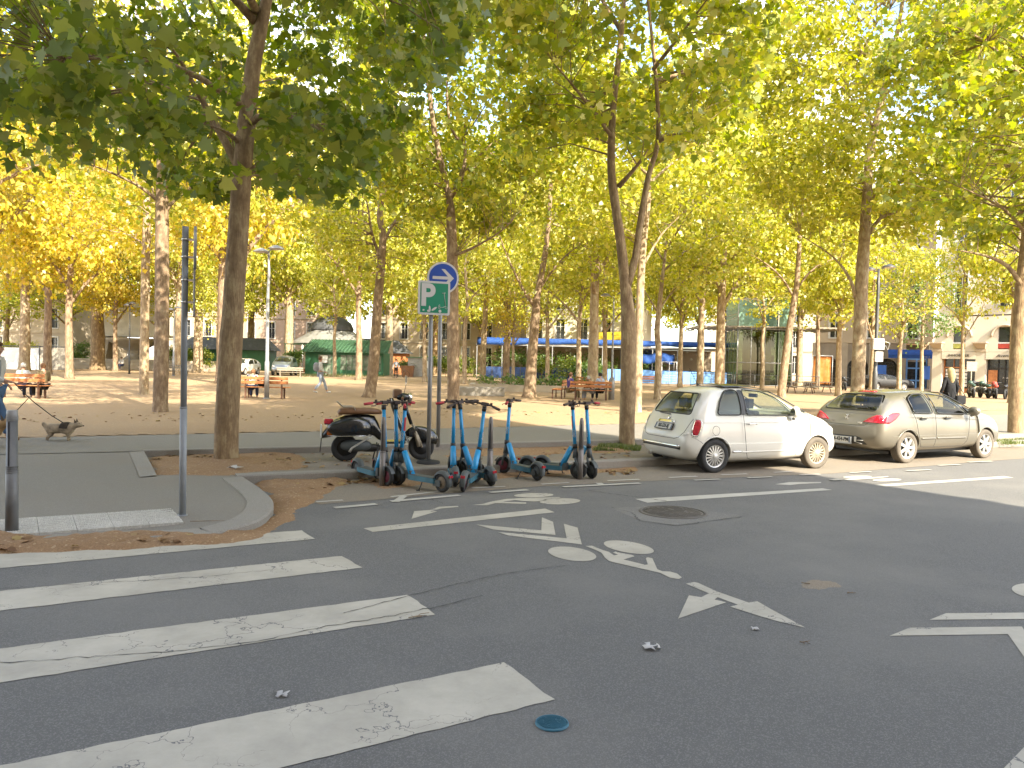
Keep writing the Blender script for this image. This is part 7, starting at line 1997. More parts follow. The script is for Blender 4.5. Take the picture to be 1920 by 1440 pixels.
# ---- lamp posts
def lamp(loc, h, label, m, double=True, arm=.35, bent=True, yaw=0.0, r=.07, headr=.30):
    o = empty('street_lamp', loc, yaw, label, 'street lamp')
    bm = bmesh.new(); pts = [(0, 0, 0), (0, 0, h * .25), (0, 0, h * .26), (0, 0, h * .7), (.03 if bent else 0, 0, h * .85), (0, 0, h)]
    tube(bm, pts, [r * 1.35, r * 1.3, r, r * .85, r * .75, r * .6], 14); tube(bm, [(0, 0, 0), (0, 0, .05)], r * 2, 14)
    from_bm('post', bm, m, o)
    for s in ((-1, 1) if double else (1,)):
        hd = empty('lamp_head', (s * arm, 0, h + (.12 if s > 0 else -.02))); hd.parent = o
        bm = bmesh.new(); tube(bm, [(-s * arm, 0, -.12), (-s * arm * .4, 0, -.04), (0, 0, 0)], .022, 6); from_bm('bracket', bm, m, hd)
        bm = bmesh.new(); lathe(bm, [(headr, -.03), (headr * .98, .0), (headr * .6, .07), (.05, .12), (0, .12)], 24); from_bm('hood', bm, m, hd)
        bm = bmesh.new(); lathe(bm, [(headr * .96, -.035), (headr * .5, -.06), (0, -.065)], 24); from_bm('diffuser', bm, M['sign_white'], hd)
    return o
lamp(G(500, 748, .2), 5.75, 'pale grey double headed lamp post in front of the bench with the plaid shirted sitter', M['steel'], yaw=.25, arm=.28)
lamp(at(1640, 35.5, .2), 6.3, 'dark double headed lamp post with boxes fixed to it, right of the sunlit trunk', M['steel_d'], arm=.45, bent=False, r=.09, headr=.30)
lamp(at(1147, 45, .2), 5.7, 'grey lamp post right of the bench with three people, one head above', M['pole_grey'], double=True, arm=.5, bent=False, r=.06)
lamp(at(325, 60, .2), 5.2, 'slender pale lamp post right of the shaded trunk, half hidden by leaves', M['steel'], arm=.3)
lamp(at(242, 62, .2), 5.6, 'thin dark lamp post standing before the stone fountain', M['steel_d'], bent=False, r=.055, arm=.2)
bx = empty('control_box', at(1641, 35.4, .2), 0, 'pair of grey boxes strapped to the dark lamp post', 'box')
bm = bmesh.new(); box(bm, -.28, .22, -.30, -.10, 2.6, 3.1); box(bm, -.15, .2, -.25, -.10, 2.05, 2.5); bevel_all(bm, .02); from_bm('casing', bm, M['sign_white'], bx)
bm = bmesh.new(); tube(bm, [(.22, -.2, 3.0), (.5, -.2, 2.9), (.42, -.2, 2.6), (.3, -.2, 2.8)], .02, 5); from_bm('cable', bm, M['steel'], bx)
tall = empty('post', at(843, 48, .2), 0, 'thin pale post right of the pair of sign poles', 'post')
bm = bmesh.new(); tube(bm, [(0, 0, 0), (0, 0, 3.6)], .04, 8); box(bm, -.03, .45, -.02, .02, 3.3, 3.5); from_bm('shaft', bm, M['steel'], tall)
wp = empty('litter_bin', at(1147, 36, .2) + Vector((.0, 0, 0)), 0, 'tall narrow grey litter bin at the right end of the bench with three people', 'bin')
bm = bmesh.new(); tube(bm, [(0, 0, 0), (0, 0, .9), (0, 0, 1.05)], [.14, .14, .08], 16); from_bm('bin_body', bm, M['pole_grey'], wp)

# ---- benches
def bench_parts(L_=1.9):
    def slat(y0, y1, z0, z1, tilt=0):
        def f(bm):
            v = box(bm, -L_ / 2, L_ / 2, y0, y1, z0, z1); bevel_all(bm, .008, 1)
        return f
    res = []
    for k in range(3): res.append(('seat_slat', slat(-.20 + k * .145, -.07 + k * .145, .43, .465), 'wood'))
    for k in range(2): res.append(('back_slat', slat(-.275 - k * .03, -.245 - k * .03, .58 + k * .16, .70 + k * .16), 'wood'))
    def leg(x):
        def f(bm):
            box(bm, x - .03, x + .03, -.235, .24, .39, .428); box(bm, x - .03, x + .03, .18, .24, 0, .389)
            v = box(bm, x - .03, x + .03, -.24, -.18, 0, .389)
            v = box(bm, x - .03, x + .03, -.243, -.20, .39, .86)
            for q in v:
                if q.co.z > .6: q.co.y -= .04
        return f
    for x in (-L_ / 2 + .25, L_ / 2 - .25): res.append(('leg', leg(x), 'wood_dark'))
    return res
M['wood_dark'] = mat('dark_bench_leg', (.12, .055, .03), rough=.6)
BM_ = [(n, mesh_of(f, n, [M[m]])) for n, f, m in bench_parts()]
BMg = [(n, mesh_of(f, n, [M['wood_grey']])) for n, f, m in bench_parts(2.1)]
def bench(loc, rz, label, parts=BM_):
    o = empty('park_bench', loc, rz, label, 'bench', 'wooden benches on the gravel')
    for n, me in parts: link(n, me, None, o)
    return o
bench(G(497, 747, .2), R(3), 'varnished bench with its back to us beside the pale lamp post')
be3 = bench(G(1107, 750, .2), R(-4), 'varnished bench with its back to us behind the paired scooters')
be0 = bench(G(40, 746, .2), R(3), 'varnished bench at the picture edge where two people sit behind the dog walker')
bench(at(545, 62, .2), R(2), 'weathered grey bench in front of the grey blue off road car', BMg)
bench(at(330, 60, .2), R(178), 'weathered grey bench behind the street sign pole with a sitter in orange', BMg)
bench(at(1098, 47, .2), R(180), 'bench facing us just beyond the group of three people')
bench(at(1215, 58, .2), R(8), 'small red brown bench left of the white mesh gate')
bench(at(1052, 36.5, .2) + Vector((-.1, 0, 0)), R(80), 'bench end turned sideways under the sitter in purple')
# ---- picnic tables
def picnic(loc, rz, label):
    o = empty('picnic_table', loc, rz, label, 'picnic table', 'picnic tables before the pavilion')
    bm = bmesh.new(); box(bm, -.9, .9, -.35, .35, .72, .76); from_bm('table_top', bm, M['wood_grey'], o)
    for s in (-1, 1):
        bm = bmesh.new(); box(bm, -.9, .9, s * .72 - .13, s * .72 + .13, .43, .47); from_bm('seat', bm, M['wood_grey'], o)
        bm = bmesh.new(); tube(bm, [(s * .6, -.65, 0), (s * .6, -.25, .71)], .035, 6); tube(bm, [(s * .6, .65, 0), (s * .6, .25, .71)], .035, 6); tube(bm, [(s * .6, -.8, .4), (s * .6, .8, .4)], .03, 6); from_bm('leg_frame', bm, M['wood_dark'], o)
picnic(at(1500, 52, .2), R(5), 'grey picnic table left of the slim pale tree'); picnic(at(1535, 54.5, .2), R(5), 'grey picnic table set just behind the other one')

# ---- motorbikes parked in front of the shops
def moto_parts():
    def wh(x):
        def f(bm): lathe(bm, [(.22, -.05), (.30, -.06), (.32, 0), (.30, .06), (.22, .05)], 20, Matrix.Translation((x, 0, .32)) @ RX90); lathe(bm, [(0, -.02), (.23, -.02), (.23, .02), (0, .02)], 12, Matrix.Translation((x, 0, .32)) @ RX90)
        return f
    return [('wheel', wh(-.68), 'rubber'), ('wheel', wh(.70), 'rubber'),
            ('tank', lambda bm: ellipsoid(bm, (.12, 0, .86), (.30, .15, .14), 16, 8, .8), 'P'), ('tail_cowl', lambda bm: ellipsoid(bm, (-.55, 0, .82), (.32, .13, .10), 14, 8, .8), 'P'),
            ('front_fairing', lambda bm: ellipsoid(bm, (.52, 0, .92), (.18, .17, .2), 14, 8, .8), 'P'),
            ('seat', lambda bm: ellipsoid(bm, (-.28, 0, .86), (.34, .13, .07), 14, 8, .7), 'trim'), ('engine', lambda bm: ellipsoid(bm, (.02, 0, .48), (.28, .17, .2), 12, 8, .6), 'steel_d'),
            ('fork', lambda bm: tube(bm, [(.70, -.09, .32), (.48, -.09, .98)], .025, 6), 'steel'), ('fork', lambda bm: tube(bm, [(.70, .09, .32), (.48, .09, .98)], .025, 6), 'steel'), ('exhaust', lambda bm: tube(bm, [(-.68, .1, .32), (-.1, .1, .4)], .03, 6), 'steel'),
            ('handlebar', lambda bm: tube(bm, [(.36, -.36, 1.04), (.46, 0, 1.0), (.36, .36, 1.04)], .018, 6), 'trim')]
MP = moto_parts(); mcache = {}
def moto(loc, rz, paint, label):
    o = empty('motorbike', loc, rz, label, 'motorbike', 'motorbikes parked before the shops')
    for i, (n, f, m) in enumerate(MP):
        key = (i, paint if m == 'P' else m)
        if key not in mcache: mcache[key] = mesh_of(f, n, [M[key[1]]])
        link(n, mcache[key], None, o)
M['moto_green'] = mat('dark_green_paint', (.03, .07, .05), rough=.4)
for u, Y, rz, pt, lb in ((1822, 51, 1.2, 'moto_green', 'dark green motorbike nearest the very thin young tree'), (1846, 50.5, 1.35, 'moto_green', 'dark green motorbike beside the red one'), (1866, 50, 1.1, 'red_paint', 'red motorbike below the white window lettering'),
                          (1890, 49.5, .8, 'black', 'black motorbike leaning right of the red one'), (1838, 53, 1.9, 'black', 'black motorbike half hidden behind the dark green ones'), (1583, 62, 1.3, 'black', 'dark motorbike beside the slim pale tree and the sunlit trunk'),
                          (1918, 49, .9, 'black', 'dark motorbike showing right of the shaded edge tree')):
    moto(at(u, Y, .2), rz, pt, lb)
# stationary scooter-high blue notice boards at the shop wall
for u, lb in ((1734, 'small blue notice board right of the low leafy tree'), (1652, 'small blue notice board left of the blue shop front')):
    o = empty('notice_board', at(u, 74, .2), 0, lb, 'notice board'); bm = bmesh.new(); box(bm, -.45, .45, 0, .05, .9, 2.2); from_bm('board', bm, M['blue_canvas'], o); bm = bmesh.new(); tube(bm, [(-.4, .06, 0), (-.4, .06, 2.2)], .03, 6); tube(bm, [(.4, .06, 0), (.4, .06, 2.2)], .03, 6); from_bm('leg', bm, M['steel'], o)
sgn = empty('wooden_sign', at(1820, 52, .2), 0, 'square wooden board on a post before the door with white lettering', 'sign')
bm = bmesh.new(); tube(bm, [(0, 0, 0), (0, 0, 2.2)], .04, 6); from_bm('post', bm, M['wood_grey'], sgn); bm = bmesh.new(); box(bm, -.35, .35, -.06, -.03, 1.75, 2.4); from_bm('board', bm, M['wood_grey'], sgn)
# ================================================================ PEOPLE, DOGS, SMALL THINGS
M['skin'] = mat('skin', (0.42, 0.24, 0.16), rough=.6, var=.04)
def cloth(n, c, c2=None): return mat(n, c, rough=.9, var=.1, scale=9, c2=c2)
CL = {'white': cloth('white_cloth', (.55, .54, .52)), 'grey': cloth('grey_cloth', (.25, .26, .28)), 'jeans': cloth('denim', (.07, .13, .24)), 'dark': cloth('dark_cloth', (.008, .008, .010)), 'navy': cloth('navy_cloth', (.03, .04, .09)),
      'brown': cloth('brown_cloth', (.20, .12, .06)), 'olive': cloth('olive_cloth', (.16, .12, .06)), 'purple': cloth('purple_cloth', (.09, .06, .22)), 'lightblue': cloth('pale_blue_cloth', (.35, .40, .50)), 'orange': cloth('orange_cloth_p', (.5, .2, .05)),
      'hair_brown': cloth('brown_hair', (.12, .06, .03)), 'hair_dark': cloth('dark_hair', (.02, .015, .012)), 'hair_blond': cloth('blond_hair', (.40, .30, .15)), 'hair_grey': cloth('grey_hair', (.4, .38, .35)), 'ginger': cloth('ginger_hair', (.18, .09, .04))}
def plaid():
    m, t, b = NT('plaid_cloth'); co = addn(t, 'ShaderNodeTexCoord'); ck = addn(t, 'ShaderNodeTexChecker', i_Scale=9.0)
    ck.inputs[1].default_value = (.02, .03, .06, 1); ck.inputs[2].default_value = (.45, .45, .45, 1)
    t.links.new(co.outputs['Object'], ck.inputs['Vector']); t.links.new(ck.outputs[0], b.inputs['Base Color']); b.inputs['Roughness'].default_value = .9; return m
CL['plaid'] = plaid()

def skin_mesh(name, verts, edges, radii, m, parent, level=2, root=0):
    me = bpy.data.meshes.new(name); me.from_pydata([tuple(v) for v in verts], edges, []); o = bpy.data.objects.new('tmp', me); col.objects.link(o)
    o.modifiers.new('sk', 'SKIN'); 
    sv = me.skin_vertices[0].data
    for i, r in enumerate(radii): sv[i].radius = (r, r) if not isinstance(r, tuple) else r
    sv[root].use_root = True
    sb = o.modifiers.new('ss', 'SUBSURF'); sb.levels = level; sb.render_levels = level
    me2 = bake(o); me2.name = name; me2.materials.clear(); me2.materials.append(m)
    for p in me2.polygons: p.material_index = 0; p.use_smooth = True
    return link(name, me2, None, parent)

def chain(V, E, Rr, start, pts, rads):
    i = start
    for p, r in zip(pts, rads):
        V.append(Vector(p)); Rr.append(r); E.append((i, len(V) - 1)); i = len(V) - 1
    return i

def person(label, loc, rz, pose, top, bottom, hair, scale=1.0, hair_long=False, shoes='dark', coat=False, hands=True, extra=None, skin_m=None):
    """pose: joints in metres, x right, y forward (person faces +y), z up from the ground under the hips"""
    o = empty('person', loc, rz, label, 'person'); o.scale = (scale,) * 3
    P = {k: Vector(v) for k, v in pose.items()}
    hip, chest, neck, head = P['hip'], P['chest'], P['neck'], P['head']
    V = [hip]; E = []; Rr = [.12]
    waist = hip.lerp(chest, .45); fwd = Vector((0, 1, 0))
    c = chain(V, E, Rr, 0, [waist, chest], [.105, .13])
    nk = chain(V, E, Rr, c, [neck, neck.lerp(head, .35)], [.055, .052])
    hd = chain(V, E, Rr, nk, [head + Vector((0, -.005, -.03)), head + Vector((0, 0, .06))], [(.072, .088), (.07, .085)])
    Vt = [hip + Vector((0, 0, .02)), waist, chest, neck + Vector((0, 0, -.03))]; Et = [(0, 1), (1, 2), (2, 3)]; Rt = [.135, .13, .152, .075]
    Vb = [hip]; Eb = []; Rb = [.135]
    for s, sx in (('l', -1), ('r', 1)):
        sh = chest.lerp(neck, .62) + Vector((sx * .165, 0, 0)); el, wr = P['el_' + s], P['wr_' + s]
        a = chain(V, E, Rr, 2, [sh, sh.lerp(el, .5), el, el.lerp(wr, .5), wr], [.055, .048, .040, .036, .026])
        d = (wr - el).normalized(); side = d.cross(Vector((0, 0, 1))); side = side.normalized() if side.length > .1 else Vector((1, 0, 0))
        pm = chain(V, E, Rr, a, [wr + d * .05], [(.032, .018)])
        if hands:
            for f_ in range(4):
                b0 = wr + d * .085 + side * (.022 - f_ * .015); ln = (.062, .07, .065, .05)[f_]; curl = Vector((0, 0, -1)) if abs(d.z) < .8 else Vector((0, 1, 0))
                chain(V, E, Rr, pm, [b0, b0 + d * ln * .5 + curl * .006, b0 + d * ln * .85 + curl * .026], [.009, .008, .007])
            chain(V, E, Rr, pm, [wr + d * .045 + side * .035, wr + d * .08 + side * .048], [.010, .008])
        i0 = len(Vt); Vt += [sh, el, el.lerp(wr, .8)]; Et += [(2, i0), (i0, i0 + 1), (i0 + 1, i0 + 2)]; Rt += [.072, .055, .045]
        hp = hip + Vector((sx * .085, 0, -.05)); kn, an = P['kn_' + s], P['an_' + s]; toe = P.get('toe_' + s, an + Vector((0, .17, -.045)))
        a = chain(V, E, Rr, 0, [hp, hp.lerp(kn, .5), kn, kn.lerp(an, .4), an], [.095, .078, .055, .052, .036])
        chain(V, E, Rr, a, [an + (toe - an) * .35 + Vector((0, 0, -.03)), toe], [.036, .028])
        j = len(Vb); Vb += [hp, hp.lerp(kn, .5), kn, kn.lerp(an, .5), an + (kn - an) * .08]; Eb += [(0, j), (j, j + 1), (j + 1, j + 2), (j + 2, j + 3), (j + 3, j + 4)]; Rb += [.105, .09, .072, .068, .06]
        hl = an + Vector((0, -.03, -.045)); skin_mesh('shoe', [hl, an + (toe - an) * .5 + Vector((0, 0, -.03)), toe + (toe - an).normalized() * .02], [(0, 1), (1, 2)], [.04, .044, .036], CL[shoes], o, 1)
    body = skin_mesh('body', V, E, Rr, skin_m or M['skin'], o)
    # face: nose, ears, eyes, mouth
    bm = bmesh.new(); fy = .086
    hc = head
    v = [bm.verts.new(hc + Vector(q)) for q in ((-.012, fy - .01, .03), (.012, fy - .01, .03), (0, fy + .022, -.02), (-.016, fy - .008, -.028), (.016, fy - .008, -.028))]
    for q in ((0, 1, 2), (0, 2, 3), (1, 4, 2), (3, 2, 4)): bm.faces.new([v[i] for i in q])
    from_bm('nose', bm, M['skin'], body)
    bm = bmesh.new()
    for sx in (-1, 1): ellipsoid(bm, hc + Vector((sx * .030, fy - .006, .02)), (.012, .006, .006), 8, 6)
    from_bm('eyes', bm, CL['dark'], body)
    bm = bmesh.new(); ellipsoid(bm, hc + Vector((0, fy - .008, -.05)), (.022, .008, .005), 8, 6); from_bm('mouth', bm, cloth('lips', (.35, .12, .10)) if 'lips' not in M else M['lips'], body)
    for sx in (-1, 1): bm = bmesh.new(); ellipsoid(bm, hc + Vector((sx * .078, -.005, -.005)), (.010, .018, .03), 8, 6); from_bm('ear', bm, M['skin'], body)
    skin_mesh('top', Vt, Et, Rt, CL[top], o)
    skin_mesh('trousers', Vb, Eb, Rb, CL[bottom], o)
    if coat: skin_mesh('coat', [hip + Vector((0, 0, -.45)), hip, chest], [(0, 1), (1, 2)], [.20, .18, .17], CL[top], o)
    bm = bmesh.new(); vv = ellipsoid(bm, (0, 0, 0), (.092, .108, .115), 18, 12)
    for q in vv:
        if q.co.y > .03 and q.co.z < .04: q.co.y = .03; q.co.x *= .94
        if q.co.z < -.06 and not hair_long: q.co.z = -.06
        if hair_long and q.co.z < .0: q.co.x *= 1 - 1.2 * q.co.z; q.co.z *= 2.7; q.co.y -= .03
    xform(bm, vv, Matrix.Translation(head + Vector((0, -.014 - (.02 if hair_long else 0), .022))) @ Matrix.Scale(1.22 if hair_long else 1, 4)); from_bm('hair', bm, CL[hair], o, True)
    return o
STAND = dict(hip=(0, 0, .94), chest=(0, .0, 1.30), neck=(0, -.005, 1.47), head=(0, .02, 1.60), el_l=(-.26, -.03, 1.13), wr_l=(-.27, .08, .90), el_r=(.26, -.03, 1.13), wr_r=(.27, .08, .90), kn_l=(-.10, .03, .50), an_l=(-.10, -.02, .085), kn_r=(.10, .03, .50), an_r=(.10, -.02, .085))
WALK = dict(STAND, kn_l=(-.09, .20, .53), an_l=(-.09, .32, .10), kn_r=(.09, .02, .50), an_r=(.09, -.28, .15), wr_l=(-.27, -.10, .92), wr_r=(.25, .22, .98), toe_r=(.09, -.14, .05))
SIT = dict(hip=(0, 0, .55), chest=(0, .03, .90), neck=(0, .04, 1.07), head=(0, .07, 1.20), el_l=(-.25, .08, .72), wr_l=(-.14, .30, .66), el_r=(.25, .08, .72), wr_r=(.14, .30, .66), kn_l=(-.12, .44, .52), an_l=(-.12, .46, .085), kn_r=(.12, .44, .52), an_r=(.12, .46, .085))
LEAN = dict(SIT, chest=(0, .14, .86), neck=(0, .20, 1.0), head=(0, .27, 1.10), el_l=(-.24, .30, .66), el_r=(.24, .30, .66), wr_l=(-.08, .46, .62), wr_r=(.08, .46, .62))

# dog walker cut by the picture edge: walks left to right, arm forward on two leashes
wl = G(-12, 826, .21)
walker = dict(hip=(0, 0, .92), chest=(0, .03, 1.28), neck=(0, .04, 1.45), head=(0, .07, 1.58), el_l=(-.24, -.08, 1.12), wr_l=(-.22, .08, .98), el_r=(.27, .10, 1.10), wr_r=(.20, .36, 1.03), kn_l=(-.09, .02, .50), an_l=(-.09, -.22, .14), kn_r=(.09, .20, .50), an_r=(.09, .28, .085), toe_l=(-.09, -.08, .05), toe_r=(.09, .46, .05))
dw = person('walker in pale jumper and blue jeans holding two leashes', (wl.x, wl.y, .212), R(-90 + 4), walker, 'white', 'jeans', 'hair_brown', 1.05, shoes='brown')
sc_ = skin_mesh('scarf', [(-.05, .02, 1.42), (.09, .12, 1.30), (.12, .13, 1.08), (.10, .12, .92)], [(0, 1), (1, 2), (2, 3)], [.06, .055, .045, .04], CL['grey'], dw)

def dog(label, loc, rz, m_main, m_dark, s=1.0):
    o = empty('dog', loc, rz, label, 'dog'); o.scale = (s,) * 3
    V = [Vector((0, 0, .205)), Vector((.10, 0, .205)), Vector((.20, 0, .21)), Vector((.27, 0, .23)), Vector((.32, 0, .26)), Vector((.36, 0, .272)), Vector((.41, 0, .258)), Vector((.45, 0, .25)),
         Vector((-.08, 0, .20)), Vector((-.13, 0, .215)), Vector((-.17, 0, .255)), Vector((-.20, 0, .30))]
    E = [(0, 1), (1, 2), (2, 3), (3, 4), (4, 5), (5, 6), (6, 7), (0, 8), (8, 9), (9, 10), (10, 11)]
    Rr = [.088, .090, .096, .080, .056, .060, .034, .022, .088, .05, .034, .036]
    for y, pts in ((-.035, [(.22, .12), (.235, .07), (.225, .015), (.245, .008)]), (.035, [(.22, .12), (.19, .07), (.215, .03), (.235, .008)]), ):
        i = 2
        for x, z in pts: V.append(Vector((x, y, z))); E.append((i, len(V) - 1)); Rr.append(.036 if z > .1 else (.026 if z > .02 else .022)); i = len(V) - 1
    for y, pts in ((-.035, [(-.07, .13), (-.045, .09), (-.10, .055), (-.095, .012), (-.075, .008)]), (.035, [(-.09, .13), (-.07, .09), (-.13, .06), (-.15, .012), (-.13, .008)])):
        i = 8
        for x, z in pts: V.append(Vector((x, y, z))); E.append((i, len(V) - 1)); Rr.append(.045 if z > .1 else (.030 if z > .05 else .022)); i = len(V) - 1
    skin_mesh('body', V, E, Rr, m_main, o, 2)
    for sy in (-1, 1):
        bm = bmesh.new(); v = [bm.verts.new(q) for q in ((.325, sy * .020, .305), (.365, sy * .030, .310), (.325, sy * .050, .375), (.335, sy * .050, .30))]
        for q in ((0, 1, 2), (1, 3, 2), (0, 2, 3)): bm.faces.new([v[i] for i in q])
        from_bm('ear', bm, m_dark, o)
    bm = bmesh.new(); ellipsoid(bm, (.462, 0, .252), (.012, .012, .010), 8, 6); from_bm('nose', bm, CL['dark'], o)
    bm = bmesh.new()
    for sy in (-1, 1): ellipsoid(bm, (.41, sy * .028, .298), (.006, .006, .006), 6, 5)
    from_bm('eyes', bm, CL['dark'], o)
    bm = bmesh.new(); rows = []
    for x, r_ in ((.10, .094), (.14, .098), (.19, .102), (.235, .092)): rows.append([bm.verts.new((x + .02 * math.cos(t), r_ * math.sin(t), .212 + r_ * 1.0 * math.cos(t))) for t in [2 * PI * k / 16 for k in range(16)]])
    for i in range(3):
        for k in range(16):
            if 3 < k < 12: continue
            bm.faces.new((rows[i][k], rows[i][(k + 1) % 16], rows[i + 1][(k + 1) % 16], rows[i + 1][k]))
    bmesh.ops.solidify(bm, geom=list(bm.faces), thickness=.006); from_bm('harness', bm, m_dark, o, True)
    return o
fur = mat('dog_fur', (.46, .36, .245), rough=.95, var=.25, scale=14, bump=.8, bscale=120); furd = mat('dog_fur_dark', (.10, .075, .05), rough=.95)
dl = G(108, 826, .212); d1_ = dog('small sandy terrier in a dark harness trotting on the path', (dl.x - .05, dl.y, .214), R(4), fur, furd, 1.1)
dl2 = G(-26, 838, .21); dog('tan dog at the picture edge beside the walker, only its head showing', (dl2.x - .2, dl2.y, .212), R(0), mat('dog_tan', (.32, .20, .09), rough=.95, bump=.6, bscale=100), furd, 1.5)
hand = Vector((wl.x, wl.y, .212)) + Matrix.Rotation(R(-86), 3, 'Z') @ (Vector((.20, .44, 1.01)) * 1.05)
bm = bmesh.new(); e_ = Vector((dl.x + .17, dl.y, .50)); 
tube(bm, [hand, hand.lerp(e_, .35) + Vector((0, 0, -.06)), hand.lerp(e_, .7) + Vector((0, 0, -.05)), e_], .009, 6)
tag(from_bm('leash', bm, M['black'], None), 'dark leash running from the walker hand down to the sandy terrier', 'leash')
bm = bmesh.new(); e2 = Vector((dl2.x + .15, dl2.y, .52)); k_ = hand.lerp(e_, .28) + Vector((0, 0, -.05)); tube(bm, [hand, k_, k_.lerp(e2, .5) + Vector((0, 0, -.04)), e2], .008, 6)
tag(from_bm('leash', bm, M['black'], None), 'dark leash leading down behind the stout bollard to the tan dog', 'leash')

# sitters
p0 = G(40, 746, .2)
person('grey haired person in a white shirt sitting on the bench at the picture edge', (p0.x - .05, p0.y + .15, .2 - .06), R(12), SIT, 'white', 'navy', 'hair_grey', .98)
person('ginger haired person in a brown coat on the edge bench', (p0.x + .72, p0.y + .12, .2 - .06), R(60), SIT, 'olive', 'dark', 'ginger', .98)
p2 = G(497, 747, .2)
person('person in a plaid shirt hunched on the bench by the pale lamp post', (p2.x - .62, p2.y + .22, .2 - .06), R(5), LEAN, 'plaid', 'navy', 'ginger', .98)
bg_ = empty('bag', (p2.x - .12, p2.y + .05, .665), 0, 'dark bag lying on the bench beside the plaid shirted sitter', 'bag')
bm = bmesh.new(); ellipsoid(bm, (0, 0, .11), (.19, .12, .12), 16, 10, .8); from_bm('bag_body', bm, CL['dark'], bg_); bm = bmesh.new(); tube(bm, [(-.12, 0, .2), (0, 0, .3), (.12, 0, .2)], .012, 6); from_bm('strap', bm, CL['brown'], bg_)
w0 = G(600, 737, .2)
person('person in white top and pale trousers walking across the sunny gravel with a backpack', (w0.x, w0.y, .2), R(-70), WALK, 'white', 'lightblue', 'hair_brown', 1.0, shoes='white')
bm = bmesh.new(); ellipsoid(bm, (0, 0, 0), (.15, .11, .22), 14, 10, .8); bp = from_bm('backpack', bm, CL['grey'], None, True); bp.location = (w0.x - .17, w0.y - .07, 1.42); tag(bp, 'grey backpack worn by the walker in white', 'backpack')
p3 = G(1107, 750, .2)
person('person in a purple top with brown hair sitting sideways left of the varnished bench', (p3.x - .95, p3.y + .3, .14), R(-60), SIT, 'purple', 'olive', 'hair_brown', .98)
person('pale haired person in a brown jacket on the bench behind the paired scooters', (p3.x + .12, p3.y + .2, .14), R(60), LEAN, 'brown', 'grey', 'hair_grey', .95)
person('dark haired person in a pale shirt on the bench behind the scooters', (p3.x + .48, p3.y + .18, .14), R(30), SIT, 'lightblue', 'dark', 'hair_dark', 1.0)
person('person in an orange top sitting on the grey bench beyond the street sign pole', at(313, 60, .14) + Vector((0, -.15, 0)), R(150), LEAN, 'orange', 'jeans', 'hair_brown', 1.0)
person('person in a pale shirt sitting on the fountain steps', at(228, 76.5, .22) + Vector((0, 0, .0)), R(170), SIT, 'white', 'navy', 'hair_dark', 1.0)
person('person in dark clothes standing with a bicycle right of the green kiosk', at(742, 70, .2), R(180), STAND, 'grey', 'dark', 'hair_dark', 1.0)
person('person with long blond hair in a black coat beyond the beige hatchback', at(1781, 24.5, .2), R(10), STAND, 'dark', 'dark', 'hair_blond', 1.02, hair_long=True, coat=True)
hb = at(1795, 24.2, .2); bg2 = empty('shoulder_bag', (hb.x + .14, hb.y, 1.0), .2, 'large black bag hanging at the side of the blond person', 'bag')
bm = bmesh.new(); box(bm, -.2, .14, -.07, .07, -.16, .12); bevel_all(bm, .06, 3); from_bm('bag_body', bm, CL['dark'], bg2); bm = bmesh.new(); tube(bm, [(-.15, 0, .08), (-.12, 0, .45), (.15, 0, .08)], .012, 6); from_bm('strap', bm, CL['dark'], bg2)
# bicycle by the tree
bi = empty('bicycle', at(750, 70, .2), .1, 'grey bicycle held by the person beside the kiosk', 'bicycle')
for x in (-.5, .5):
    bm = bmesh.new(); tube(bm, [(x + .33 * math.cos(t), 0, .34 + .33 * math.sin(t)) for t in [2 * PI * k / 24 for k in range(25)]], .018, 6); from_bm('wheel', bm, M['rubber'], bi)
bm = bmesh.new(); tube(bm, [(-.5, 0, .34), (-.1, 0, .34), (.35, 0, .82), (-.2, 0, .8), (-.5, 0, .34)], .018, 6); tube(bm, [(-.1, 0, .34), (-.25, 0, .95)], .016, 6); tube(bm, [(.5, 0, .34), (.33, 0, .98), (.4, 0, 1.0)], .016, 6); from_bm('frame', bm, M['steel_d'], bi)

# ---- small things on the ground
def scrap(u, v, s, m, label, seed, name='paper_scrap', cat='litter', z=.01):
    rg = random.Random(seed); p = G(u, v, z); bm = bmesh.new(); n = 5; g = {}
    for i in range(n + 1):
        for j in range(4): g[i, j] = bm.verts.new((p.x + (i / n - .5) * s + rg.uniform(-.1, .1) * s, p.y + (j / 3 - .5) * s * .9 + rg.uniform(-.1, .1) * s, z + rg.uniform(0, .22) * s))
    for i in range(n):
        for j in range(3):
            if rg.random() < .85: bm.faces.new((g[i, j], g[i + 1, j], g[i + 1, j + 1], g[i, j + 1]))
    bmesh.ops.delete(bm, geom=[q for q in bm.verts if not q.link_faces], context='VERTS')
    bmesh.ops.solidify(bm, geom=list(bm.faces), thickness=.002)
    return tag(from_bm(name, bm, m, None, True), label, cat)
paper = mat('paper', (.48, .46, .44), rough=.8, var=.1)
scrap(1222, 1214, .10, paper, 'crumpled white paper scrap lying on the road below the forked arrow', 3)
scrap(527, 1302, .07, paper, 'small torn white paper between the two nearest crosswalk stripes', 5)
scrap(1416, 1179, .05, paper, 'tiny white paper bit near the tip of the forked arrow', 8)
scrap(440, 877, .18, paper, 'flattened white wrapper on the earth right of the pit tree', 9, z=.15)
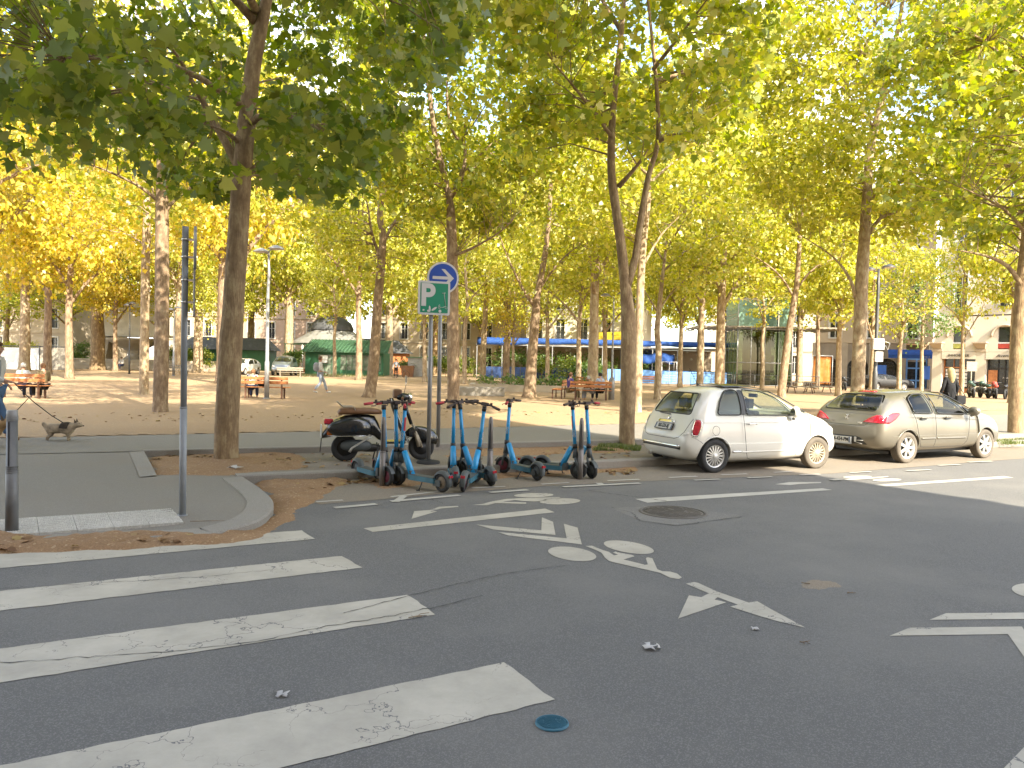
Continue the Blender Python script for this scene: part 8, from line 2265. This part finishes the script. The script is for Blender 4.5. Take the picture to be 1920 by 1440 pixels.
def twig(u, v, L_, ang, label, seed, z=.012, thick=.004, forks=2):
    rg = random.Random(seed); p = G(u, v, z); d = Vector((math.cos(ang), math.sin(ang), 0)); bm = bmesh.new()
    pts = [p + d * L_ * k / 4 + Vector((rg.uniform(-.01, .01), rg.uniform(-.01, .01), rg.uniform(0, .008))) for k in range(5)]; tube(bm, pts, [thick, thick, thick * .8, thick * .6, thick * .3], 5)
    for f in range(forks): a = ang + rg.choice((-1, 1)) * rg.uniform(.5, 1); q = pts[1 + f]; tube(bm, [q, q + Vector((math.cos(a), math.sin(a), .02)) * L_ * .4], thick * .6, 4)
    return tag(from_bm('twig', bm, M['bark_warm'], None), label, 'twig')
twig(768, 1160, .16, .9, 'dry forked twig at the end of the third crosswalk stripe', 1, forks=3)
twig(1588, 1113, .09, .3, 'short dark stick on the road right of the forked arrow', 2)
twig(1520, 1095, .08, 2.9, 'pale stick on the sandy spot right of the forked arrow', 3)
twig(1500, 1203, .07, -.5, 'small pale stick below the tip of the forked arrow', 4)
twig(355, 978, .35, .2, 'thin dark stick lying on the pavement beside the street pole foot', 6, z=.075, forks=0)
# dead leaves: nobody could count them
def leaf_litter(name, label, polys, n, size, seed, cols=None):
    rg = np.random.default_rng(seed); rr_ = random.Random(seed); pts = []
    for poly, z, k in polys:
        xs = [p[0] for p in poly]; ys = [p[1] for p in poly]; c = 0
        while c < k:
            x = rr_.uniform(min(xs), max(xs)); y = rr_.uniform(min(ys), max(ys))
            if inside((x, y), poly): pts.append((x, y, z + rr_.uniform(.005, .02))); c += 1
    me = leaves_mesh(name, np.array(pts), size, PALM * np.array([1, 1, 1.6]), rg, cols, 3.0)
    return tag(link(name, me, None, None), label, 'leaves', kind='stuff')
dead = leaf_mat('dead_leaf', [(.12, .06, .03), (.22, .12, .055), (.30, .19, .09), (.34, .26, .10)], .15)
leaf_litter('dead_leaves', 'scattered dry brown leaves in the gutter and on the verge', [
    (px([(650, 893), (700, 890), (712, 905), (655, 908)], 0), .01, 60), (px([(1125, 885), (1190, 880), (1190, 890), (1130, 893)], 0), .01, 40), (px([(560, 893), (700, 890), (650, 915), (560, 925)], 0), .03, 40),
    (px([(285, 850), (420, 848), (430, 858), (290, 862)], .12), .13, 60), (px([(440, 850), (700, 850), (700, 876), (440, 880)], .12), .125, 60), (px([(900, 838), (1180, 832), (1190, 862), (900, 870)], .11), .12, 60),
    (px([(0, 800), (1200, 780), (1300, 770), (0, 775)], .2), .215, 160), (px([(0, 1012), (400, 1006), (430, 1016), (0, 1040)], 0), .04, 25)], 0, .10, 4, dead)
